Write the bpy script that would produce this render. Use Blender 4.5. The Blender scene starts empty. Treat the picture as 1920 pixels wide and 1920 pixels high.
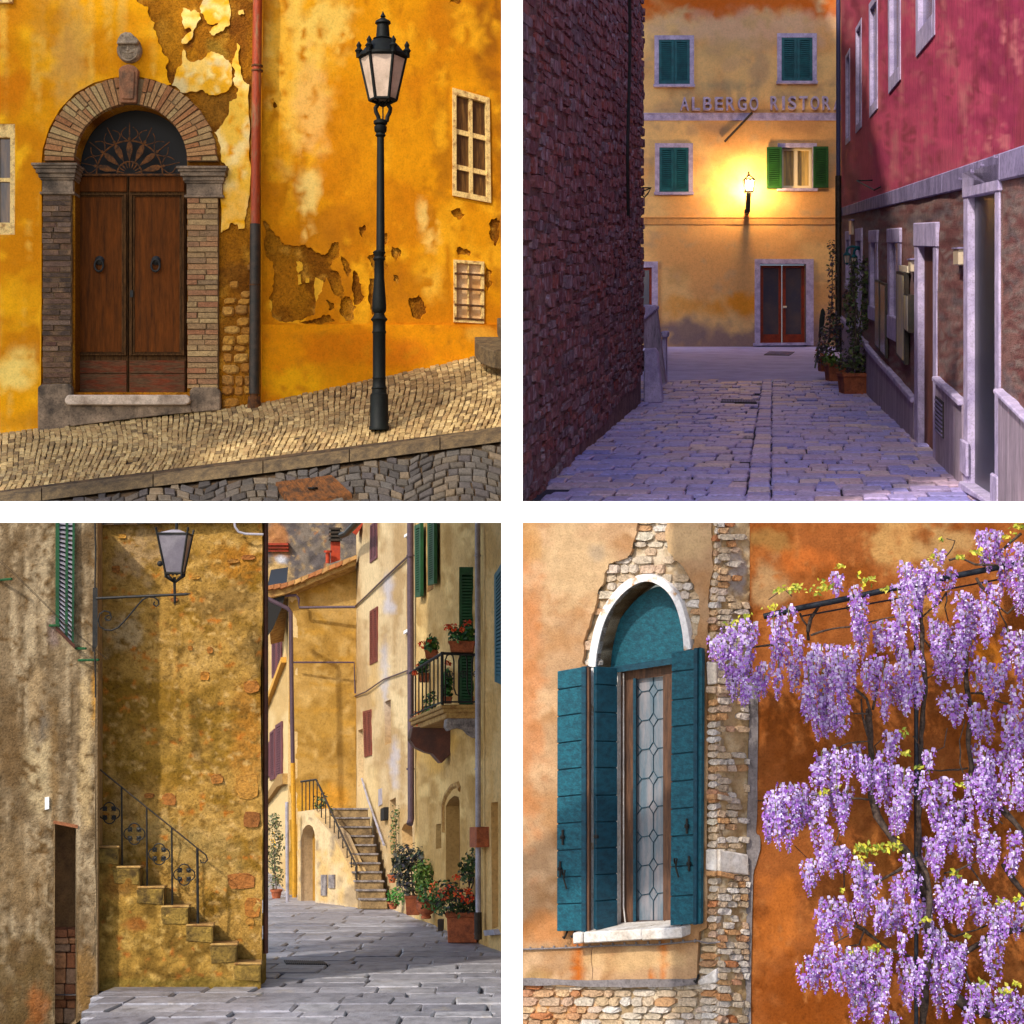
import bpy, bmesh, math, random
import numpy as np
from mathutils import Vector, Matrix, geometry

# ------------------------------------------------------------------ camera, sky, sun, exposure
SC = bpy.context.scene
COL = SC.collection
F = 3200.0                                   # focal length in photograph pixels (1920 wide)
cam_d = bpy.data.cameras.new('camera'); cam = bpy.data.objects.new('camera', cam_d); COL.objects.link(cam)
cam.location = (0, 0, 0); cam.rotation_euler = (math.radians(90), 0, 0)
cam_d.sensor_width = 36.0; cam_d.lens = 36.0 * F / 1920.0; cam_d.clip_start = 0.1; cam_d.clip_end = 2000
SC.camera = cam
SUN_EL, SUN_AZ = math.radians(42), math.radians(38)      # azimuth: to the left of straight behind the camera
w = bpy.data.worlds.new('World'); SC.world = w; w.use_nodes = True
nt = w.node_tree; bg = nt.nodes['Background']
sky = nt.nodes.new('ShaderNodeTexSky'); sky.sky_type = 'NISHITA'; sky.sun_disc = False
sky.sun_elevation = SUN_EL; sky.sun_rotation = math.radians(180) + SUN_AZ
sky.air_density = 1.0; sky.dust_density = 2.0
nt.links.new(sky.outputs[0], bg.inputs[0]); bg.inputs[1].default_value = 0.15
sd = bpy.data.lights.new('sun', 'SUN'); sd.energy = 2.0; sd.angle = math.radians(1.5); sd.color = (1.0, 0.93, 0.82)
sun = bpy.data.objects.new('sun', sd); COL.objects.link(sun)
to_sun = Vector((-math.sin(SUN_AZ) * math.cos(SUN_EL), -math.cos(SUN_AZ) * math.cos(SUN_EL), math.sin(SUN_EL)))
sun.rotation_euler = to_sun.to_track_quat('Z', 'Y').to_euler()
vs = SC.view_settings; vs.view_transform = 'Standard'; vs.look = 'None'; vs.exposure = 0.85; vs.gamma = 1.0
vs.use_curve_mapping = False
SC.cycles.max_bounces = 6; SC.cycles.diffuse_bounces = 3; SC.cycles.glossy_bounces = 3
SC.cycles.transmission_bounces = 4; SC.cycles.transparent_max_bounces = 8; SC.cycles.use_denoising = True
SC.cycles.sample_clamp_indirect = 6

# ------------------------------------------------------------------ measuring helpers
RND = random.Random(11)
def U(a, b): return RND.uniform(a, b)
def C(r, g, b, k=1.0):                      # display colour 0..255 -> linear reflectance
    return tuple(min(0.9, k * ((c / 255 / 12.92) if c <= 10 else ((c / 255 + 0.055) / 1.055) ** 2.4)) for c in (r, g, b))
def W(px, py, Y): return Vector(((px - 960) / F * Y, Y, (960 - py) / F * Y))
class Pl:                                   # upright wall plane through two plan points
    def __init__(s, p0, Y0, p1, Y1):
        s.A = Vector(((p0 - 960) / F * Y0, Y0, 0)); B = Vector(((p1 - 960) / F * Y1, Y1, 0))
        s.d = (B - s.A).normalized(); n = Vector((s.d.y, -s.d.x, 0)); s.n = n if n.dot(-(s.A + B)) > 0 else -n
    def Y(s, px):
        k = (px - 960) / F; t = (k * s.A.y - s.A.x) / (s.d.x - k * s.d.y); return s.A.y + t * s.d.y
    def pt(s, px, py, o=0.0): return W(px, py, s.Y(px)) + s.n * o
def quad(TL, TR, BR, BL):
    def q(u, v):
        a = (TL[0] + (TR[0] - TL[0]) * u, TL[1] + (TR[1] - TL[1]) * u); b = (BL[0] + (BR[0] - BL[0]) * u, BL[1] + (BR[1] - BL[1]) * u)
        return (a[0] + (b[0] - a[0]) * v, a[1] + (b[1] - a[1]) * v)
    return q
def rect(x0, y0, x1, y1): return quad((x0, y0), (x1, y0), (x1, y1), (x0, y1))
def lerp(a, b, t): return a + (b - a) * t
def interp(xs, ys, x): return float(np.interp(x, xs, ys))

# numpy value noise
def vnoise(x, y, seed=0):
    xi = np.floor(x).astype(np.int64); yi = np.floor(y).astype(np.int64); fx = x - xi; fy = y - yi
    fx = fx * fx * (3 - 2 * fx); fy = fy * fy * (3 - 2 * fy)
    def h(a, b):
        n = (a * 374761393 + b * 668265263 + seed * 1442695041) & 0x7fffffff
        n = ((n ^ (n >> 13)) * 1274126177) & 0x7fffffff
        return ((n ^ (n >> 16)) & 0xffff) / 65535.0
    return (h(xi, yi) * (1 - fx) + h(xi + 1, yi) * fx) * (1 - fy) + (h(xi, yi + 1) * (1 - fx) + h(xi + 1, yi + 1) * fx) * fy
def fbm(x, y, seed=0, o=4):
    t = 0; a = 0.5; s = 0
    for i in range(o):
        t = t + a * vnoise(x * 2 ** i, y * 2 ** i, seed + i * 17); s += a; a *= 0.55
    return t / s
def sstep(a, b, x): t = np.clip((x - a) / (b - a), 0, 1); return t * t * (3 - 2 * t)
def colours(base, items, seed=0):
    """plaster colour over a wall: items are ('n',sx,sy,colour,lo,hi) noise patches or ('b',cx,cy,rx,ry,colour,k) blobs: stains, also painted sun dapples"""
    def f(P):
        x = P[:, 0]; y = P[:, 1]; c = np.tile(np.array(base, float), (len(P), 1))
        for i, it in enumerate(items):
            if it[0] == 'n': t = sstep(it[4], it[5], fbm(x / it[1], y / it[2], seed + 31 * i)); col = it[3]
            else:
                wx = (fbm(x / 28, y / 28, seed + i * 7 + 3) - 0.5) * 1.3; wy = (fbm(x / 20, y / 20, seed + i * 5 + 9) - 0.5) * 0.7
                d = np.sqrt(((x - it[1]) / it[3]) ** 2 + ((y - it[2]) / it[4]) ** 2) + wx + wy
                t = (1 - sstep(0.45, 1.1, d)) * it[6]; col = it[5]
            c = c * (1 - t[:, None]) + np.array(col)[None, :] * t[:, None]
        return c
    return f
def jag(poly, amp=5.0, iters=3, seed=1, closed=True):
    r = random.Random(seed); p = list(poly)
    for k in range(iters):
        q = []
        n = len(p)
        for i in range(n if closed else n - 1):
            a = p[i]; b = p[(i + 1) % n]; L = math.hypot(b[0] - a[0], b[1] - a[1]); q.append(a)
            if L > 5:
                d = r.uniform(-1, 1) * min(amp, L * 0.22)
                q.append(((a[0] + b[0]) / 2 - (b[1] - a[1]) / L * d, (a[1] + b[1]) / 2 + (b[0] - a[0]) / L * d))
        if not closed: q.append(p[-1])
        p = q; amp *= 0.6
    return p
def curve(p, n=4):                          # smooth open polyline through its points
    out = []
    for i in range(len(p) - 1):
        a, b, c, d = p[max(i - 1, 0)], p[i], p[i + 1], p[min(i + 2, len(p) - 1)]
        for j in range(n):
            t = j / n; out.append(tuple(.5 * (2 * b[k] + (c[k] - a[k]) * t + (2 * a[k] - 5 * b[k] + 4 * c[k] - d[k]) * t * t + (3 * b[k] - a[k] - 3 * c[k] + d[k]) * t ** 3) for k in (0, 1)))
    return out + [p[-1]]
def inside(P, poly):
    x = P[:, 0]; y = P[:, 1]; r = np.zeros(len(P), bool); n = len(poly); j = n - 1
    for i in range(n):
        xi, yi = poly[i]; xj, yj = poly[j]
        if yi != yj:
            c = ((yi > y) != (yj > y)) & (x < (xj - xi) * (y - yi) / (yj - yi) + xi); r ^= c
        j = i
    return r

# ------------------------------------------------------------------ objects
def link(o, parent=None, label=None, cat=None, group=None, kind=None):
    COL.objects.link(o)
    if parent is not None:
        o.parent = parent; o.matrix_parent_inverse = parent.matrix_basis.inverted()
    if label: o['label'] = label
    if cat: o['category'] = cat
    if group: o['group'] = group
    if kind: o['kind'] = kind
    return o
def T(name, label, cat, loc=(0, 0, 0), group=None, kind=None):
    o = bpy.data.objects.new(name, None); o.location = loc; o.empty_display_size = 0.2
    return link(o, None, label, cat, group, kind)
class MB:
    def __init__(s): s.v = []; s.f = []; s.c = []
    def add(s, vs_, fs, col=None):
        b = len(s.v); s.v += [tuple(p) for p in vs_]; s.f += [tuple(i + b for i in f) for f in fs]
        if col is not None: s.c += [col] * len(vs_)
    def prism(s, front, back, col=None):
        n = len(front)
        s.add(list(front) + list(back), [tuple(range(n)), tuple(range(2 * n - 1, n - 1, -1))] + [(i, i + n, (i + 1) % n + n, (i + 1) % n) for i in range(n)], col)
    def slab(s, pl, poly, o0, o1, col=None):
        s.prism([pl.pt(x, y, o1) for x, y in poly], [pl.pt(x, y, o0) for x, y in poly], col)
    def bar(s, pl, q, u0, v0, u1, v1, o0, o1, col=None):
        s.slab(pl, [q(u0, v0), q(u1, v0), q(u1, v1), q(u0, v1)], o0, o1, col)
    def box(s, c, dx, dy, dz, col=None):          # centre + three half-vectors
        c = Vector(c); dx = Vector(dx); dy = Vector(dy); dz = Vector(dz)
        f = [c - dx - dy - dz, c + dx - dy - dz, c + dx - dy + dz, c - dx - dy + dz]; s.prism(f, [p + 2 * dy for p in f], col)
    def tube(s, pts, r, seg=8, col=None, caps=True):
        pts = [Vector(p) for p in pts]; n = len(pts); rs = r if isinstance(r, (list, tuple)) else [r] * n
        vs_ = []; prev = None
        for i, p in enumerate(pts):
            t = (pts[min(i + 1, n - 1)] - pts[max(i - 1, 0)]); t = t.normalized() if t.length > 1e-9 else Vector((0, 0, 1))
            if prev is None: a = t.orthogonal().normalized()
            else:
                a = prev - t * prev.dot(t); a = a.normalized() if a.length > 1e-6 else t.orthogonal().normalized()
            prev = a; b = t.cross(a)
            for k in range(seg):
                th = 2 * math.pi * k / seg; vs_.append(p + (a * math.cos(th) + b * math.sin(th)) * rs[i])
        fs = [(i * seg + k, i * seg + (k + 1) % seg, (i + 1) * seg + (k + 1) % seg, (i + 1) * seg + k) for i in range(n - 1) for k in range(seg)]
        if caps: fs += [tuple(range(seg - 1, -1, -1)), tuple((n - 1) * seg + k for k in range(seg))]
        s.add(vs_, fs, col)
    def lathe(s, base, prof, seg=20, axis=None, rot=0.0, col=None):   # prof: (height, radius)
        base = Vector(base); ax = Vector(axis or (0, 0, 1)).normalized(); a = ax.orthogonal().normalized() if axis else Vector((1, 0, 0)); b = ax.cross(a)
        vs_ = [base + ax * h + (a * math.cos(2 * math.pi * k / seg + rot) + b * math.sin(2 * math.pi * k / seg + rot)) * r for h, r in prof for k in range(seg)]
        n = len(prof)
        fs = [(i * seg + k, i * seg + (k + 1) % seg, (i + 1) * seg + (k + 1) % seg, (i + 1) * seg + k) for i in range(n - 1) for k in range(seg)]
        fs += [tuple(range(seg - 1, -1, -1)), tuple((n - 1) * seg + k for k in range(seg))]
        s.add(vs_, fs, col)
    def lathe_px(s, cx, Y, prof, seg=20, rot=0.0, col=None):          # prof: (py, half width px), any order
        k = Y / F; c = W(cx, 960, Y); s.lathe((c.x, Y, 0), [((960 - py) * k, hw * k) for py, hw in prof], seg, None, rot, col)
    def mesh(s, name, mat, smooth=False, bevel=0.0, recalc=True):
        m = bpy.data.meshes.new(name); m.from_pydata(s.v, [], s.f)
        if s.c and len(s.c) == len(s.v):
            at = m.color_attributes.new('Col', 'FLOAT_COLOR', 'POINT')
            at.data.foreach_set('color', np.array([(c[0], c[1], c[2], 1.0) for c in s.c], 'f').ravel())
        if recalc or bevel:
            bm = bmesh.new(); bm.from_mesh(m)
            if recalc: bmesh.ops.recalc_face_normals(bm, faces=bm.faces)
            if bevel:
                es = [e for e in bm.edges if len(e.link_faces) == 2 and e.calc_face_angle(0) > 0.6]
                bmesh.ops.bevel(bm, geom=es, offset=bevel, segments=1, affect='EDGES', clamp_overlap=True)
            bm.to_mesh(m); bm.free()
        if smooth:
            m.polygons.foreach_set('use_smooth', [True] * len(m.polygons))
            if smooth != 'all': m.set_sharp_from_angle(angle=0.7)
        m.materials.append(mat); return m
    def build(s, name, mat, parent=None, label=None, cat=None, group=None, kind=None, smooth=False, bevel=0.0, recalc=True):
        if not s.v: return None
        return link(bpy.data.objects.new(name, s.mesh(name, mat, smooth, bevel, recalc)), parent, label, cat, group, kind)
def one(fn, name, mat, parent=None, **k):
    m = MB(); fn(m); return m.build(name, mat, parent, **k)

def sheet(name, pl, outer, holes, off, thick, mat, colf, step=10, relief=0.0, rscale=40, parent=None, seed=0, fine=0.0, **k):
    """wall skin cut to an outline with openings, slightly uneven, coloured per vertex"""
    loops = [outer] + list(holes); pts = []; edges = []
    for lp in loops:
        b = len(pts); pts += [Vector((x, y)) for x, y in lp]; edges += [(b + i, b + (i + 1) % len(lp)) for i in range(len(lp))]
    nb = len(pts)
    xs = [p[0] for p in outer]; ys = [p[1] for p in outer]
    gx, gy = np.meshgrid(np.arange(min(xs), max(xs), step), np.arange(min(ys), max(ys), step))
    rs = np.random.RandomState(seed + 5); G = np.stack([gx.ravel(), gy.ravel()], 1) + rs.uniform(-0.35, 0.35, (gx.size, 2)) * step
    ok = inside(G, outer)
    for h in holes: ok &= ~inside(G, h)
    pts += [Vector((float(a), float(b))) for a, b in G[ok]]
    ov, oe, of, a_, b_, c_ = geometry.delaunay_2d_cdt(pts, edges, [], 0, 1e-4)
    P = np.array([(p.x, p.y) for p in ov]); tri = np.array([f for f in of if len(f) == 3]); cen = P[tri].mean(1)
    ok = inside(cen, outer)
    for h in holes: ok &= ~inside(cen, h)
    tri = tri[ok]
    rel = (fbm(P[:, 0] / rscale, P[:, 1] / rscale, seed + 77) - 0.5) * 2 * relief
    if fine: rel = rel + (fbm(P[:, 0] / 12, P[:, 1] / 12, seed + 99, 3) - 0.5) * 2 * fine
    V = [pl.pt(P[i, 0], P[i, 1], off + rel[i]) for i in range(len(P))]; n0 = len(V)
    col = colf(P); fs = [tuple(int(i) for i in t) for t in tri]; cols = [tuple(c) for c in col]
    if thick:
        key = {(round(p[0], 3), round(p[1], 3)): i for i, p in enumerate(P)}
        for lp in loops:
            ids = [key.get((round(x, 3), round(y, 3))) for x, y in lp]
            bk = []
            for (x, y), i in zip(lp, ids):
                bk.append(len(V)); V.append((Vector(V[i]) if i is not None else pl.pt(x, y, off)) - pl.n * thick); cols.append(cols[i] if i is not None else cols[0])
            for i in range(len(lp)):
                j = (i + 1) % len(lp)
                if ids[i] is not None and ids[j] is not None: fs.append((ids[i], ids[j], bk[j], bk[i]))
    m = MB(); m.v = [tuple(v) for v in V]; m.f = fs; m.c = cols
    return m.build(name, mat, parent, smooth=True, **k)

# ------------------------------------------------------------------ materials
def mat(name, col=(0.5, 0.5, 0.5), col2=None, scale=6.0, rough=0.85, bump=0.3, bscale=60.0, attr=False, metal=0.0, rnd=None, spec=0.35,
        grime=0.25, stretch=(1, 1, 1), bdist=0.01, emit=None, est=1.0, coat=0.0, lo=0.4, hi=0.65, speck=0.0, trans=0.0):
    m = bpy.data.materials.new(name); m.use_nodes = True; n = m.node_tree.nodes; l = m.node_tree.links; bs = n['Principled BSDF']
    tc = n.new('ShaderNodeTexCoord'); mp = n.new('ShaderNodeMapping'); mp.inputs['Scale'].default_value = stretch
    l.new(tc.outputs['Object'], mp.inputs['Vector']); vec = mp.outputs[0]
    if rnd is not None:
        oi = n.new('ShaderNodeObjectInfo'); ad = n.new('ShaderNodeVectorMath'); ad.operation = 'ADD'; mu = n.new('ShaderNodeVectorMath'); mu.operation = 'SCALE'
        cb = n.new('ShaderNodeCombineXYZ')
        ge = n.new('ShaderNodeNewGeometry'); am = n.new('ShaderNodeMath'); am.operation = 'ADD'; fm = n.new('ShaderNodeMath'); fm.operation = 'FRACT'
        l.new(oi.outputs['Random'], am.inputs[0]); l.new(ge.outputs['Random Per Island'], am.inputs[1]); l.new(am.outputs[0], fm.inputs[0])
        for i in range(3): l.new(fm.outputs[0], cb.inputs[i])
        l.new(cb.outputs[0], mu.inputs[0]); mu.inputs['Scale'].default_value = 37.0; l.new(vec, ad.inputs[0]); l.new(mu.outputs[0], ad.inputs[1]); vec = ad.outputs[0]
    def noise_(sc, det=4, ro=0.6):
        a = n.new('ShaderNodeTexNoise'); a.inputs['Scale'].default_value = sc; a.inputs['Detail'].default_value = det; a.inputs['Roughness'].default_value = ro
        l.new(vec, a.inputs['Vector']); return a
    def mix(kind, fac, a, b):
        x = n.new('ShaderNodeMix'); x.data_type = 'RGBA'; x.blend_type = kind
        if isinstance(fac, float): x.inputs[0].default_value = fac
        else: l.new(fac, x.inputs[0])
        for s_, v in ((6, a), (7, b)):
            if isinstance(v, tuple): x.inputs[s_].default_value = (*v[:3], 1)
            else: l.new(v, x.inputs[s_])
        return x.outputs[2]
    def ramp(fac, stops):
        r = n.new('ShaderNodeValToRGB'); e = r.color_ramp.elements
        while len(e) < len(stops): e.new(0.5)
        for el, (p, c) in zip(e, stops): el.position = p; el.color = (*c, 1)
        l.new(fac, r.inputs[0]); return r.outputs[0]
    if attr:
        an = n.new('ShaderNodeAttribute'); an.attribute_name = 'Col'; base = an.outputs['Color']
    elif rnd:
        base = ramp(fm.outputs[0], [(i / max(1, len(rnd) - 1) * 0.999, c) for i, c in enumerate(rnd)])
    else: base = tuple(col)
    n1 = noise_(scale, 5)
    if col2 is not None:
        f = n.new('ShaderNodeMapRange'); f.inputs[1].default_value = lo; f.inputs[2].default_value = hi; l.new(n1.outputs[0], f.inputs[0])
        base = mix('MIX', f.outputs[0], base, tuple(col2))
    n2 = noise_(bscale, 5, 0.65)
    if grime:
        base = mix('MULTIPLY', 1.0, base, ramp(n2.outputs[0], [(0.3, (1 - grime * 1.5,) * 3), (0.5, (1, 1, 1)), (0.75, (1 + grime * 0.6,) * 3)]))
        n3 = noise_(scale * 2.7, 3); base = mix('MULTIPLY', 1.0, base, ramp(n3.outputs[0], [(0.3, (1 - grime,) * 3), (0.6, (1, 1, 1))]))
    if speck:
        n4 = noise_(bscale * 1.7, 2, 0.5); base = mix('MULTIPLY', speck, base, ramp(n4.outputs[0], [(0.36, (0.15, 0.12, 0.1)), (0.43, (1, 1, 1))]))
    if isinstance(base, tuple): bs.inputs['Base Color'].default_value = (*base[:3], 1)
    else: l.new(base, bs.inputs['Base Color'])
    bs.inputs['Roughness'].default_value = rough; bs.inputs['Metallic'].default_value = metal
    bs.inputs['Specular IOR Level'].default_value = spec; bs.inputs['Coat Weight'].default_value = coat
    if trans: bs.inputs['Transmission Weight'].default_value = trans
    if bump:
        bp = n.new('ShaderNodeBump'); bp.inputs['Strength'].default_value = bump; bp.inputs['Distance'].default_value = bdist
        l.new(n2.outputs[0], bp.inputs['Height']); l.new(bp.outputs[0], bs.inputs['Normal'])
    if emit: bs.inputs['Emission Color'].default_value = (*emit, 1); bs.inputs['Emission Strength'].default_value = est
    return m

# ------------------------------------------------------------------ shared pieces
def pad(mb, q4, n, h, inset=0.14, col=None):
    """one stone with rounded shoulders: q4 four corners of its foot, n its up direction"""
    c = sum(q4, Vector()) / 4; a = [p + n * (h * 0.75) for p in q4]; b = [c + (p - c) * (1 - inset) + n * h for p in q4]
    vs_ = list(q4) + a + b
    fs = [(i, (i + 1) % 4, 4 + (i + 1) % 4, 4 + i) for i in range(4)] + [(4 + i, 4 + (i + 1) % 4, 8 + (i + 1) % 4, 8 + i) for i in range(4)] + [(8, 9, 10, 11)]
    mb.add(vs_, fs, col)
def pieces(items, name, m, parent, limit=300, stuff_name=None, key=None, smooth=False):
    """items: (size key, builder).  Largest `limit` become parts, the others one joined part"""
    items = sorted(items, key=lambda t: -t[0]); rest = MB()
    for i, (k, fn) in enumerate(items):
        if i < limit: one(fn, name, m, parent, smooth=smooth, recalc=False)
        else: fn(rest)
    if rest.v: rest.build(stuff_name or name + '_field', m, parent, kind='stuff', smooth=smooth, recalc=False)
def quadblob(q4, jit, r=RND):
    return [p + Vector((r.uniform(-1, 1), r.uniform(-1, 1), r.uniform(-1, 1))) * jit for p in q4]
def leaves(mb, c, rad, n, size, cols, r=RND, shell=0.35, up=0.3):
    c = Vector(c)
    for i in range(n):
        while True:
            d = Vector((r.uniform(-1, 1), r.uniform(-1, 1), r.uniform(-1, 1)))
            if 0.05 < d.length < 1: break
        d = d.normalized() * (shell + (1 - shell) * r.random()) if r.random() < 0.8 else d
        p = c + Vector((d.x * rad[0], d.y * rad[1], d.z * rad[2]))
        leaf(mb, p, d, size * r.uniform(0.6, 1.25), cols[r.randrange(len(cols))], r, up)
def leaf(mb, p, d, s, col, r=RND, up=0.3):
    t = (Vector(d) + Vector((r.uniform(-1, 1), r.uniform(-1, 1), r.uniform(-1, 1) + up)) * 0.9).normalized(); a = t.orthogonal().normalized()
    a = (Matrix.Rotation(r.uniform(0, 6.28), 3, t) @ a); b = t.cross(a)
    v = r.uniform(0.7, 1.25); cc = (col[0] * v, col[1] * v, col[2] * v)
    mb.add([p - a * s * 0.5, p + b * s * 0.3 + t * s * 0.08, p + a * s * 0.55 - t * s * 0.06, p - b * s * 0.3 + t * s * 0.08], [(0, 1, 2), (0, 2, 3)], cc)
def louvre(pl, q, parent, m, n=18, o=0.0, name='shutter', fw=0.16, mid=None, th=0.035):
    """one louvred shutter leaf: frame with separate slats as its sub-parts"""
    k = MB(); d = th
    k.bar(pl, q, 0, 0, fw, 1, o, o + d); k.bar(pl, q, 1 - fw, 0, 1, 1, o, o + d)
    rails = [(0, 0.055), (0.93, 1)] + ([(mid - 0.025, mid + 0.025)] if mid else [])
    for a, b in rails: k.bar(pl, q, fw, a, 1 - fw, b, o + 0.001, o + d - 0.002)
    s = k.build(name, m, parent)
    v0, v1 = 0.06, 0.925; dv = (v1 - v0) / n
    for i in range(n):
        va = v0 + dv * i
        if mid and abs(va + dv / 2 - mid) < 0.035: continue
        f = [pl.pt(*q(fw, va + dv * .45), o + d * 0.95), pl.pt(*q(1 - fw, va + dv * .45), o + d * 0.95), pl.pt(*q(1 - fw, va + dv * 1.02), o + d * 0.95), pl.pt(*q(fw, va + dv * 1.02), o + d * 0.95)]
        b = [pl.pt(*q(fw, va - dv * .15), o + d * 0.05), pl.pt(*q(1 - fw, va - dv * .15), o + d * 0.05), pl.pt(*q(1 - fw, va + dv * .45), o + d * 0.05), pl.pt(*q(fw, va + dv * .45), o + d * 0.05)]
        one(lambda mb: mb.prism(f, b), 'slat', m, s, recalc=False)
    one(lambda mb: mb.bar(pl, q, fw * .6, 0.03, 1 - fw * .6, 0.97, o - 0.006, o + 0.001), 'backing', M['dark'], s)
    return s
M = {}
M['dark'] = mat('dark interior', (0.012, 0.011, 0.01), rough=0.7, bump=0, grime=0)
M['iron'] = mat('black iron', (0.014, 0.015, 0.015), (0.03, 0.026, 0.022), 20, rough=0.55, bump=0.15, metal=0.3, bscale=120)
M['white'] = mat('white paint', (0.86, 0.86, 0.86), rough=0.7, bump=0.02, grime=0)
M['terracotta'] = mat('terracotta', C(182, 100, 60), C(142, 78, 50), 9, rough=0.8, bump=0.15, bscale=90, grime=0.3)
M['foliage'] = mat('leaf green', attr=True, rough=0.55, bump=0, grime=0, spec=0.4)
M['petal'] = mat('petal', attr=True, rough=0.6, bump=0, grime=0, spec=0.2)
M['bark'] = mat('bark', C(92, 76, 66), C(50, 42, 38), 25, rough=0.9, bump=0.5, bscale=70)
M['soil'] = mat('soil', (0.03, 0.02, 0.014), rough=1, bump=0.4)
M['glass'] = mat('window glass', (0.03, 0.035, 0.04), (0.06, 0.06, 0.06), 3, rough=0.12, bump=0, grime=0, spec=0.6)

# ------------------------------------------------------------------ white dividing walls between the four bays
FY = 9.3; hw = 20.0 / F * FY
def _d1(m): m.box((0, FY + 0.2, 0), (hw, 0, 0), (0, 0.2, 0), (0, 0, 3.6)); m.box((.004, 10.95, 4.25), (hw * .8, 0, 0), (0, .95, 0), (0, 0, 2.85)); m.box((.003, 12.7, 3.6), (hw * .8, 0, 0), (0, .795, 0), (0, 0, 3.53))  # tall rear boxes added out of sight to keep sun off the lane
one(_d1, 'dividing_wall', M['white'], label='white upright dividing wall between the left and right scenes, with unseen shade blocks behind', cat='wall', kind='structure')
def _d2(m):
    m.box((-1.9 - hw, FY + 0.2, 0), (1.9, 0, 0), (0, 0.2, 0), (0, 0, hw)); m.box((1.9 + hw, FY + 0.2, 0), (1.9, 0, 0), (0, 0.2, 0), (0, 0, hw))
one(_d2, 'dividing_slab', M['white'], label='white level slab between the upper and lower scenes', cat='slab', kind='structure')
# ================================================================== upper left: yellow house with arched door and street lamp
A1 = Pl(0, 20.0, 490, 20.0); B1 = Pl(490, 20.0, 920, 20.9)
D1 = Pl(0, 20.26, 490, 20.26)
M['plaster'] = mat('old limewash plaster', attr=True, scale=5, rough=0.92, bump=0.35, bscale=45, grime=0.13, bdist=0.012, spec=0.15)
M['undercoat'] = mat('bare undercoat', attr=True, scale=8, rough=0.95, bump=0.9, bscale=38, grime=0.3, bdist=0.03, spec=0.1, speck=0.4)
M['archbrick'] = mat('arch brick', rnd=[C(168, 110, 66), C(190, 148, 96), C(150, 94, 56), C(184, 158, 106), C(172, 126, 80)], scale=12, rough=0.95, bump=0.8, bscale=60, grime=0.3, bdist=0.015)
M['pierdark'] = mat('dark pier brick', rnd=[C(92, 72, 56), C(70, 56, 48), C(112, 86, 66), C(96, 66, 52), C(120, 100, 84)], col2=C(142, 110, 78), scale=5, lo=.5, hi=.75, rough=0.95, bump=0.8, bscale=60, grime=0.35, bdist=0.015)  # darker brick tones for the left pier
M['pierlight'] = mat('worn pier brick', rnd=[C(170, 140, 96), C(150, 118, 82), C(182, 152, 104), C(160, 108, 74), C(140, 120, 88)], scale=8, rough=0.95, bump=0.8, bscale=60, grime=0.3, bdist=0.015)
M['mortar1'] = mat('mortar', C(120, 96, 66), rough=1, bump=0.6, grime=0.3)
M['stone1'] = mat('carved grey stone', C(150, 128, 104), C(84, 72, 60), 4, rough=0.9, bump=0.5, bscale=50, grime=0.35)
M['pinkstone'] = mat('pink keystone', C(160, 108, 74), C(112, 84, 62), 8, rough=0.9, bump=0.5, bscale=50)
M['step1'] = mat('worn step', C(206, 186, 164), C(150, 130, 110), 5, rough=0.7, bump=0.25, bscale=60)
M['doorwood'] = mat('old door boards', C(108, 56, 14), C(58, 32, 10), 4, rough=0.8, spec=.12, bump=0.25, bscale=20, stretch=(5, 5, 0.5), grime=0.2, lo=.35, hi=.75)
M['doorframe'] = mat('weathered door rails', C(92, 62, 32), C(58, 38, 20), 9, rough=0.85, spec=.12, bump=0.35, bscale=30, stretch=(5, 5, 0.7), grime=0.35)
M['doorlow'] = mat('kick board', C(92, 68, 46), C(112, 52, 30), 6, rough=0.85, spec=.12, bump=0.35, bscale=30, stretch=(0.7, 5, 5), grime=0.35)
M['rust'] = mat('rusty iron', C(112, 66, 24), C(58, 38, 20), 16, rough=0.85, bump=0.3)
M['redpipe'] = mat('red painted downpipe', C(160, 60, 14), C(140, 112, 70), 10, rough=0.5, bump=0.15, stretch=(1, 1, 0.25), lo=.55, hi=.72)
M['greypipe'] = mat('dark downpipe', C(48, 44, 36), C(70, 56, 44), 10, rough=0.5, bump=0.15, metal=0.2)
M['creamframe'] = mat('peeling cream paint', C(240, 204, 128), C(170, 120, 60), 14, rough=0.7, bump=0.3, bscale=80, lo=.5, hi=.68)
M['rubble1'] = mat('rubble stone', rnd=[C(196, 140, 52), C(172, 114, 40), C(206, 156, 74), C(150, 98, 40), C(188, 126, 44)], scale=9, rough=0.95, bump=0.9, bscale=40, grime=0.3, bdist=0.02)
M['sett'] = mat('pale sett', rnd=[C(192, 162, 108), C(168, 138, 88), C(210, 180, 122), C(144, 116, 72), C(180, 146, 96), C(114, 92, 60), C(202, 174, 120)], scale=14, rough=0.75, bump=0.5, bscale=70, grime=0.25)
M['cobble'] = mat('dark cobble', rnd=[C(76, 68, 58), C(58, 52, 48), C(94, 82, 66), C(68, 60, 58), C(82, 76, 70), C(112, 94, 70)], scale=12, rough=0.65, bump=0.6, bscale=60, grime=0.3)
M['grout'] = mat('dirty joints', C(84, 64, 42), C(48, 38, 28), 9, rough=1, bump=0.5)
M['kerb'] = mat('granite kerb', C(110, 90, 60), C(74, 60, 42), 12, rough=0.85, bump=0.5, bscale=90, grime=0.3, speck=0.35)
M['lampgreen'] = mat('dark green lamp paint', C(18, 22, 18), C(12, 14, 13), 12, rough=0.6, bump=0.08, spec=0.2)
M['frosted'] = mat('frosted glass', C(216, 190, 168), C(172, 148, 124), 3.5, rough=0.35, bump=0.02, grime=0.1, spec=0.5)

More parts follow.
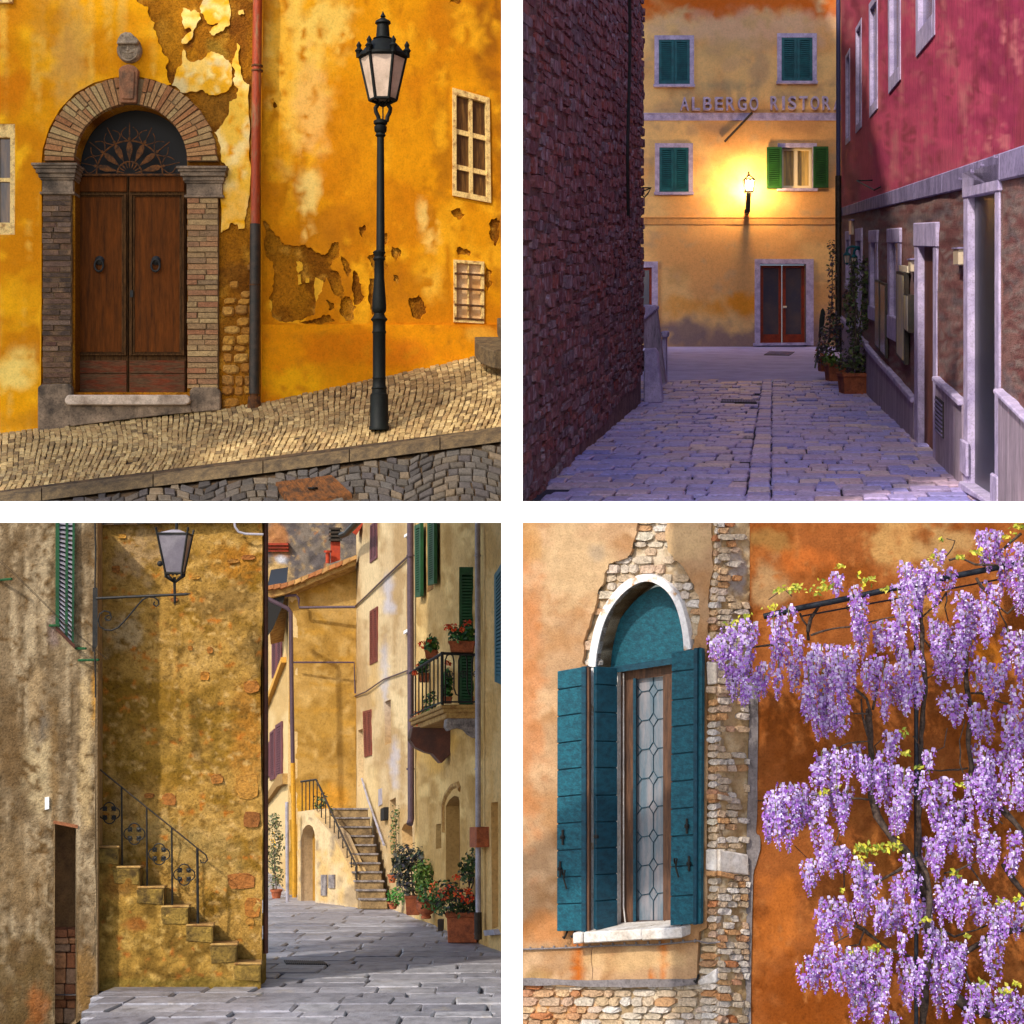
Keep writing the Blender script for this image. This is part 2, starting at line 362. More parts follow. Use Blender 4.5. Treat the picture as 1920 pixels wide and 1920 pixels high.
yh = T('yellow_house', 'yellow plastered house with arched brick doorway and peeling wall', 'house', W(240, 800, 20.0))
oh = T('ochre_house', 'ochre yellow house wall with two cream windows behind the street lamp', 'house', W(700, 720, 20.5))

arch_c = (246, 303); opening = [(140, 735), (140, 303)] + [(246 - 105 * math.cos(math.pi * i / 24), 303 - 106 * math.sin(math.pi * i / 24)) for i in range(1, 24)] + [(350, 303), (350, 735)]
wl = [(-14, 232), (28, 232), (28, 440), (-14, 440)]
brown = C(166, 104, 18)
under = colours(brown, [('n', 60, 40, C(120, 70, 14), .45, .62), ('n', 26, 22, C(196, 136, 40), .55, .7), ('b', 330, 60, 40, 90, C(186, 122, 20), .8), ('b', 350, 60, 14, 34, C(112, 60, 14), .9), ('b', 400, 205, 45, 40, C(150, 100, 30), .8),
     ('b', 410, 90, 26, 30, C(150, 120, 40), .7), ('b', 450, 60, 26, 60, C(128, 72, 18), .7), ('b', 440, 620, 40, 150, C(150, 96, 30), .6)], 3)
sheet('wall', A1, [(-90, -40), (488, -40), (488, 775), (360, 790), (-90, 840)], [opening, wl], -0.028, 0.24, M['undercoat'], under, 8, 0.016, 30, yh, 4, fine=0.012)
yel = C(232, 160, 8)
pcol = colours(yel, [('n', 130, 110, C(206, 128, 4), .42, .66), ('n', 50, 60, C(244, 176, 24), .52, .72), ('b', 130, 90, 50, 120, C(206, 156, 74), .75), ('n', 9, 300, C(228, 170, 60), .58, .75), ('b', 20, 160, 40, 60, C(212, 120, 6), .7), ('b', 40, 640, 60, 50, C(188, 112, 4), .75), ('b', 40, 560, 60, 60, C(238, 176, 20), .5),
     ('b', 25, 700, 45, 42, C(255, 214, 116), .85), ('b', 60, 690, 26, 40, C(255, 206, 100), .7), ('b', 40, 790, 60, 22, C(190, 128, 24), .6), ('b', 255, 60, 40, 40, C(226, 140, 10), .6), ('b', 60, 20, 60, 60, C(200, 124, 14), .6)], 8)  # brightest low blobs paint sun dapples into the plaster colour
peelA = [(252, -40), (256, 2), (277, 12), (279, 30), (290, 42), (293, 65), (304, 92), (313, 106), (310, 127), (315, 150), (321, 158), (330, 150), (343, 166), (350, 174), (370, 190), (386, 210), (400, 235), (410, 265), (413, 300), (428, 312), (428, 330), (414, 345), (413, 430), (413, 560), (414, 790), (300, 805), (200, 815), (60, 832), (60, 800), (66, 560), (66, 320), (76, 300), (80, 280), (92, 240), (112, 205), (140, 175), (175, 155), (210, 146), (228, 144), (230, 120), (262, 120), (262, 144), (290, 150), (312, 160)]
outline = [(-90, -40), (252, -40)] + jag(peelA[1:11], 5, 2, 5, False)[0:] + [(312, 160), (290, 150), (262, 144), (246, 140), (228, 144), (210, 146), (175, 155), (140, 175), (112, 205), (92, 240), (80, 280), (78, 302), (78, 560), (76, 822), (-90, 836)]
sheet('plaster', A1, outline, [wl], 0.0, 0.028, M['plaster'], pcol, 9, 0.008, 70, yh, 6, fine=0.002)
cream = colours(C(240, 196, 96), [('n', 30, 30, C(232, 168, 30), .45, .6), ('n', 14, 14, C(250, 214, 130), .55, .7), ('n', 40, 40, C(214, 190, 130), .6, .72)], 21)
isl = [[(377, 8), (392, -30), (418, -30), (431, 12), (431, 46), (418, 58), (402, 66), (392, 60), (402, 48), (412, 40), (396, 46), (384, 36), (376, 24)],
       [(342, 14), (350, 16), (358, 22), (366, 18), (374, 24), (376, 36), (368, 46), (362, 60), (356, 52), (346, 54), (342, 44), (340, 30)],
       [(322, 160), (330, 136), (342, 118), (344, 92), (350, 110), (360, 116), (372, 112), (386, 106), (396, 96), (408, 100), (424, 112), (434, 124), (434, 148), (430, 164), (424, 172), (406, 178), (392, 178), (380, 168), (366, 172), (345, 174), (334, 166)],
       [(444, 80), (449, 92), (447, 112), (452, 140), (456, 150), (467, 158), (466, 200), (468, 250), (467, 300), (469, 340), (466, 372), (462, 400), (458, 428), (446, 430), (444, 420), (432, 418), (424, 430), (414, 436), (413, 350), (428, 330), (428, 312), (414, 300), (412, 270), (402, 248), (412, 238), (428, 216), (430, 190), (444, 184), (447, 166), (436, 150), (440, 136), (434, 122), (440, 104)],
       [(447, 20), (456, 18), (458, 26), (448, 28)], [(340, 80), (352, 62), (360, 58), (358, 74), (346, 82)]]
for i, p in enumerate(isl):
    sheet('plaster_patch', A1, jag(p, 3, 2, 40 + i), [], -0.002, 0.026, M['plaster'], cream if i != 3 else colours(C(240, 190, 70), [('n', 40, 50, C(246, 212, 136), .45, .62), ('n', 16, 16, C(226, 150, 16), .55, .7), ('b', 440, 400, 40, 90, C(236, 170, 20), .7)], 24), 7, 0.006, 25, yh, 50 + i, fine=0.004)
# rubble stones beside the door
def poly_pad(mb, pts, n, h, inset=.3):
    c = sum(pts, Vector()) / len(pts); k = len(pts); a = [p + n * (h * .55) + (c - p) * .06 for p in pts]; b = [c + (p - c) * (1 - inset) + n * h * (1 + .15 * math.sin(i * 2.1)) for i, p in enumerate(pts)]
    mb.add(list(pts) + a + b, [(i, (i + 1) % k, k + (i + 1) % k, k + i) for i in range(k)] + [(k + i, k + (i + 1) % k, 2 * k + (i + 1) % k, 2 * k + i) for i in range(k)] + [tuple(range(2 * k, 3 * k))])
def ragged(x0, y0, x1, y1, r, n=7, j=.16):
    cx, cy, a, b = (x0 + x1) / 2, (y0 + y1) / 2, (x1 - x0) / 2, (y1 - y0) / 2; t0 = r.uniform(0, 1); out = []
    for i in range(n):
        t = 2 * math.pi * (i + t0 + r.uniform(-.2, .2)) / n; ct, st = math.cos(t), math.sin(t)
        k = 1 / max(abs(ct), abs(st)) ** .75; k = k * r.uniform(1 - j, 1 + j * .3); out.append((cx + a * ct * k, cy + b * st * k))
    return out
r = random.Random(5); it = []; y = 476
while y < 766:
    h = r.uniform(13, 23); x = 414 + r.uniform(0, 5) + (14 if y < 540 else 0)
    while x < 466:
        wd = r.uniform(16, 34); x1 = min(x + wd, 471)
        if x1 - x > 5 and r.random() < (.6 if y < 540 else .88):
            dy = r.uniform(-3, 3); q = ragged(x, y + dy, x1 - .5, y + h - .5 + dy, r, 10, .08); hh = r.uniform(0.03, 0.055)
            it.append((1, lambda mb, q=q, hh=hh: poly_pad(mb, [A1.pt(a, b, -0.035) for a, b in q], A1.n, hh)))
        x = x1
    y += h
pieces(it, 'stone', M['rubble1'], yh, smooth=False)

# arch bricks, keystone, carved mask
arch = one(lambda m: m.slab(A1, [(246 - 160 * math.cos(math.pi * i / 30), 303 - 155 * math.sin(math.pi * i / 30)) for i in range(31)] + [(246 + 106 * math.cos(math.pi * i / 30), 303 - 107 * math.sin(math.pi * i / 30)) for i in range(31)], -0.25, 0.03), 'arch', M['mortar1'], yh)
r = random.Random(8); a = 0.0
while a < math.pi - 0.02:
    da = r.uniform(0.062, 0.085); a1 = min(a + da, math.pi)
    if not (math.radians(82) < (a + a1) / 2 < math.radians(98)):
        cuts = [0, 1] if r.random() < .45 else [0, r.uniform(.4, .6), 1]
        for c0, c1 in zip(cuts[:-1], cuts[1:]):
            def P(t, c): rx = lerp(104.5, 163 + r.uniform(-1.5, 1.5), c); ry = lerp(105.5, 158 + r.uniform(-1, 1), c); return (246 - rx * math.cos(t), 303 - ry * math.sin(t))
            g = 0.007; q = [P(a + g, c0 + .01), P(a1 - g, c0 + .01), P(a1 - g, c1 - .012), P(a + g, c1 - .012)]
            o = 0.045 + r.uniform(-.008, .012); one(lambda m: pad(m, [A1.pt(x, y, -0.2) for x, y in q], A1.n, o + 0.2, 0.05), 'brick', M['archbrick'], arch, recalc=False)
    a = a1
ks = one(lambda m: (m.slab(A1, [(228, 196), (226, 134), (232, 128), (244, 124), (256, 128), (262, 134), (259, 196)], -.2, .10), m.slab(A1, [(233, 190), (231, 138), (244, 131), (257, 138), (254, 190)], .1, .125)), 'keystone', M['pinkstone'], yh, bevel=0.008)
M['crest'] = mat('pale carved stone', C(176, 156, 130), C(120, 104, 86), 9, rough=.9, bump=.4, bscale=60, grime=.3)
mk = T('carved_crest', 'carved grey stone crest with scrolled shield above the arched door', 'carving', A1.pt(244, 118, 0.06))
one(lambda m: m.lathe(A1.pt(244, 96, 0), [(0, .145), (.05, .145), (.085, .125), (.11, .06), (.115, .001)], 20, A1.n), 'shield', M['crest'], mk, smooth=True)
one(lambda m: (m.slab(A1, jag([(224, 88), (226, 78), (231, 70), (240, 66), (250, 67), (257, 74), (264, 82), (262, 87)], 1, 1, 3), .0, .14), m.slab(A1, [(226, 84), (262, 84), (264, 89), (224, 89)], .0, .165)), 'cap', M['crest'], mk, bevel=0.01)
one(lambda m: [m.tube([A1.pt(244 + sx * (4 + 9 * math.sin(t)), 96 + 4 * math.cos(t * 1.3) - 5 + t * 1.2, .11) for t in [k * .4 for k in range(9)]], .008, 6) for sx in (-1, 1)] + [m.tube([A1.pt(x, 102 + 2 * math.cos((x - 244) / 5), .112) for x in range(233, 256, 3)], .009, 6), m.tube([A1.pt(244, y, .118) for y in (90, 96, 100)], [.008, .014, .016], 6), m.tube([A1.pt(244 + 17 * math.sin(t), 98 + 19 * math.cos(t), .09) for t in [k * .3 - 2.2 for k in range(16)]], .01, 6)], 'scroll', M['crest'], mk)
# imposts
def impost(x0, x1, y0, flip):
    k = MB(); prof = [(0, 5, .13, 0), (5, 10, .115, 3), (10, 18, .10, 7), (18, 26, .075, 11), (26, 30, .06, 14), (52, 57, .065, 13)]
    for a, b, o, ins in prof:
        k.slab(A1, [(x0 + ins, y0 + a), (x1 - ins * .6, y0 + a), (x1 - ins * .6, y0 + b), (x0 + ins, y0 + b)], -.2, o)
    k.slab(A1, [(x0 + 17, y0 + 30), (x1 - 11, y0 + 30), (x1 - 11, y0 + 52), (x0 + 17, y0 + 52)], -.2, .045)
    return k.build('impost', M['stone1'], yh, bevel=0.006)
impost(64, 150, 309, 0); impost(334, 429, 315, 1)
def pier(x0, x1, y0, y1, m, seed):
    r = random.Random(seed)
    c = one(lambda k: k.slab(A1, [(x0 + 1, y0), (x1 - 1, y0), (x1 - 1, y1), (x0 + 1, y1)], -.24, .022), 'pier', M['mortar1'], yh)
    y = y0 + 1; j = 0
    while y < y1 - 4:
        h = r.uniform(9.2, 11.4); cut = r.choice([.33, .5, .62, None]) if j % 2 else r.choice([.4, .58, None])
        es = [0, 1] if cut is None else [0, cut, 1]
        for a, b in zip(es[:-1], es[1:]):
            o = .04 + r.uniform(-.014, .012); xa = lerp(x0, x1, a) + r.uniform(-.8, .8); xb = lerp(x0, x1, b) - 1.2; yb = min(y + h - 1.2, y1)
            q = [(xa, y + r.uniform(-.4, .4)), (xb, y + r.uniform(-.4, .4)), (xb, yb), (xa, yb)]
            one(lambda mb: pad(mb, [A1.pt(u, v, -.2) for u, v in q], A1.n, o + .2, .04), 'brick', m, c, recalc=False)
        y += h; j += 1
    return c
pier(81, 136, 366, 726, M['pierdark'], 3); pier(352, 411, 372, 728, M['pierlight'], 4)
one(lambda m: (m.slab(A1, [(74, 727), (80, 722), (130, 720), (137, 726), (137, 796), (110, 812), (74, 812)], -.24, .075),), 'pier_base', M['stone1'], yh, bevel=0.01)
one(lambda m: (m.slab(A1, [(358, 733), (364, 727), (408, 727), (415, 735), (415, 770), (366, 774), (358, 770)], -.24, .075),), 'pier_base', M['stone1'], yh, bevel=0.01)
# threshold
one(lambda m: m.slab(A1, [(128, 750), (133, 742), (356, 742), (362, 750), (360, 757), (352, 761), (134, 761), (128, 756)], -.3, .16), 'doorstep', M['step1'], yh, bevel=0.012)
one(lambda m: m.slab(A1, [(134, 761), (360, 761), (362, 774), (300, 780), (200, 792), (136, 800)], -.2, .10), 'step_riser', M['stone1'], yh, bevel=0.006)
# door leaves
one(lambda m: m.slab(D1, [(128, 300), (366, 300), (366, 748), (128, 748)], -.2, -.15), 'door_backing', M['dark'], yh)
for (x0, x1) in ((139, 240), (241.5, 349)):
    q = rect(x0, 330, x1, 740); V = lambda y: (y - 330) / 410
    d = one(lambda m: m.bar(D1, q, 0, 0, 1, 1, -.04, 0), 'door', M['doorframe'], yh)
    one(lambda m: m.bar(D1, q, .02, V(332), .98, V(360), 0, .02), 'head_board', M['doorwood'], d, bevel=.004)
    one(lambda m: m.bar(D1, q, .10, V(370), .90, V(660), 0, .012), 'panel', M['doorwood'], d)
    def mould(m, w0, w1, o):
        m.bar(D1, q, w0, V(363 + w0 * 60), w1, V(668 - w0 * 60), 0, o); m.bar(D1, q, 1 - w1, V(363 + w0 * 60), 1 - w0, V(668 - w0 * 60), 0, o)
        m.bar(D1, q, w1, V(363 + w0 * 60), 1 - w1, V(363 + w1 * 60), 0, o); m.bar(D1, q, w1, V(668 - w1 * 60), 1 - w1, V(668 - w0 * 60), 0, o)
    one(lambda m: (mould(m, .02, .07, .04), mould(m, .075, .11, .025)), 'moulding', M['doorframe'], d, bevel=.004)
    one(lambda m: m.bar(D1, q, .02, V(676), .98, V(700), 0, .022), 'kick_board', M['doorlow'], d, bevel=.003)
    one(lambda m: m.bar(D1, q, .02, V(701), .98, V(738), 0, .020), 'kick_board', M['doorlow'], d, bevel=.003)
    cx = (x0 + x1) / 2 - 2
    one(lambda m: (m.lathe(D1.pt(cx, 489, .01), [(0, .055), (.015, .055), (.03, .035), (.035, .01)], 16, A1.n), m.tube([D1.pt(cx + 8 * math.sin(t), 499 + 11 * math.cos(t), .05) for t in [k * .45 for k in range(15)]], .014, 8)), 'knocker', M['iron'], d, smooth=True)
one(lambda m: (m.bar(D1, rect(245, 545, 251, 558), 0, 0, 1, 1, .03, .045),), 'lock_plate', M['iron'], yh)
# lunette with iron sunburst
G1 = Pl(0, 20.2, 490, 20.2)
one(lambda m: m.slab(D1, [(138, 333), (138, 300)] + [(246 - 110 * math.cos(math.pi * i / 20), 303 - 112 * math.sin(math.pi * i / 20)) for i in range(21)] + [(354, 300), (354, 333)], -.14, -.06), 'lunette_glass', M['dark'], yh)
def sunburst(m):
    c = (243, 326)
    ring = lambda rr, w_: m.tube([G1.pt(c[0] + rr * math.cos(t), c[1] - rr * math.sin(t), 0) for t in [math.pi * k / 24 for k in range(25)]], w_, 6)
    ring(62, .010); ring(23, .010); m.tube([G1.pt(140, 328, 0), G1.pt(350, 328, 0)], .014, 6)
    for k in range(7):
        t = math.pi * (k + .5) / 7
        f = lambda rr, dt: G1.pt(c[0] + rr * math.cos(t + dt), c[1] - rr * math.sin(t + dt), .01)
        g = lambda rr, dt: G1.pt(c[0] + rr * math.cos(t + dt), c[1] - rr * math.sin(t + dt), -.008)
        pr = [(24, 0), (36, .10), (46, .13), (56, .08), (62, 0), (56, -.08), (46, -.13), (36, -.10)]
        m.prism([f(a_, b_) for a_, b_ in pr], [g(a_, b_) for a_, b_ in pr])
        for s_ in (-1, 1):
            m.tube([G1.pt(c[0] + (62 + 26 * u) * math.cos(t + s_ * (.05 + .16 * math.sin(u * 3))), c[1] - (62 + 26 * u) * math.sin(t + s_ * (.05 + .16 * math.sin(u * 3))), 0) for u in [k_ / 8 for k_ in range(9)]], .006, 5)
        m.tube([G1.pt(c[0] + rr * math.cos(t), c[1] - rr * math.sin(t), 0) for rr in (62, 96)], .006, 5)
        t2 = math.pi * (k + .5) / 7; m.lathe(G1.pt(c[0] + 66 * math.cos(t2), c[1] - 66 * math.sin(t2), -.01), [(0, .018), (.02, .018)], 8, A1.n)
    for k in range(9):
        t = math.pi * (k + .5) / 9; m.tube([G1.pt(c[0] + (23 - 12 * u) * math.cos(t), c[1] - (23 - 12 * u) * math.sin(t), 0) for u in (0, 1)], [.014, .004], 5)
one(sunburst, 'iron_sunburst', M['rust'], yh)

def casement(pl, q, parent, name, m, cols, rows, pane, o=-.06, fw=.09, depth=.1, label=None, mull=.035):
    """window with outer frame, glazing bars and separate panes.  cols/rows: inner bar positions"""
    f = MB()
    f.bar(pl, q, 0, 0, fw, 1, o - depth, o + .05); f.bar(pl, q, 1 - fw, 0, 1, 1, o - depth, o + .05)
    f.bar(pl, q, fw, 0, 1 - fw, fw * .55, o - depth, o + .048); f.bar(pl, q, fw, 1 - fw * .5, 1 - fw, 1, o - depth, o + .052)
    wn = f.build(name, m, parent)
    us = [fw] + [c for c in cols] + [1 - fw]; vs_ = [fw * .55] + [r_ for r_ in rows] + [1 - fw * .5]
    for c in cols: one(lambda k: k.bar(pl, q, c - mull, fw * .55, c + mull, 1 - fw * .5, o - .03, o + .03), 'mullion', m, wn)
    for r_ in rows: one(lambda k: k.bar(pl, q, fw, r_ - mull * .5, 1 - fw, r_ + mull * .5, o - .028, o + .022), 'glazing_bar', m, wn)
    for i in range(len(us) - 1):
        for j in range(len(vs_) - 1):
            one(lambda k: k.bar(pl, q, us[i] + .002, vs_[j] + .001, us[i + 1] - .002, vs_[j + 1] - .001, o - .012, o - .006), 'pane', pane, wn)
    return wn
M['pane_dim'] = mat('dim old glass', C(72, 48, 26), C(120, 84, 40), 6, rough=0.15, bump=0, grime=0.2, stretch=(6, 6, 0.5), spec=0.6)
M['pane_white'] = mat('whitewashed glass', C(238, 200, 150), C(214, 160, 96), 4, rough=0.5, bump=0.05, grime=0.15)
casement(A1, quad((-14, 232), (28, 232), (27, 440), (-14, 440)), yh, 'window', M['creamframe'], [], [.5], M['pane_dim'], fw=.22)
one(lambda m: m.slab(A1, [(-20, -30), (25, -30), (25, 7), (-20, 7)], -.02, .05), 'window_sill', M['creamframe'], yh)
win2 = [(848, 165), (917, 184), (920, 381), (848, 367)]; win3 = [(850, 487), (907, 491), (907, 607), (850, 604)]

# right-hand wall
under2 = colours(C(178, 116, 20), [('n', 40, 40, C(140, 84, 14), .42, .6), ('n', 18, 18, C(210, 150, 50), .58, .7), ('b', 535, 540, 40, 60, C(196, 124, 22), .7)], 12)
B1o = [(490, -60), (962, -60), (962, 612), (490, 612)]
sheet('wall', B1, B1o, [win2, win3], -0.025, 0.2, M['undercoat'], under2, 10, 0.012, 30, oh, 14, fine=0.006)
yel2 = colours(C(224, 148, 6), [('n', 120, 100, C(206, 126, 4), .42, .65), ('b', 560, 120, 70, 200, C(250, 196, 84), .95), ('b', 620, 40, 60, 60, C(255, 204, 96), .8), ('b', 585, 210, 34, 110, C(236, 176, 92), .7), ('b', 525, 140, 30, 200, C(242, 172, 26), .6),  # bright blobs put dappled sunlight into the plaster colour
     ('b', 640, 420, 60, 46, C(176, 104, 6), .8), ('b', 720, 540, 130, 56, C(178, 108, 10), .75), ('b', 600, 500, 90, 90, C(184, 114, 14), .6), ('b', 580, 360, 24, 50, C(255, 206, 112), .95), ('b', 576, 425, 14, 22, C(252, 196, 100), .9), ('b', 792, 400, 12, 30, C(255, 204, 110), .9), ('b', 812, 445, 16, 40, C(255, 196, 96), .85), ('b', 808, 525, 26, 50, C(246, 184, 60), .8), ('b', 690, 300, 60, 140, C(214, 138, 6), .6),  # small pale blobs are painted sun dapples, brown ones are wear
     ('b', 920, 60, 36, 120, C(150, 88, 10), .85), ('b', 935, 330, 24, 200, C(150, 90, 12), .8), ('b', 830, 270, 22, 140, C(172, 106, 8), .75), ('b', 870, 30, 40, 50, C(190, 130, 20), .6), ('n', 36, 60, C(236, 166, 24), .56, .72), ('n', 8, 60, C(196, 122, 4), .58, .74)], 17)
hole = [jag(p, 4, 3, 60 + i) for i, p in enumerate([
    [(494, 414), (505, 421), (515, 440), (526, 447), (534, 459), (560, 462), (572, 458), (586, 466), (603, 478), (614, 474), (622, 456), (634, 454), (638, 478), (628, 486), (622, 505), (640, 520), (646, 545), (640, 560), (622, 545), (612, 520), (604, 540), (596, 560), (590, 590), (570, 598), (540, 604), (512, 596), (505, 570), (512, 545), (514, 510), (512, 490), (500, 482), (495, 450)],
    [(664, 506), (672, 514), (678, 540), (684, 556), (676, 568), (664, 572), (660, 545)], [(674, 425), (684, 421), (687, 432), (681, 446), (675, 440)], [(688, 482), (706, 474), (724, 480), (728, 500), (716, 512), (700, 505)], [(610, 563), (626, 568), (628, 578), (616, 582)], [(640, 480), (650, 488), (660, 506), (654, 520), (644, 505)],
    [(855, 470), (862, 462), (870, 468), (876, 466), (884, 474), (880, 480), (868, 477), (858, 478)], [(916, 420), (930, 408), (938, 416), (936, 446), (928, 462), (920, 448)], [(912, 500), (922, 508), (924, 530), (914, 552), (908, 530)], [(842, 5), (846, -10), (858, -12), (866, 2), (862, 8), (852, 4)], [(512, 186), (517, 192), (520, 200), (515, 203), (512, 196)], [(738, 515), (746, 517), (750, 524), (744, 532), (738, 526)], [(640, 560), (656, 556), (668, 576), (664, 598), (648, 602), (636, 584)], [(692, 522), (712, 526), (722, 552), (712, 584), (698, 590), (690, 560)], [(768, 558), (786, 552), (800, 576), (790, 598), (772, 592)], [(560, 606), (580, 600), (600, 596), (618, 590), (628, 602), (600, 609)], [(845, 396), (862, 390), (872, 402), (858, 412)], [(716, 440), (724, 436), (728, 452), (720, 460)], [(735, 462), (748, 466), (752, 480), (742, 490), (734, 480)]])]
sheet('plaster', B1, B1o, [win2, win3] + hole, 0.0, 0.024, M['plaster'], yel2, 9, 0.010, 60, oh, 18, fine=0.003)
bits = [[(500, 560), (510, 566), (508, 590), (498, 584)], [(556, 490), (566, 492), (568, 505), (560, 512), (556, 500)], [(558, 516), (564, 514), (566, 532), (560, 534)], [(574, 520), (580, 522), (580, 530), (574, 530)], [(592, 520), (606, 526), (606, 560), (596, 572), (590, 550)]]
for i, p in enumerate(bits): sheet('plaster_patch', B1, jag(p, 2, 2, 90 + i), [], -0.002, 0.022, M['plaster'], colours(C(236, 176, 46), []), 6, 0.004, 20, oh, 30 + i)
pl_c = colours(C(228, 146, 6), [('n', 90, 60, C(214, 124, 6), .42, .62), ('b', 560, 720, 70, 40, C(240, 178, 14), .8), ('b', 620, 690, 40, 30, C(206, 128, 8), .5), ('b', 780, 660, 60, 30, C(212, 118, 14), .6), ('b', 890, 625, 40, 16, C(236, 176, 60), .7), ('n', 14, 14, C(206, 130, 14), .62, .75)], 29)
sheet('plinth', B1, [(490, 609), (962, 609), (962, 655), (490, 775)], [], 0.03, 0.06, M['plaster'], pl_c, 10, 0.006, 50, oh, 33, fine=0.002)
casement(B1, quad(*win2), oh, 'window', M['creamframe'], [.5], [.39, .72], M['pane_dim'], o=-.03, fw=.10, mull=.045)
w3 = casement(B1, quad(*win3), oh, 'window', M['creamframe'], [.5], [], M['pane_white'], o=-.03, fw=.09, mull=.02)
for v in (.22, .46, .72, .94): one(lambda m: m.bar(B1, quad(*win3), .02, v - .015, .98, v + .015, .0, .03), 'bar', M['rust'], w3)
# rounded steps at the far right
stp = T('stone_steps', 'rounded grey stone steps at the right end of the ochre wall', 'steps', W(930, 700, 20.0))
for (cx, py, hw_, hpx, Yc) in ((958, 706, 68, 32, 20.3), (962, 664, 30, 26, 20.5)):
    k = MB(); s = Yc / F; c = W(cx, py, Yc); top = hpx * s
    vs_ = [Vector((c.x + hw_ * s * math.cos(t), c.y - .9 * math.sin(t), c.z + (.9 * (1 - math.sin(t))) * .3)) for t in [math.pi * i / 20 for i in range(21)]]
    k.prism([v + Vector((0, 0, top)) for v in vs_], vs_); k.build('step', M['kerb'], stp, bevel=0.01)

# downpipe
dp = T('downpipe', 'rusty red downpipe with dark lower half beside the arched door', 'downpipe', A1.pt(482, 765, .12))
one(lambda m: m.tube([A1.pt(487, -40, .14), A1.pt(484, 200, .14), A1.pt(482, 428, .14)], .056, 14), 'pipe', M['redpipe'], dp, smooth=True)
one(lambda m: m.tube([A1.pt(482, 424, .14), A1.pt(480, 740, .14)], .062, 14), 'pipe', M['greypipe'], dp, smooth=True)
one(lambda m: (m.tube([A1.pt(480, 722, .14), A1.pt(480, 745, .14)], .05, 14), m.tube([A1.pt(480, 745, .14), A1.pt(480, 768, .14)], [.07, .085], 14)), 'shoe', M['rust'], dp, smooth=True)
for y, x in ((128, 485.5), (137, 485.5), (536, 481)): one(lambda m: m.tube([A1.pt(x, y, .14), A1.pt(x, y + 3, .14)], .068, 14), 'bracket', M['rust'], dp)

# ground: sloping pavement, kerb and cobbled road
def wallpt(px): py = interp([-90, 0, 415, 490, 938, 975], [826, 812, 768, 755, 658, 650], px); Y = (A1 if px < 490 else B1).Y(px) ; return W(px, py, Y)
def kerbpt(px, dy=0, dYk=0): py = interp([-90, 0, 240, 480, 700, 940, 975], [930, 920, 890, 861, 832, 800, 797], px) + dy; return W(px, py, interp([-90, 940], [17.7, 17.4], px) - dYk)
def walk(px, t):
    pk = px - 46 * (1 - t) + 26; a = kerbpt(pk); b = wallpt(px); p = a.lerp(b, t); return p
gp = MB(); N = 60
for i in range(N):
    pa = -80 + i * 1060 / N; pb = pa + 1060 / N
    gp.add([walk(pa, 0) + Vector((0, 0, -.02)), walk(pb, 0) + Vector((0, 0, -.02)), walk(pb, 1.02) + Vector((0, 0, -.02)), walk(pa, 1.02) + Vector((0, 0, -.02))], [(0, 1, 2, 3)])
pv = gp.build('pavement', M['grout'], label='pale sett pavement sloping up beside the yellow houses', cat='pavement', kind='structure')
r = random.Random(9); it = []
pa = -75.0; i = 0
while pa < 968:
    wc = r.uniform(7.6, 12.4); pb = pa + wc; i += 1
    nr = interp([0, 480, 940], [20, 21, 28], pa); t = r.uniform(-.05, .0)
    while t < 1.0:
        dt = r.uniform(.65, 1.4) / nr; t1 = t + dt; g = .6
        wob = math.sin(t * 7 + pa * .02) * 3.0; wob1 = math.sin(min(t1, 1) * 7 + pa * .02) * 3.0; jt = lambda: r.uniform(-.9, .9)
        ta, tb = max(t, 0) + dt * .06, min(t1, 1.01) - dt * .06
        if t1 > 0.02 and r.random() > .004:
            q = [walk(pa + g + wob + jt(), ta), walk(pb - g + wob + jt(), ta), walk(pb - g + wob1 + jt(), tb), walk(pa + g + wob1 + jt(), tb)]
            q = [p + Vector((0, r.uniform(-.012, .012), -.02)) for p in q]; h = .026 + r.uniform(-.009, .008)
            it.append((-t - abs(pa - 500) * .0004, lambda mb, q=q, h=h: pad(mb, q, Vector((r.uniform(-.15, .15), -.2, .98)), h, .2)))
        t = t1
    pa = pb
pieces(it, 'sett', M['sett'], pv, 300, 'sett_field')
kb = one(lambda m: [m.prism([kerbpt(a, 1, .02), kerbpt(b, 1, .02), kerbpt(b, 1, -.02) + Vector((0, 0, -.1)), kerbpt(a, 1, -.02) + Vector((0, 0, -.1))], [kerbpt(a, 1, .1) + Vector((0, 0, -.03)), kerbpt(b, 1, .1) + Vector((0, 0, -.03)), kerbpt(b, 1, .1) + Vector((0, 0, -.2)), kerbpt(a, 1, .1) + Vector((0, 0, -.2))]) for a, b in ((-90, 940),)], 'kerb', M['grout'], label='long granite kerb between the pale pavement and the cobbled road', cat='kerb', kind='structure')
js = [-95, 78, 287, 493, 655, 825, 985]
for a, b in zip(js[:-1], js[1:]):
    def stone(m, a=a, b=b):
        n = 10
        for i in range(n):
            xa = lerp(a + 1, b - 1, i / n); xb = lerp(a + 1, b - 1, (i + 1) / n)
            A = [kerbpt(xa, 2, .0) + Vector((0, 0, .012)), kerbpt(xa, 8, .16) + Vector((0, 0, .004)), kerbpt(xa, 14, .24), kerbpt(xa, 28, .30)]; B = [kerbpt(xb, 2, .0) + Vector((0, 0, .012)), kerbpt(xb, 8, .16) + Vector((0, 0, .004)), kerbpt(xb, 14, .24), kerbpt(xb, 28, .30)]
            m.add(A + B, [(k_, k_ + 1, k_ + 5, k_ + 4) for k_ in range(3)])
            if i == 0: m.add(A, [(0, 1, 2, 3)])
            if i == n - 1: m.add(B, [(3, 2, 1, 0)])
    one(stone, 'kerbstone', M['kerb'], kb, smooth=True)
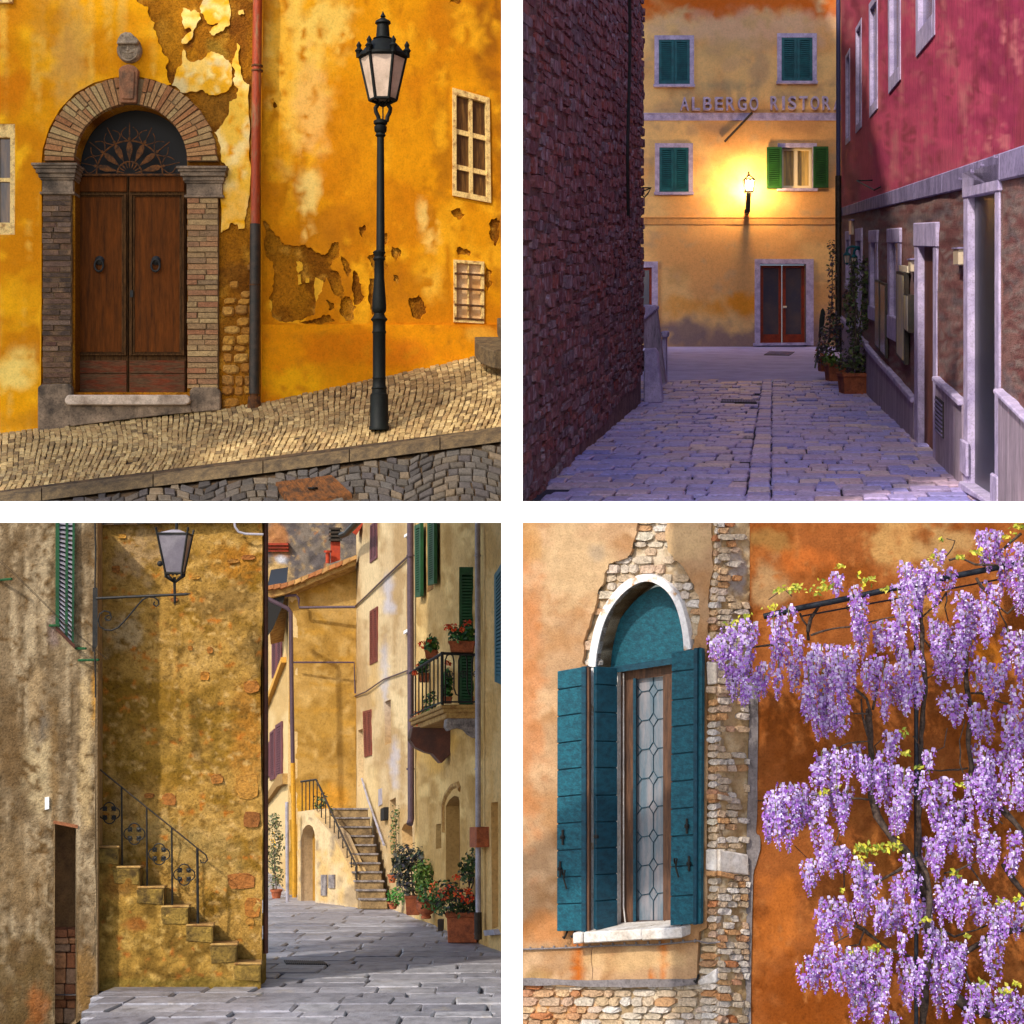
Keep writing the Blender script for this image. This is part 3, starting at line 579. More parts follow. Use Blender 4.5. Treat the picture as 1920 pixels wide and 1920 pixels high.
# road
def road(px, t): a = kerbpt(px, 26, .25); b = W(px, interp([-90, 940], [985, 958], px), 16.7); return a.lerp(b, t)
rb = MB()
for i in range(20):
    a = -90 + i * 54; b = a + 54; dn = Vector((0, 0, -.035)); rb.add([road(a, 0) + dn, road(b, 0) + dn, road(b, 1) + dn, road(a, 1) + dn], [(0, 1, 2, 3)])
rd = rb.build('road', M['grout'], label='dark cobbled road below the granite kerb', cat='road', kind='structure')
cover_px = [(517, 906), (622, 893), (660, 928), (545, 947)]
r = random.Random(12); it = []; cov = np.array(cover_px) ; cc = cov.mean(0); covg = [tuple(cc + (c - cc) * 1.06) for c in cov]
def RQ(x, y, o=0):
    a = kerbpt(x, 26, .25); ye = interp([-90, 940], [985, 958], x); b = W(x, ye, 16.7); lo_, hi_ = 0., 1.
    for _ in range(14):
        mid = (lo_ + hi_) / 2; p = a.lerp(b, mid)
        if 960 - p.z / p.y * F < y: lo_ = mid
        else: hi_ = mid
    return a.lerp(b, lo_) + Vector((0, 0, o))
def fan(x): k = (x % 190) / 190; return -26 * math.sin(math.pi * k) + x * -.11
row = 0
for y0 in np.arange(870, 1120, 12.5):
    x = -80 + r.uniform(0, 20)
    while x < 970:
        wd = r.uniform(16, 30); x1 = x + wd; gx = 1.3; gy = 1.1; jj = lambda: r.uniform(-1.6, 1.6)
        q = [(x + gx + jj(), y0 + fan(x) + gy + jj() * .6), (x1 - gx + jj(), y0 + fan(x1) + gy + jj() * .6), (x1 - gx + jj(), y0 + 12.5 + fan(x1) - gy + jj() * .6), (x + gx + jj(), y0 + 12.5 + fan(x) - gy + jj() * .6)]
        c = np.mean(q, 0); kp = kerbpt(c[0], 26, .25); yk = 960 - kp.z / kp.y * F; ye = interp([-90, 940], [985, 958], c[0])
        if yk + 3 < c[1] < ye + 3 and not inside(np.array([c]), covg)[0]:
            qq = [RQ(u_, max(v_, yk + 1), -.035) for u_, v_ in q]; h = .03 + r.uniform(-.008, .006)
            it.append((c[1], lambda mb, qq=qq, h=h: pad(mb, qq, Vector((r.uniform(-.1, .1), -.3, .95)), h, .2)))
        x = x1
pieces(it, 'cobble', M['cobble'], rd, 300, 'cobble_field', smooth=False)
mc = T('manhole_cover', 'rust brown square manhole cover set in the dark cobbles', 'manhole cover', road(590, .7))
one(lambda m: m.prism([RQ(x, y, .012) for x, y in cover_px], [RQ(x, y, -.04) for x, y in cover_px]), 'plate', M['rust'], mc)
qd = quad(*cover_px)
for i in range(16):
    u = (i + .5) / 16; one(lambda m: m.prism([RQ(*qd(u - .014, .03), .02), RQ(*qd(u + .014, .03), .02), RQ(*qd(u + .014, .97), .02), RQ(*qd(u - .014, .97), .02)], [RQ(*qd(u - .014, .03), .008), RQ(*qd(u + .014, .03), .008), RQ(*qd(u + .014, .97), .008), RQ(*qd(u - .014, .97), .008)]), 'rib', M['rust'], mc)
one(lambda m: m.lathe(RQ(*qd(.5, .5), .015), [(0, .05), (.012, .05)], 14), 'lifting_eye', M['dark'], mc)

# street lamp
LY = 17.9
lp = T('street_lamp', 'tall dark green cast-iron street lamp with six-sided lantern on the pavement', 'street lamp', W(712, 800, LY))
one(lambda m: m.lathe_px(711, LY, [(806, 19), (800, 19), (798, 17.5), (740, 17), (737, 14), (730, 13.5), (728, 15), (724, 12.5), (711, 12), (709, 13), (706, 12), (626, 12), (623, 13.5), (619, 12), (604, 12), (599, 16), (594, 12), (588, 9.5), (584, 12.5), (578, 13.5), (560, 12.5), (520, 9.5), (490, 9), (486, 12), (481, 9), (473, 12), (470, 9)], 24), 'base', M['lampgreen'], lp, smooth=True)
one(lambda m: m.lathe_px(713.5, LY, [(474, 9), (470, 8), (258, 6.6), (254, 10), (250, 8), (246, 11.5), (238, 12), (235, 9.5), (232, 13), (227, 13), (224, 7), (223, 3)], 20), 'shaft', M['lampgreen'], lp, smooth=True)
for sx in (-1, 1): one(lambda m: m.tube([W(718 + sx * a, y, LY) for a, y in ((7, 228), (9, 218), (13, 210), (14, 203), (10, 197))], .022, 8), 'fork', M['lampgreen'], lp, smooth=True)
one(lambda m: m.tube([W(718, 228, LY), W(718, 190, LY)], .008, 6), 'gas_rod', M['lampgreen'], lp)
LC = 718; kx_ = LY / F
def hexp(y, hw_, rot=0): c = W(LC, y, LY); return [Vector((c.x + hw_ * kx_ * math.cos(math.pi / 3 * i + rot), LY + hw_ * kx_ * math.sin(math.pi / 3 * i + rot), c.z)) for i in range(6)]
t_, b_ = hexp(108, 43), hexp(188, 25)
one(lambda m: [m.tube([t_[i], b_[i]], .017, 6) for i in range(6)] + [m.tube(hexp(y, h_) + [hexp(y, h_)[0]], .016, 6) for y, h_ in ((108, 43), (188, 25))] + [m.tube([b_[i], W(LC, 200, LY)], .01, 5) for i in range(6)], 'cage', M['lampgreen'], lp)
for i in range(6):
    j = (i + 1) % 6; c_ = W(LC, 150, LY)
    def pane(m): m.prism([t_[i], t_[j], b_[j], b_[i]], [p + (Vector((c_.x, c_.y, p.z)) - p).normalized() * .006 for p in (t_[i], t_[j], b_[j], b_[i])])
    one(pane, 'pane', M['frosted'], lp)
one(lambda m: m.lathe_px(LC, LY, [(108, 46), (104, 46), (98, 40), (86, 30), (78, 22), (75, 17), (73, 19), (70, 13), (46, 11), (44, 15), (40, 14), (37, 9), (33, 3), (31, 5.5), (27, 3), (25, 2), (21, .5)], 12, rot=0), 'hood', M['lampgreen'], lp, smooth=True)
for i in range(6): one(lambda m: m.lathe(hexp(106, 45)[i] - Vector((0, 0, .01)), [(0, .03), (.05, .03), (.07, .045), (.1, .02), (.13, .028), (.17, .004)], 8), 'finial', M['lampgreen'], lp, smooth=True)
# ================================================================== upper right: street at dusk between dark stone wall and pink house
KZ2 = (960 - 435) / F
def G2(X, Y, o=0.0): return Vector((X, Y, 0.121 * Y - 1.505 + o))
L2 = Pl(990, 13.1, 1205, 26.1); R2 = Pl(1835, 13.3, 1578, 40.0); F2 = Pl(1200, 50.0, 1600, 50.0)
M['rubblebed'] = mat('dark rubble core', C(140, 108, 106), C(100, 76, 76), 6, rough=1, bump=0.9, bscale=20, bdist=.05)
M['darkstone'] = mat('dark red rubble', rnd=[C(140, 84, 84), C(116, 70, 76), C(158, 98, 94), C(132, 92, 98), C(150, 78, 70), C(140, 116, 124), C(98, 62, 70)], col2=C(176, 160, 170), scale=5, lo=.5, hi=.72, rough=0.95, bump=1.0, bscale=14, grime=.4, bdist=.05)
M['hotel'] = mat('ochre hotel plaster', attr=True, scale=3, rough=0.92, bump=0.2, bscale=22, grime=0.10, bdist=.015, spec=.15)
M['lowband'] = mat('ochre band', C(226, 164, 96), C(206, 150, 96), 3, rough=.9, bump=.2, bscale=26, grime=.12)
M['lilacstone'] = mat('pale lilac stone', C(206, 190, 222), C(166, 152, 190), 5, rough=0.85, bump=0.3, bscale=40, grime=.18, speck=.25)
M['teal'] = mat('teal shutter paint', C(18, 96, 104), C(12, 74, 84), 5, rough=0.5, bump=0.05, grime=.12)
M['green'] = mat('green shutter paint', C(38, 92, 34), C(28, 70, 28), 5, rough=0.5, bump=0.05, grime=.12)
M['reddoor'] = mat('red brown door paint', C(150, 52, 20), C(120, 40, 18), 6, rough=0.45, bump=0.1, grime=.2)
M['pinkwall'] = mat('pink limewash', attr=True, scale=2.5, rough=0.92, bump=0.4, bscale=30, grime=0.22, stretch=(1.6, 1.6, .35), bdist=.02, spec=.15)
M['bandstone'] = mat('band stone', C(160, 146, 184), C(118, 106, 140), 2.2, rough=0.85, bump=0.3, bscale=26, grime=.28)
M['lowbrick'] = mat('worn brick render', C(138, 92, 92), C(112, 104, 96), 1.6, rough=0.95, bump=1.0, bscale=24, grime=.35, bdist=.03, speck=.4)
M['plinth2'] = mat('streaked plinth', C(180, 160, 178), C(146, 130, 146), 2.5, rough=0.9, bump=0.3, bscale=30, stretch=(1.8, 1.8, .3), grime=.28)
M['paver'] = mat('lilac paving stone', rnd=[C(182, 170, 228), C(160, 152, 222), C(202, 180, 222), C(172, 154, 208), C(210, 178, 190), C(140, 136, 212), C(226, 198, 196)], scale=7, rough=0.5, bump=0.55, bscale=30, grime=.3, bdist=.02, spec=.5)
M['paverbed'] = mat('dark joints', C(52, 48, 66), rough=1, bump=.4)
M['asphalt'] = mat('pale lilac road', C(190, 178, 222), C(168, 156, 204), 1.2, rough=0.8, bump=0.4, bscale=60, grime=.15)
M['cream2'] = mat('cream window paint', C(238, 222, 190), rough=.5, bump=0.03, grime=.05)
M['curtain'] = mat('net curtain in lit tone', C(210, 180, 110), C(150, 130, 96), 4, rough=.8, bump=.1, stretch=(4, 4, .3), grime=.1)  # lit look put into the colour, no lamp stands behind
M['hotelglass'] = mat('hotel door glass', C(70, 70, 84), C(96, 84, 84), 1.5, rough=.15, bump=0, grime=0, spec=.6)
M['bluereveal'] = mat('blue grey glass', C(96, 100, 150), C(80, 78, 120), 2, rough=.2, bump=.05, grime=.15, spec=.6)  # blue tone of the side house panes

# --- left rubble wall
lw = T('rubble_house', 'tall dark red rubble stone house wall along the left of the dusk street', 'house', G2(1.2, 20.0))
u0, u1 = 980 - 8, 1206
def Lz(px, py): return L2.pt(px, py)
def l2core(m):
    a = L2.pt(977, 0); b = L2.pt(1205, 757); b = Vector((b.x, b.y, 0)); n = L2.n * -.03
    top = 1.5; back = Vector((-.35, 8.0, 0)); bk = [Vector((a.x - .02, a.y, 0)) , ]
    c1 = Vector((a.x, a.y, 0)) + n; c2 = b + n; c3 = Vector((3.55, 47.0, 0)); c4 = Vector((1.2, 47, 0)); c5 = Vector((.12, 22.5, 0))
    foot = [c1, c2, c3, c4, c5]; zb = lambda p: max(.03, .121 * p.y - 1.9)
    m.prism([Vector((p.x, p.y, top + .52 * p.y)) for p in foot], [Vector((p.x, p.y, zb(p))) for p in foot])  # unseen height and rear depth shaped to block sun from lane and hotel
one(l2core, 'wall', M['rubblebed'], lw)
r = random.Random(3); it = []
Llen = (L2.pt(1205, 0) - L2.pt(977, 0)).length; P0 = L2.pt(977, 960); P0.z = 0
lev = (L2.d + Vector((0, 0, KZ2 * L2.d.y)))
def LP(u, v, o=0): p = P0 + L2.d * u; return Vector((p.x, p.y, KZ2 * (p.y) + v)) + L2.n * o     # u along wall, v above eye level line
cells = {}; v = -2.2; Hs = .13
while v < 7.3:
    h = r.uniform(.08, .16); u = 0.0
    while u < Llen:
        um = min(u + r.uniform(.25, .95) * (1.4 if h > .16 else 1), Llen); cut = [v, v + h] if r.random() < .7 or h < .14 else [v, v + h * r.uniform(.4, .6), v + h]
        for va, vb in zip(cut[:-1], cut[1:]):
            dv = .05 * math.sin(u * 1.3 + v * 2) + r.uniform(-.02, .02); a_, b_ = va + dv, vb + dv; mid = LP((u + um) / 2, (a_ + b_) / 2)
            gz = .121 * mid.y - 1.505; py = 960 - F * mid.z / mid.y
            if mid.z > gz - .05 and py > -30 and um - u > .08:
                q = [LP(x_, y_, -.05) for x_, y_ in ragged(u + .006, a_ + .003, min(um - .010, Llen - .01), b_ - .005, r, 9, .08)]
                hh = r.uniform(.03, .05)
                it.append((1e3 / mid.y * (um - u), lambda mb, q=q, hh=hh: poly_pad(mb, q, (L2.n + Vector((0, r.uniform(-.12, .12), r.uniform(-.12, .12)))).normalized(), hh, .12)))
        u = um
    v += h
pieces(it, 'stone', M['darkstone'], lw, 300, 'stone_field')
one(lambda m: m.tube([L2.pt(1166 + 1.5 * math.sin(y / 60) - y / 130, y, .1) for y in range(-20, 430, 25)], .022, 6), 'cable', M['iron'], lw)
hk = T('wall_hook', 'thin bent iron hook on the corner of the dark rubble wall', 'hook', L2.pt(1206, 350))
one(lambda m: (m.tube([W(x, y, 26) for x, y in ((1204, 352), (1221, 352), (1214, 364), (1208, 370), (1204, 366), (1206, 358), (1220, 353))], .012, 6),), 'rod', M['iron'], hk)

# --- stone stair parapet at the end of the wall
pp = T('stair_parapet', 'sloping stone stair parapet with squat end slab beyond the rubble wall', 'parapet', W(1225, 755, 26.4))
def pris(poly, Ya, Yb): return lambda m: m.prism([W(x, y, Ya) for x, y in poly], [W(x, y, Ya) + Vector((.15 * (Yb - Ya), Yb - Ya, .12 * (Yb - Ya))) for x, y in poly])
one(pris([(1207, 654), (1228, 653), (1232, 662), (1242, 755), (1207, 757)], 26.3, 26.7), 'end_slab', M['lilacstone'], pp, bevel=.02)
one(pris([(1207, 600), (1229, 575), (1231, 580), (1247, 718), (1236, 722), (1228, 660), (1207, 652)], 28.3, 28.7), 'wall_panel', M['plinth2'], pp)
one(pris([(1200, 592), (1206, 571), (1231, 572), (1232, 580), (1208, 600)], 28.2, 28.8), 'coping', M['lilacstone'], pp, bevel=.02)
one(pris([(1241, 632), (1249, 632), (1249, 720), (1241, 722)], 30.5, 30.9), 'newel', M['lilacstone'], pp, bevel=.01)
one(pris([(1239, 621), (1252, 621), (1251, 633), (1240, 633)], 30.4, 31.0), 'newel_cap', M['lilacstone'], pp, bevel=.02)

# --- hotel facade
hf = T('hotel', 'ochre hotel facade with teal shutters and lettering at the street end', 'hotel', W(1400, 645, 50))
wq = {'a': (1235, 75, 1293, 158), 'b': (1465, 71, 1523, 152), 'c': (1236, 277, 1291, 360), 'd': (1466, 277, 1523, 353)}
doorq = (1425, 495, 1511, 646)
holes = [[(x0, y0), (x1, y0), (x1, y1), (x0, y1)] for (x0, y0, x1, y1) in list(wq.values())] + [[(1425, 494), (1511, 494), (1511, 652), (1425, 652)]]
hcol = colours(C(246, 196, 128), [('n', 90, 80, C(230, 172, 108), .44, .62), ('b', 1390, 0, 260, 40, C(206, 96, 20), .95), ('b', 1400, 55, 220, 40, C(222, 178, 146), .7), ('b', 1370, 90, 60, 26, C(206, 166, 112), .6), ('b', 1372, 122, 22, 18, C(226, 182, 130), .8), ('b', 1430, 125, 26, 40, C(196, 160, 120), .8), ('b', 1360, 160, 40, 14, C(176, 150, 116), .6), ('b', 1260, 200, 60, 14, C(184, 150, 116), .5), ('b', 1350, 240, 36, 16, C(178, 140, 110), .6), ('b', 1500, 235, 50, 20, C(196, 140, 90), .6),
    ('b', 1390, 570, 60, 26, C(238, 150, 20), .85), ('b', 1300, 575, 60, 24, C(236, 160, 60), .7), ('b', 1450, 640, 260, 36, C(150, 122, 116), .95), ('b', 1275, 625, 60, 30, C(140, 118, 116), .9), ('b', 1270, 515, 24, 26, C(206, 160, 100), .6), ('n', 24, 20, C(214, 170, 120), .6, .74), ('b', 1540, 600, 24, 30, C(180, 140, 120), .6)], 41)
sheet('facade', F2, [(1180, -30), (1620, -30), (1620, 664), (1180, 676)], holes, 0, .3, M['hotel'], hcol, 7, .02, 50, hf, 43)
for i, (y0, y1) in enumerate(((213, 226), (408, 421))):
    xs = [1200, 1262, 1292, 1333, 1371, 1410, 1450, 1492, 1535, 1585]
    for a, b in zip(xs[:-1], xs[1:]): one(lambda m: (m.slab(F2, [(a + .3, y0), (b, y0), (b, y1), (a + .3, y1)], .0, .02), m.slab(F2, [(a + .3, y0 - 1), (b, y0 - 1), (b, y0 + 1), (a + .3, y0 + 1)], .0, .035)), 'string_course', M['lilacstone'] if i == 0 else M['lowband'], hf)
def surround(x0, y0, x1, y1, w_, sill=True):
    k = MB()
    k.slab(F2, [(x0 - w_, y0 - w_), (x1 + w_, y0 - w_), (x1 + w_, y0), (x0 - w_, y0)], -.1, .05); k.slab(F2, [(x0 - w_, y0), (x0, y0), (x0, y1), (x0 - w_, y1)], -.1, .048); k.slab(F2, [(x1, y0), (x1 + w_, y0), (x1 + w_, y1), (x1, y1)], -.1, .048)
    s = k.build('window_surround', M['lilacstone'], hf)
    if sill: one(lambda m: m.slab(F2, [(x0 - w_ - 2, y1 + 1), (x1 + w_ + 2, y1 + 1), (x1 + w_ + 1, y1 + 6), (x0 - w_ - 1, y1 + 6)], -.1, .1), 'sill', M['lilacstone'], s)
    return s
for k_, (x0, y0, x1, y1) in wq.items():
    surround(x0, y0, x1, y1, 8)
    one(lambda m: m.slab(F2, [(x0, y0), (x1, y0), (x1, y1), (x0, y1)], -.28, -.24), 'window_back', M['dark'], hf)
    if k_ != 'd':
        xm = (x0 + x1) / 2
        for a, b in ((x0, xm - .3), (xm + .3, x1)): louvre(F2, rect(a, y0, b, y1), hf, M['teal'], 19, -.02, fw=.17, th=.06)
wd = one(lambda m: m.slab(F2, [(1466, 277), (1523, 277), (1523, 353), (1466, 353)], -.22, -.2), 'window', M['cream2'], hf)
for a, b in ((1470, 1489), (1497, 1518)):
    one(lambda m: m.slab(F2, [(a, 281), (b, 281), (b, 347), (a, 347)], -.2, -.17), 'curtain', M['curtain'], wd)
one(lambda m: [m.slab(F2, p, -.18, -.1) for p in ([(1466, 277), (1470, 277), (1470, 353), (1466, 353)], [(1489.5, 277), (1496.5, 277), (1496.5, 353), (1489.5, 353)], [(1518.5, 277), (1523, 277), (1523, 353), (1518.5, 353)], [(1470, 277), (1489.5, 277), (1489.5, 281), (1470, 281)], [(1496.5, 277), (1518.5, 277), (1518.5, 281), (1496.5, 281)], [(1470, 347), (1489.5, 347), (1489.5, 353), (1470, 353)], [(1496.5, 347), (1518.5, 347), (1518.5, 353), (1496.5, 353)])], 'window_frame', M['cream2'], wd)
louvre(F2, rect(1437, 277, 1465, 355), hf, M['green'], 19, .05, fw=.14, th=.06); louvre(F2, rect(1524, 276, 1552, 353), hf, M['green'], 19, .05, fw=.14, th=.06)
# hotel doors
k = MB()
k.slab(F2, [(1415, 486), (1525, 486), (1525, 495), (1415, 495)], -.1, .05); k.slab(F2, [(1415, 495), (1425, 495), (1425, 650), (1415, 650)], -.1, .048); k.slab(F2, [(1511, 495), (1525, 495), (1525, 648), (1511, 648)], -.1, .048)
k.build('door_surround', M['lilacstone'], hf)
for a, b in ((1426, 1467), (1468, 1510)):
    q = rect(a, 496, b, 643)
    d = one(lambda m: (m.bar(F2, q, 0, 0, .15, 1, -.2, -.12), m.bar(F2, q, .85, 0, 1, 1, -.2, -.12), m.bar(F2, q, .15, 0, .85, .035, -.2, -.121), m.bar(F2, q, .15, .885, .85, 1, -.2, -.121)), 'door', M['reddoor'], hf)
    one(lambda m: m.bar(F2, q, .15, .035, .85, .885, -.18, -.17), 'pane', M['hotelglass'], d)
one(lambda m: (m.tube([F2.pt(1469, 575, -.1), F2.pt(1476, 575, -.08)], .03, 6)), 'door_handle', M['cream2'], hf)
one(lambda m: m.slab(F2, [(1412, 644), (1516, 643), (1516, 648), (1412, 649)], -.3, .15), 'doorstep', M['lilacstone'], hf)
d = one(lambda m: (m.slab(F2, [(1190, 502), (1222, 502), (1222, 640), (1190, 640)], -.05, .02),), 'door', M['reddoor'], hf)
one(lambda m: m.slab(F2, [(1190, 507), (1217, 507), (1217, 640), (1190, 640)], .02, .03), 'pane', M['hotelglass'], d)
one(lambda m: (m.slab(F2, [(1190, 491), (1233, 491), (1233, 502), (1190, 502)], 0, .08), m.slab(F2, [(1222, 502), (1233, 502), (1233, 645), (1222, 645)], 0, .078)), 'door_surround', M['lilacstone'], hf)
# lettering
sg = T('hotel_sign', 'raised pale capital letters reading ALBERGO RISTORA on the ochre facade', 'sign', F2.pt(1274, 208, .05))
def letter(ch, x0, x1, y0, y1):
    cu = bpy.data.curves.new('letter', 'FONT'); cu.body = ch; cu.size = 1; cu.extrude = .03; cu.offset = .012
    o = bpy.data.objects.new('letter', cu); COL.objects.link(o); dg = bpy.context.evaluated_depsgraph_get(); me = bpy.data.meshes.new_from_object(o.evaluated_get(dg)); bpy.data.objects.remove(o)
    P = np.array([v.co[:] for v in me.vertices]); mn, mx = P.min(0), P.max(0)
    for v in me.vertices:
        px = x0 + (v.co.x - mn[0]) / (mx[0] - mn[0]) * (x1 - x0); py = y1 - (v.co.y - mn[1]) / (mx[1] - mn[1]) * (y1 - y0); v.co = F2.pt(px, py, .06 + .06 * (v.co.z / .03))
    me.materials.clear(); me.materials.append(M['lilacstone']); link(bpy.data.objects.new('letter', me), sg)
xs = [(1275, 1291), (1297, 1312), (1318, 1334), (1340, 1355), (1361, 1377), (1383, 1399), (1405, 1421)]
for ch, (a, b) in zip('ALBERGO', xs): letter(ch, a, b, 183.5, 208)
xs = [(1444, 1458.5), (1466, 1470.5), (1477, 1492), (1498, 1513), (1519, 1535), (1541, 1556), (1562, 1578)]
for ch, (a, b) in zip('RISTORA', xs): letter(ch, a, b, 182, 207)
one(lambda m: m.tube([F2.pt(1410, 212, .06), F2.pt(1358, 267, .1)], .035, 8), 'flag_pole', M['bark'], label='thin bare wooden pole leaning from the ochre facade under the lettering', cat='pole')
# lit wall lantern
M['lampglow'] = mat('glowing lamp glass', (1, .9, .7), rough=.4, bump=0, grime=0, emit=(1.0, .63, .24), est=210.0)
wl2 = T('lit_wall_lamp', 'lit lantern on an upright iron bracket glowing against the ochre facade', 'wall lamp', F2.pt(1403, 398, .3)); WY = 49.35; kk = WY / F
one(lambda m: (m.tube([W(1404, 361, WY), W(1402, 396, WY), W(1400, 400, WY + .6)], .07, 8), m.tube([W(1402, 397, WY), W(1397, 398, WY), W(1398, 393, WY)], .035, 6)), 'bracket', M['iron'], wl2)
def sq(y, hw_): c = W(1404, y, WY); return [Vector((c.x + hw_ * kk * a, WY + hw_ * kk * b, c.z)) for a, b in ((-1, -1), (1, -1), (1, 1), (-1, 1))]
one(lambda m: [m.tube([sq(338, 9)[i], sq(359, 6.5)[i]], .022, 5) for i in range(4)] + [m.tube(sq(338, 9) + [sq(338, 9)[0]], .026, 5), m.tube(sq(359, 6.5) + [sq(359, 6.5)[0]], .03, 5), m.tube([sq(338, 9)[0], W(1404, 328, WY)], .02, 5), m.tube([sq(338, 9)[1], W(1404, 328, WY)], .02, 5), m.lathe_px(1404, WY, [(331, 4), (328, 3), (326, 1), (324, 2), (321, .4)], 8)], 'cage', M['iron'], wl2)
one(lambda m: m.prism(sq(340, 7.6), sq(358, 5.8)), 'glass', M['lampglow'], wl2)
# --- ground: asphalt cross street and paved lane
def gz2(Y): return G2(0, Y).z if Y < 34.4 else lerp(G2(0, 34.4).z, W(0, 650, 50).z, (Y - 34.4) / 15.6)
rb = MB(); rb.add([Vector((1.5, 34.0, gz2(34.0) - .004)), Vector((12, 34.0, gz2(34.0) - .004)), Vector((12, 34.4, gz2(34.4))), Vector((1.5, 34.4, gz2(34.4))), Vector((12, 50.4, gz2(50.4))), Vector((1.5, 50.4, gz2(50.4)))], [(0, 1, 2, 3), (3, 2, 4, 5)])
rb.build('cross_road', M['asphalt'], label='pale lilac asphalt road crossing in front of the hotel', cat='road', kind='structure')
def Lx(Y): return L2.A.x + L2.d.x / L2.d.y * (Y - L2.A.y)
def Rx(Y): return R2.A.x + R2.d.x / R2.d.y * (Y - R2.A.y)
lb = MB(); lb.add([G2(.02, 12.2, -.03), G2(Rx(12.2) + .6, 12.2, -.03), G2(Rx(34.4) + .6, 34.4, -.03), G2(Lx(34.4) - .3, 34.4, -.03), G2(-.1, 20, -.03)], [(0, 1, 2, 3, 4)])
ln = lb.build('lane', M['paverbed'], label='lilac stone paved lane running from the camera to the hotel', cat='lane', kind='structure')
r = random.Random(21); it = []; Y = 12.2
while Y < 34.3:
    dY = r.uniform(.30, .42) if Y < 24 else r.uniform(.45, .6); xl, xr = Lx(Y) - (.12 if Y < 26 else .5), Rx(Y) + .25
    chn = [lerp(Lx(Y), Rx(Y), .0) + ((1400 - 960) / F * 13.5 + .15 * (Y - 13.5)) - Lx(Y), 0]; cx0 = (1398 - 960) / F * 13.5 + .153 * (Y - 13.5); cx1 = cx0 + .2
    x = xl - r.uniform(0, .2)
    while x < xr:
        if x < cx0 and x + .12 > cx0 - .02: x = cx0
        wdt = r.uniform(.14, .42)
        if abs(x - cx0) < 1e-6: x1 = cx1
        elif x < cx0 and x + wdt > cx0 - .09: x1 = cx0
        else: x1 = x + wdt
        g = .007; j = lambda: r.uniform(-.012, .012); sk = r.uniform(-.02, .02)
        a, b = Y + r.uniform(0, .03), Y + dY - r.uniform(.015, .05)
        if 960 + F * x / Y < 984: x = x1; continue
        q = [G2(x + g + j(), a + j(), -.03), G2(x1 - g + j(), a + j(), -.03), G2(x1 - g + j() + .15 * dY, b + j(), -.03), G2(x + g + j() + .15 * dY, b + j(), -.03)]
        h = .03 + r.uniform(-.012, .014); it.append((-Y, lambda mb, q=q, h=h: pad(mb, q, Vector((r.uniform(-.06, .06), -.12 + r.uniform(-.08, .08), .99)), h, .12)))
        x = x1
    Y += dY
pieces(it, 'paving_stone', M['paver'], ln, 300, 'paving_field')
def grate(name, quad_, Gf, label, nb=14, bm_=None):
    g = T(name, label, 'grate', Gf(*quad_[3])); q = quad(*quad_)
    one(lambda m: m.prism([Gf(*c, .01) for c in quad_], [Gf(*c, -.03) for c in quad_]), 'frame', M['dark'], g)
    for i in range(nb):
        u = (i + .5) / nb; w_ = .28 / nb; one(lambda m: m.prism([Gf(*q(u - w_, .08), .02), Gf(*q(u + w_, .08), .02), Gf(*q(u + w_, .92), .02), Gf(*q(u - w_, .92), .02)], [Gf(*q(u - w_, .08), .0), Gf(*q(u + w_, .08), .0), Gf(*q(u + w_, .92), .0), Gf(*q(u - w_, .92), .0)]), 'bar', bm_ or M['bandstone'], g)
def PG2(px, py, o=0): Y = 1.505 / (.121 - (960 - py) / F); return G2((px - 960) / F * Y, Y, o)
def PG2r(px, py, o=0):
    k = (960 - py) / F; a, b = gz2(34.4), gz2(50); s = (b - a) / 15.6; Y = (a - s * 34.4) / (k - s); return Vector(((px - 960) / F * Y, Y, gz2(Y) + o))
grate('drain_grate', [(1353, 749), (1416, 750), (1419, 756), (1351, 755)], PG2, 'long drain grate across the paved lane near its far end', 22)
grate('drain_grate', [(1443, 659), (1490, 660), (1480, 667), (1432, 666)], PG2r, 'dark drain grate in the asphalt before the hotel door', 18)

# --- pink house on the right
ph = T('pink_house', 'tall pink house with stone framed windows and brick ground floor', 'house', G2(Rx(20), 20.0))
ups = [[(1586, 105), (1594, 90), (1594, 264), (1586, 272)], [(1605, 53), (1616, 33), (1616, 238), (1605, 250)], [(1630, 8), (1646, -16), (1646, 203), (1631, 221)], [(1666, -75), (1689, -110), (1689, 149), (1667, 176)], [(1718, -160), (1754, -215), (1754, 65), (1719, 107)]]
lows = {'F': [(1809, 322), (1876, 304), (1876, 945), (1809, 912)], 'G': [(1716, 418), (1758, 416), (1758, 866), (1716, 838)], 'H': [(1665, 429), (1689, 427), (1689, 645), (1665, 632)], 'I': [(1630, 432), (1646, 431), (1646, 604), (1630, 597)], 'J': [(1605, 429), (1616, 427), (1616, 700), (1605, 690)], 'K': [(1586, 434), (1594, 433), (1594, 545), (1586, 541)]}
band_t = lambda x: 389 - .341 * (x - 1580); band_b = lambda x: 405 - .22 * (x - 1580)
pk = colours(C(216, 86, 116), [('n', 60, 60, C(196, 72, 106), .4, .6), ('b', 1600, 200, 60, 240, C(228, 104, 116), .8), ('b', 1890, 120, 70, 220, C(150, 46, 80), .8), ('b', 1760, 330, 120, 60, C(186, 92, 104), .5), ('n', 7, 90, C(214, 120, 124), .58, .74), ('n', 5, 60, C(168, 70, 84), .6, .75), ('n', 30, 120, C(160, 62, 80), .58, .7)], 51)
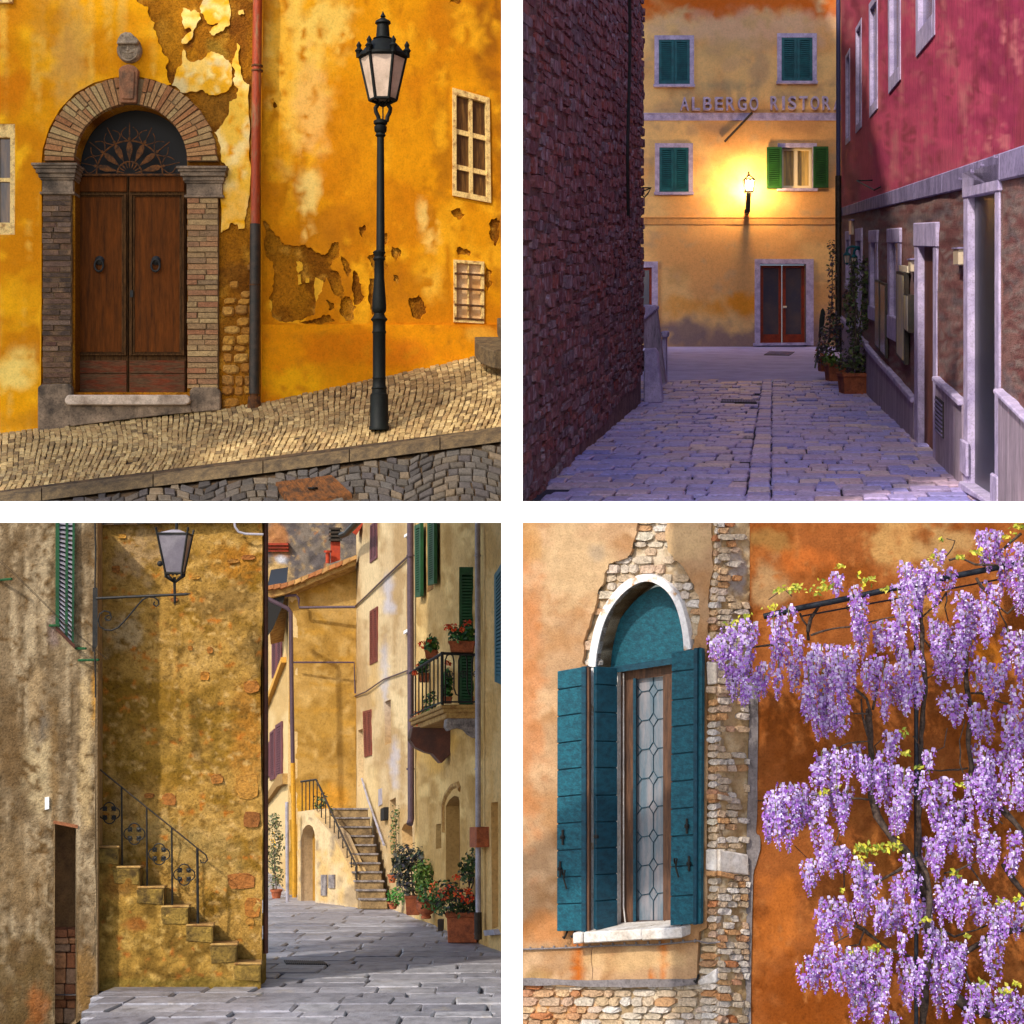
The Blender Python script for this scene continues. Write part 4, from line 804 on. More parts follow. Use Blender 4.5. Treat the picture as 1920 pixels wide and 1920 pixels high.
def house_body(m):
    a = R2.pt(2010, 0); b = R2.pt(1578, 0); top = 3.5
    A = Vector((a.x, a.y, 0)); Bv = Vector((b.x, b.y, 0)); o = R2.n * -.75
    foot = [A + o, Bv + o, Vector((9.6, 48, 0)), Vector((14, 48, 0)), Vector((12, 9.8, 0))]
    m.prism([Vector((p.x, p.y, top + .25 * p.y)) for p in foot], [Vector((p.x, p.y, max(.05, .121 * p.y - 2))) for p in foot])
one(house_body, 'inner_wall', M['rubblebed'], ph)
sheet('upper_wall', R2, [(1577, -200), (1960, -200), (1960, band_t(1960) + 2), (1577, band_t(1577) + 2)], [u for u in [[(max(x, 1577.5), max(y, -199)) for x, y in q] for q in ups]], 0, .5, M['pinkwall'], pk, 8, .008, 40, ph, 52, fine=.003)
xs = [1577, 1606, 1640, 1668, 1717, 1770, 1830, 1880, 1960]
for a, b in zip(xs[:-1], xs[1:]):
    one(lambda m: m.slab(R2, [(a, band_t(a)), (b - .4, band_t(b)), (b - .4, band_b(b)), (a, band_b(a))], -.1, .02), 'band', M['bandstone'], ph, bevel=.01)
low_holes = []
base_y = lambda x: 740 + .9375 * (x - 1627)
for k_, q in lows.items(): low_holes.append(q)
low_out = [(1577, band_b(1577) - 2), (1960, band_b(1960) - 2), (1960, 952), (1850, 952), (1577, base_y(1577) + 6)]
lowc = colours(C(158, 112, 104), [('n', 30, 14, C(134, 78, 74), .45, .6), ('n', 9, 5, C(156, 132, 124), .52, .66), ('n', 14, 12, C(130, 108, 108), .58, .7), ('b', 1590, 440, 40, 60, C(170, 124, 112), .7)], 55)
M['lowwall'] = mat('worn brick wall', attr=True, scale=2, rough=.95, bump=.9, bscale=30, grime=.3, bdist=.03, speck=.35, stretch=(1, 1, 3))
def clip(q): return [(x, min(y, base_y(x) + 3, 951)) for x, y in q]
sheet('lower_wall', R2, low_out, [clip(q) for q in low_holes], -.01, .5, M['lowwall'], lowc, 7, .02, 20, ph, 56, fine=.012)
# window and door surrounds, reveals
def inset(q, l, r_, t, b):
    w_ = q[1][0] - q[0][0]; f = lambda u: (lerp(q[0][0], q[1][0], u), lerp(q[0][1], q[1][1], u)); g = lambda u: (lerp(q[3][0], q[2][0], u), lerp(q[3][1], q[2][1], u))
    def at(u, v): a, c = f(u), g(u); return (lerp(a[0], c[0], v), lerp(a[1], c[1], v))
    return at
for i, q in enumerate(ups):
    at = inset(q, 0, 0, 0, 0); H = q[3][1] - q[0][1]; wpx = q[1][0] - q[0][0]; sv = 1 - (wpx * 1.15) / H; su = .12; tv = wpx * .8 / H
    k = MB(); k.slab(R2, [at(0, 0), at(su, 0), at(su, 1), at(0, 1)], -.3, .012); k.slab(R2, [at(1 - su, 0), at(1, 0), at(1, 1), at(1 - su, 1)], -.3, .012)
    k.slab(R2, [at(su, 0), at(1 - su, 0), at(1 - su, tv), at(su, tv)], -.3, .010); k.slab(R2, [at(su, sv), at(1 - su, sv), at(1 - su, 1), at(su, 1)], -.3, .016)
    s = k.build('window', M['lilacstone'], ph)
    one(lambda m: m.slab(R2, [at(su, tv), at(1 - su, tv), at(1 - su, sv), at(su, sv)], -.09, -.045), 'pane', M['bluereveal'], s)
def lowopen(key, su, tv, back, mb_, o=-.34, v1=1.0, name='doorway', sill=None):
    q = lows[key]; at = inset(q, 0, 0, 0, 0)
    s = one(lambda m: m.slab(R2, [at(su, tv), at(1 - su, tv), at(1 - su, v1), at(su, v1)], o - .05, o), name, mb_, ph)
    for ua, ub in ((0, su), (1 - su, 1)): one(lambda m: m.slab(R2, [at(ua, tv), at(ub, tv), at(ub, v1), at(ua, v1)], -.4, .012), 'jamb', M['lilacstone'], s, bevel=.006)
    one(lambda m: m.slab(R2, [at(-.01, 0), at(1.01, 0), at(1.01, tv), at(-.01, tv)], -.4, .02), 'lintel', M['lilacstone'], s, bevel=.01)
    if sill: one(lambda m: m.slab(R2, [at(-.02, sill), at(1.02, sill), at(1.02, 1.0), at(-.02, 1.0)], -.38, .025), 'sill', M['lilacstone'], s, bevel=.008)
    return s
M['darkdoor'] = mat('near black green door', C(20, 34, 36), C(12, 20, 22), 3, rough=.35, bump=.05, spec=.5)
M['brownrev'] = mat('red brown panel', C(112, 60, 44), C(86, 46, 38), 2, rough=.7, bump=.15)
s = lowopen('F', .12, .085, 'door', M['darkdoor'], -.045)
one(lambda m: m.slab(R2, [(1812, 902), (1874, 944), (1874, 951), (1806, 915)], -.4, .06), 'threshold', M['lilacstone'], s, bevel=.01)
for jb in ([(1806, 822), (1818, 830), (1818, 895), (1806, 884)], [(1864, 886), (1877, 895), (1877, 948), (1864, 938)]): one(lambda m: m.slab(R2, jb, 0, .03), 'jamb_base', M['lilacstone'], s, bevel=.01)
s = lowopen('G', .16, .105, 'door', M['brownrev'], -.06)
one(lambda m: m.slab(R2, [(1714, 828), (1758, 868), (1758, 880), (1712, 836)], -.38, .06), 'threshold', M['lilacstone'], s, bevel=.01)
lowopen('H', .18, .13, 'pane', M['bluereveal'], -.045, .8, 'window', .79); lowopen('I', .2, .14, 'pane', M['bluereveal'], -.045, .85, 'window', .85); lowopen('J', .2, .09, 'pane', M['bluereveal'], -.045, 1, 'doorway'); lowopen('K', .2, .15, 'pane', M['bluereveal'], -.045, .9, 'window', .9)
# plinth panels with ledge
def plinth(xa, ya, xb, yb, yba, ybb):
    p = one(lambda m: m.slab(R2, [(xa, ya), (xb, yb), (xb, ybb), (xa, yba)], -.1, .02), 'plinth', M['plinth2'], ph)
    one(lambda m: m.slab(R2, [(xa, ya - 7), (xb, yb - 9), (xb, yb + 3), (xa, ya + 3)], -.1, .055), 'ledge', M['lilacstone'], p, bevel=.01)
plinth(1577, 598, 1627, 650, 700, 748); plinth(1627, 652, 1716, 752, 744, 842); plinth(1758, 712, 1808, 758, 866, 918); plinth(1877, 735, 1960, 815, 950, 951)
gr = one(lambda m: m.slab(R2, [(1759, 742), (1774, 754), (1774, 822), (1759, 808)], .0, .03), 'vent_grille', M['greypipe'], ph)
for i in range(8): one(lambda m: m.slab(R2, [(1760, 747 + i * 8), (1773, 759 + i * 8), (1773, 762 + i * 8), (1760, 750 + i * 8)], .03, .04), 'slat', M['bandstone'], gr)
# downpipe at the far corner
dp2 = T('downpipe', 'slim dark blue downpipe at the far corner of the pink house', 'downpipe', W(1573, 705, 39.5))
one(lambda m: m.tube([W(1572, -20, 39.5), W(1572, 330, 39.5)], .055, 10), 'pipe', mat('blue black pipe', C(58, 60, 100), rough=.5, bump=.05, grime=.1), dp2, smooth=True)
one(lambda m: m.tube([W(1572, 330, 39.5), W(1572, 660, 39.5)], .075, 10), 'pipe', M['greypipe'], dp2, smooth=True)
# boards, lamps and hooks on the wall
M['paper'] = mat('menu paper', C(222, 206, 150), C(190, 180, 170), 3, rough=.6, bump=.02, grime=.15)
def board(name, label, x0, x1, y0, y1, ya, yb, inner, o=.06, fr=.08):
    b = T(name, label, 'board', R2.pt(x0, yb, .05)); q = quad((x0, y0), (x1, y0 + (ya - y0)), (x1, y1), (x0, yb)); 
    one(lambda m: m.bar(R2, q, 0, 0, 1, 1, .005, .01 + o * .5), 'frame', M['greypipe'], b); one(lambda m: m.bar(R2, q, .12, fr * .4, .88, 1 - fr * .4, .01 + o * .5, .014 + o * .5), 'sheet', inner, b); return b
board('menu_case', 'dark framed glass menu case, the farther of the pair beside the window', 1645, 1654, 524, 657, 527, 648, M['hotelglass']); board('menu_case', 'dark framed glass menu case, the nearer of the pair beside the window', 1655, 1666, 528, 672, 532, 660, M['hotelglass'])
board('menu_board', 'tall framed yellow paper menu board on the pink house wall', 1688, 1705, 508, 684, 512, 664, M['paper'], .09)
one(lambda m: m.slab(R2, [(1690, 497), (1706, 499), (1706, 511), (1690, 508)], .005, .03), 'sign_plate', M['cream2'], label='small pale plate fixed above the tall menu board', cat='plate')
board('letter_case', 'small dark wall case with yellow front next to the tall menu board', 1705, 1715, 551, 624, 553, 616, M['paper'], .12)
M['lit'] = mat('pale wall light', C(206, 186, 156), rough=.4, bump=0, grime=.05)
for (x0, x1, y0, y1, lab) in ((1798, 1808, 466, 497, 'pale oblong wall light beside the nearest doorway'), (1711, 1716, 487, 510, 'pale oblong wall light beside the second doorway'), (1596.5, 1601, 414, 440, 'pale oblong wall light at the far end of the pink house')):
    l_ = T('wall_light', lab, 'wall light', R2.pt(x0, y1, .05)); one(lambda m: m.slab(R2, [(x0, y0), (x1, y0 - 1), (x1, y1), (x0, y1)], .0, .05), 'cover', M['lit'], l_, bevel=.008); one(lambda m: m.slab(R2, [(x0 - .6, y0 - 2), (x1 + .6, y0 - 3), (x1 + .6, y0), (x0 - .6, y0 + .6)], .0, .06), 'cap', M['bandstone'], l_)
hk = T('wall_hook', 'thin bent iron hook on the pink wall above the stone band', 'hook', R2.pt(1640, 345))
one(lambda m: m.tube([R2.pt(1636, 338, .0), R2.pt(1636, 338, .25), R2.pt(1652, 356, .1), R2.pt(1652, 350, 0)], .012, 6), 'rod', M['iron'], hk)
for i, x in enumerate((1808, 1831, 1850, 1876)): one(lambda m: m.tube([R2.pt(x, band_t(x) + 25 - i * 6, .02), R2.pt(x, band_t(x) + 25 - i * 6, .04), R2.pt(x, band_t(x) + 20 - i * 6, .04)], .008, 6), 'peg', M['bandstone'], ph)
# twin lantern bracket
tl = T('twin_wall_lamp', 'pair of small teal lanterns on one curved bracket above the climbing plant', 'wall lamp', R2.pt(1607, 470)); TY = 31.5
one(lambda m: (m.tube([W(1618, 480, TY + .4), W(1615, 466, TY), W(1608, 463, TY), W(1602, 470, TY), W(1601, 476, TY)], .025, 6), m.tube([W(1616, 470, TY + .2), W(1604, 463, TY), W(1596, 462, TY), W(1589, 466, TY), W(1588, 472, TY)], .025, 6)), 'bracket', M['teal'], tl)
for (cx, y) in ((1588, 471), (1601, 475)):
    g = one(lambda m: (m.lathe_px(cx, TY, [(y, 1), (y + 3, 4), (y + 6, 7), (y + 8, 7.5)], 10), m.lathe_px(cx, TY, [(y + 22, 4), (y + 24, 2.5), (y + 26, 1)], 10), [m.tube([W(cx + 6 * math.cos(a), y + 8, TY + .05 * math.sin(a)), W(cx + 4 * math.cos(a), y + 22, TY + .04 * math.sin(a))], .008, 5) for a in (0, 1.57, 3.14, 4.7)]), 'lantern', M['teal'], tl)
    one(lambda m: m.lathe_px(cx, TY, [(y + 9, 5.4), (y + 22, 3.6)], 10), 'glass', M['frosted'], g)
# planters and plants
def rect_pot(name, label, cx, py, Y, wpx, hpx, gf_tilt, dep=.3, taper=.8, group=None, m_=None, soil=True):
    k_ = Y / F; c = W(cx, py, Y); t = T(name, label, 'plant pot', c, group); hw_ = wpx * k_ / 2; H = hpx * k_; m_ = m_ or M['terracotta']
    ty = Vector((0, 1, gf_tilt)).normalized(); up = Vector((0, -gf_tilt * .5, 1)).normalized(); ax = Vector((1, 0, 0)); c = c + ty * (dep * taper)
    def ring(h, s): return [c + up * h + ax * (hw_ * s * a) + ty * (dep * s * b) for a, b in ((-1, -1), (1, -1), (1, 1), (-1, 1))]
    def f(m):
        lv = [ring(0, taper), ring(H * .84, .95), ring(H * .84, 1.04), ring(H, 1.06), ring(H, .92), ring(H * .9, .9)]
        vs_ = [p for l_ in lv for p in l_]; m.add(vs_, [(i * 4 + k2, i * 4 + (k2 + 1) % 4, i * 4 + 4 + (k2 + 1) % 4, i * 4 + 4 + k2) for i in range(5) for k2 in range(4)] + [(3, 2, 1, 0)])
    one(f, 'pot', m_, t, bevel=.012)
    if soil: one(lambda m: m.add(ring(H * .92, .91), [(0, 1, 2, 3)]), 'soil', M['soil'], t)
    return c + up * H
grn = [C(70, 92, 40), C(52, 74, 36), C(96, 112, 56), C(84, 84, 56), C(110, 116, 70)]; prp = [C(84, 72, 88), C(70, 60, 66), C(96, 88, 92), C(60, 72, 48)]
def plant(name, label, base, blobs, cols, size, group=None, stems=None, flowers=None, cat='plant'):
    t = T(name, label, cat, base, group); k = MB()
    for (c, rad, n) in blobs: leaves(k, c, tuple(x * 1.15 for x in rad), int(n * 1.5), size, cols)
    if k.v: k.build('foliage', M['foliage'], t, recalc=False)
    s = MB()
    for (a, b, w_) in (stems if stems is not None else [(base, bl[0], .012) for bl in blobs]):
        a, b = Vector(a), Vector(b); mid = (a + b) / 2 + Vector((U(-.04, .04), U(-.04, .04), 0)); s.tube([a, mid, b], [w_, w_ * .8, w_ * .5], 5)
    if s.v: s.build('stem', M['bark'], t)
    if flowers:
        fcols, fs_, fb = flowers; k = MB()
        for (c, rad, n) in fb: leaves(k, c, rad, n, fs_, fcols, up=.6, shell=.7)
        k.build('flowers', M['petal'], t, recalc=False)
    return t
p1 = rect_pot('planter', 'largest terracotta planter nearest on the dusk lane', 1604, 742, 29.0, 50, 42, .12, .30, .82)
p2 = rect_pot('planter', 'middle terracotta planter of the three on the dusk lane', 1571, 715, 32.0, 38, 34, .12, .26, .82)
p3 = rect_pot('planter', 'farthest terracotta planter of the three on the dusk lane', 1549, 697, 34.2, 22, 28, .12, .22, .82)
plant('climbing_plant', 'tall climbing plant rising from the nearest terracotta planter to the lanterns', p1, [(W(1612, y, 29.3), (.16, .2, .24), 70) for y in (690, 668)] + [(W(1600 + 5 * math.sin(i), 660 - i * 20, 29.6 + i * .1), (.13, .14, .16), 42) for i in range(9)] + [(W(1622, 600 - 24 * i, 28.8), (.07, .1, .2), 34) for i in range(5)] + [(W(1593, 682, 29.0), (.25, .2, .16), 110)], grn + prp[:2], .09, stems=[(p1, W(1604, 560, 30), .018), (p1, W(1622, 500, 29.3), .015), (W(1610, 600, 29.5), W(1596, 480, 30.4), .012)])
plant('low_plant', 'low bright green plant in the middle terracotta planter', p2, [(W(1562, 676, 32.0), (.2, .2, .14), 120)], [C(96, 124, 40), C(74, 104, 34)], .08)
plant('shrub', 'grey purple leafy shrub in the farthest planter by the downpipe', p3, [(W(1556, 640, 34.4), (.26, .2, .32), 190), (W(1540, 665, 34.0), (.14, .2, .22), 90), (W(1566, 612, 35), (.16, .2, .24), 80), (W(1556, 600 - 0, 35), (.1, .1, .3), 40)] + [(W(1562 - 3 * (i % 2), 590 - 18 * i, 36), (.1, .1, .14), 16) for i in range(8)], prp + [C(150, 90, 60), C(96, 100, 60)], .085, stems=[(p3, W(1556, 620, 34.4), .02), (p3, W(1542, 660, 34), .015), (W(1556, 620, 34.4), W(1560, 470, 36), .01)])
ab = T('chalk_board', 'dark upright sandwich board standing behind the planter shrub', 'sandwich board', W(1534, 690, 35.0))
one(lambda m: m.prism([W(x, y, 35.1) for x, y in ((1536, 600), (1539, 582), (1543, 577), (1547, 584), (1546, 604), (1535, 652))], [W(x, y, 35.1) + Vector((.02, .1, 0)) for x, y in ((1536, 600), (1539, 582), (1543, 577), (1547, 584), (1546, 604), (1535, 652))]), 'panel', M['darkdoor'], ab)
for x0, x1 in ((1536, 1528), (1542, 1535)): one(lambda m: m.tube([W(x0, 645, 35.15), W(x1, 690, 35.0)], .02, 5), 'leg', M['darkdoor'], ab)
# ================================================================== lower left: lane with outside stairs, lantern and balcony
KZ3 = (960 - 1540) / F
def G3(X, Y, o=0.0): return Vector((X, Y, -1.6 + KZ3 * Y + o))
def PG3(px, py, o=0.0): Y = 5120.0 / (py - 1540); return G3((px - 960) / F * Y, Y, o)
L3 = Pl(0, 15.95, 183, 16.2); F3 = Pl(170, 16.8, 500, 16.8); R3 = Pl(940, 20.9, 725, 32.0); GB = Pl(540, 37.0, 668, 37.2)
M['oldrender'] = mat('weathered grey render', attr=True, scale=4, rough=.95, bump=.8, bscale=42, grime=.22, bdist=.02, spec=.1, speck=.25)
M['goldwall'] = mat('stained golden rubble render', attr=True, scale=5, rough=.95, bump=.7, bscale=34, grime=.24, bdist=.028, spec=.1, speck=.3)
M['warmplaster'] = mat('warm plaster', attr=True, scale=2.5, rough=.93, bump=.45, bscale=24, grime=.18, bdist=.02, spec=.12)
M['orangestone'] = mat('orange stone', rnd=[C(186, 124, 46), C(160, 100, 44), C(196, 146, 60), C(140, 84, 40), C(176, 112, 50)], scale=8, rough=.95, bump=.9, bscale=40, grime=.3, bdist=.02)
M['stepstone'] = mat('mossy step stone', C(150, 120, 52), C(86, 66, 30), 7, rough=.95, bump=.9, bscale=40, grime=.35, bdist=.02)
M['tread'] = mat('worn tread', C(182, 146, 84), C(140, 100, 54), 9, rough=.9, bump=.4, bscale=60)
M['slate'] = mat('grey lane slab', rnd=[C(150, 148, 154), C(126, 124, 132), C(172, 170, 174), C(140, 136, 140), C(160, 158, 166)], col2=C(176, 160, 126), scale=1.6, lo=.62, hi=.8, rough=.5, bump=.9, bscale=7, grime=.3, bdist=.03, spec=.6, stretch=(1, .6, 1))
M['slatebed'] = mat('lane joints', C(96, 92, 92), rough=1, bump=.4)
M['brownpipe'] = mat('brown pipe', C(96, 52, 34), C(70, 40, 30), 5, rough=.5, bump=.05)
M['purplepipe'] = mat('purple brown pipe', C(84, 66, 76), rough=.5, bump=.05)
M['palepipe'] = mat('pale grey pipe', C(170, 166, 176), C(140, 134, 140), 4, rough=.45, bump=.03, grime=.15)
M['redshutter'] = mat('red brown shutter', C(122, 58, 44), C(98, 46, 40), 5, rough=.6, bump=.08, grime=.2)
M['plumshutter'] = mat('plum shutter', C(118, 70, 76), C(96, 56, 62), 5, rough=.6, bump=.08, grime=.2)
M['darkgreen'] = mat('dark green shutter', C(30, 84, 48), C(22, 64, 38), 5, rough=.5, bump=.06, grime=.2)
M['blueshutter'] = mat('blue green shutter', C(30, 96, 112), rough=.5, bump=.06, grime=.2)
M['rooftile'] = mat('roof tile', rnd=[C(190, 130, 80), C(168, 104, 62), C(206, 160, 96), C(150, 110, 72)], scale=5, rough=.9, bump=.5, bscale=40)
M['redpaint'] = mat('red chimney', C(176, 62, 28), C(140, 50, 30), 5, rough=.7, bump=.2)
M['frost3'] = mat('grey frosted glass', C(112, 106, 116), C(150, 144, 150), 4, rough=.3, bump=.02, grime=.1, spec=.5)
M['recess3'] = mat('tan recess', C(176, 130, 64), C(130, 92, 46), 3, rough=.95, bump=.4)  # tan brown for the backs of the openings
M['stepstone3'] = mat('lane stair stone', C(160, 132, 90), C(110, 88, 60), 4, rough=.9, bump=.5, bscale=30, grime=.3)
M['brick3'] = mat('old brick', rnd=[C(168, 106, 66), C(150, 96, 66), C(186, 130, 86), C(160, 130, 104)], scale=8, rough=.95, bump=.7, bscale=50, grime=.3)

# --- ground
gb = MB(); gb.add([PG3(128, 1945, -.05), G3(1.5, 12.9, -.05), G3(-1.5, 60, -.05), G3(-12, 60, -.05), G3(-9, 16.5, -.05), PG3(184, 1857, -.05)], [(0, 1, 2, 3, 4, 5)])
g3 = gb.build('lane', M['slatebed'], label='grey stone slab lane winding past the stairs and flower pots', cat='lane', kind='structure')
r = random.Random(31); it = []; Y = 13.0; row = 0
while Y < 52:
    dY = r.uniform(.35, .7) * (1 if Y < 22 else 1.5); off = -.16 * (Y - 13)
    x = -6.0 + off * .3 + r.uniform(0, .5)
    while x < 1.2:
        pyr = 1540 + 5120.0 / (Y + .1); xb = (184 - max(0, pyr - 1857) * .62 - 960) / F * Y
        wd = r.uniform(.35, 1.0) * (1 if Y < 24 else 1.5)
        if Y < 16.5 and x + wd < xb + .1: x += wd; continue
        if Y < 16.5 and x < xb: wd -= xb - x; x = xb; sk = .35 * (x + 2.2) if Y < 16 else .06 * math.sin(Y)
        j = lambda: r.uniform(-.02, .02); g = .006
        px = 960 + F * (x + wd / 2) / (Y + .4)
        pyc = 1540 + 5120.0 / (Y + .4)
        if -120 < px < 1010:
            q = [G3(x + g + j(), Y + g + j() + sk * .25, -.05), G3(x + wd - g + j(), Y + g + j() + sk * .25 + .05, -.05), G3(x + wd - g + j(), Y + dY - g + j() + sk * .25 + .05, -.05), G3(x + g + j(), Y + dY - g + j() + sk * .25, -.05)]
            h = .05 + r.uniform(-.008, .01); it.append((-Y, lambda mb, q=q, h=h: pad(mb, q, Vector((r.uniform(-.03, .03), r.uniform(-.1, .12), .99)), h, .05)))
        x += wd
    Y += dY; row += 1
pieces(it, 'slab', M['slate'], g3, 300, 'slab_field')

# --- left rendered house
lh = T('grey_house', 'grey brown rendered house edge with green shutter on the far left', 'house', L3.pt(140, 1915))
niche = [(103, 1543), (143, 1552), (143, 1925), (103, 1960)]
lc = colours(C(142, 120, 90), [('n', 7, 220, C(182, 160, 126), .48, .62), ('n', 5, 120, C(108, 88, 62), .56, .68), ('n', 30, 60, C(120, 98, 70), .5, .66), ('b', 72, 1440, 30, 110, C(196, 172, 130), .95), ('b', 72, 1365, 18, 52, C(122, 108, 90), 1.0), ('b', 66, 1300, 14, 90, C(178, 150, 110), .8), ('b', 20, 1400, 40, 110, C(118, 92, 60), .8), ('b', 100, 1440, 10, 130, C(140, 108, 66), .7), ('b', 160, 1400, 14, 190, C(206, 176, 126), .8), ('b', 176, 1300, 6, 60, C(206, 150, 60), .8), ('b', 60, 1860, 90, 130, C(104, 80, 44), .8), ('b', 70, 1880, 24, 60, C(176, 96, 40), .5), ('b', 160, 1840, 20, 80, C(150, 112, 60), .8), ('b', 40, 1640, 60, 120, C(150, 122, 84), .6), ('n', 12, 12, C(110, 84, 52), .6, .74), ('b', 100, 1180, 14, 40, C(150, 130, 130), .5)], 61)
sheet('wall', L3, [(-90, 968), (183, 968), (183, 1886), (-90, 2110)], [niche], 0, .35, M['oldrender'], lc, 7, .012, 25, lh, 62, fine=.008)
def corner3(m):
    a = L3.pt(183, 968, -.001); b = L3.pt(183, 1886, -.001); bk = Vector((-.9, .75, 0)); m.prism([a, b, b + L3.n * -.35, a + L3.n * -.35], [p + Vector((-.1, .62, -.1)) for p in (a, b, b + L3.n * -.35, a + L3.n * -.35)])
one(corner3, 'wall_end', mat('render edge', C(176, 140, 84), C(140, 110, 70), 5, rough=.95, bump=.5), lh)
nb = one(lambda m: m.slab(L3, [(100, 1540), (146, 1548), (146, 1930), (100, 1965)], -.42, -.32), 'niche_back', mat('niche brown', C(136, 100, 62), C(96, 70, 46), 4, rough=.95, bump=.6), lh)  # plain brown back of the niche
r = random.Random(4); y = 1752
while y < 1915:
    h = r.choice([12, 16, 30, 20]); x = 102
    while x < 143:
        x1 = min(144, x + r.uniform(18, 44))
        one(lambda m: m.slab(L3, [(x + .6, y + .8), (x1 - .6, y + .8), (x1 - .6, y + h - .8), (x + .6, y + h - .8)], -.33, -.20 + r.uniform(-.02, .02)), 'stone', M['brick3'] if h < 25 else M['brick3'], nb, bevel=.008); x = x1
    y += h
one(lambda m: m.slab(L3, [(100, 1538), (146, 1547), (146, 1553), (100, 1544)], -.3, .01), 'lintel', M['brick3'], lh)
shq = quad((104, 968), (140, 968), (138, 1207), (104, 1170))
sh = one(lambda m: (m.bar(L3, shq, 0, 0, .2, 1, .0, .05), m.bar(L3, shq, .52, 0, .66, 1, .0, .045), m.bar(L3, shq, .88, 0, 1, 1, .0, .05)), 'shutter', M['darkgreen'], lh)
one(lambda m: m.bar(L3, shq, .02, 0, .98, .97, -.02, .003), 'backing', M['dark'], sh)
for i in range(26):
    for a, b in ((.2, .52), (.66, .88)):
        v = i / 26 + .005; one(lambda m: m.prism([L3.pt(*shq(a, v + .016), .042), L3.pt(*shq(b, v + .016), .042), L3.pt(*shq(b, v + .027), .042), L3.pt(*shq(a, v + .027), .042)], [L3.pt(*shq(a, v), .008), L3.pt(*shq(b, v), .008), L3.pt(*shq(b, v + .012), .008), L3.pt(*shq(a, v + .012), .008)]), 'slat', M['palepipe'], sh, recalc=False)
one(lambda m: m.slab(L3, [(104, 1172), (140, 1208), (140, 1216), (104, 1180)], -.1, .06), 'sill', M['brownpipe'], lh)
one(lambda m: m.slab(L3, [(84, 1495), (92, 1494), (92, 1516), (84, 1518)], .0, .02), 'plate', M['white'], lh)
lr = T('clothes_line', 'wire clothes line on small rods across the grey house wall', 'clothes line', L3.pt(170, 1215, .3))
for (xa, ya, xb, yb) in ((-6, 1088, 36, 1084), (93, 1173, 124, 1171), (142, 1216, 172, 1214), (147, 1238, 201, 1235)):
    one(lambda m: m.tube([L3.pt(xa, ya, .0), L3.pt(xa, ya, .0) + Vector(((xb - xa) / F * 13, -.1, (ya - yb) / F * 13))], .012, 6), 'rod', M['darkgreen'], lr)
for dx in (0, 5): one(lambda m: m.tube([W(-4 + dx, 1050, 15.6), W(36 + dx * .6, 1086, 15.62), W(122 + dx * .4, 1171, 15.7), W(200, 1237 - dx * .5, 15.8)], .0022, 4), 'wire', M['greypipe'], lr)
one(lambda m: m.tube([W(178.5 + .6 * math.sin(y / 20), y, 16.0) for y in range(972, 1312, 24)], .008, 5), 'cable', M['iron'], label='thin black cable hanging down the corner of the grey house', cat='cable')

# --- golden front wall with stairs
fh = T('golden_house', 'golden stained stone house wall behind the iron lantern and stair', 'house', F3.pt(330, 1848))
fc = colours(C(176, 136, 66), [('n', 70, 50, C(140, 104, 36), .42, .62), ('n', 26, 20, C(190, 150, 80), .54, .72), ('b', 230, 1190, 46, 40, C(186, 158, 112), .95), ('b', 265, 1030, 60, 60, C(176, 146, 104), .8), ('b', 330, 1330, 170, 60, C(146, 110, 40), .6), ('b', 300, 1420, 150, 50, C(150, 116, 46), .5), ('b', 360, 1230, 60, 50, C(190, 152, 84), .7), ('b', 470, 1330, 40, 70, C(172, 116, 44), .7), ('b', 450, 1050, 60, 40, C(176, 116, 36), .7), ('b', 420, 1130, 80, 40, C(128, 100, 56), .7), ('b', 480, 1220, 40, 40, C(120, 96, 56), .6), ('b', 400, 1600, 90, 60, C(156, 130, 76), .6), ('b', 465, 1420, 40, 70, C(172, 114, 40), .7), ('b', 300, 1560, 80, 40, C(160, 136, 84), .6), ('b', 230, 1500, 40, 50, C(172, 138, 86), .6), ('n', 10, 8, C(134, 100, 44), .6, .74), ('n', 14, 9, C(198, 160, 96), .62, .76), ('n', 18, 12, C(184, 112, 40), .70, .8), ('b', 300, 1010, 40, 30, C(110, 84, 44), .5)], 71)
sheet('wall', F3, [(172, 968), (489, 968)] + jag([(490, 969), (491, 1200), (489, 1420), (492, 1650), (491, 1852)], 2.2, 4, 8, False) + [(172, 1866)], [], 0, .3, M['goldwall'], fc, 5, .022, 30, fh, 72, fine=.012)
def side3(m):
    pts = [(F3.pt(491, y, -.01), F3.pt(491, y, -.01) + Vector((-.02, .45, KZ3 * .45))) for y in (985, 1852)]; m.add([pts[0][0], pts[1][0], pts[1][1], pts[0][1]], [(0, 1, 2, 3)])
for (x0, y0, x1, y1) in ((423, 1635, 482, 1668), (302, 1486, 332, 1511), (458, 1680, 490, 1722), (455, 1520, 490, 1553), (270, 1487, 290, 1496), (222, 1000, 238, 1010), (452, 1040, 480, 1050), (425, 1048, 450, 1056), (388, 1212, 400, 1226), (352, 1210, 362, 1220), (375, 1258, 394, 1276), (455, 1275, 488, 1300), (460, 1720, 478, 1735), (210, 1060, 226, 1074), (440, 1450, 488, 1500), (395, 1450, 420, 1470), (320, 1120, 334, 1128), (360, 1080, 376, 1086)):
    rr = random.Random(x0 + y0); q = ragged(x0, y0, x1, y1, rr, 12, .10); one(lambda m: poly_pad(m, [F3.pt(a, b, -.03) for a, b in q], F3.n, .042 + rr.uniform(0, .014), .08), 'stone', M['orangestone'], fh, recalc=False)
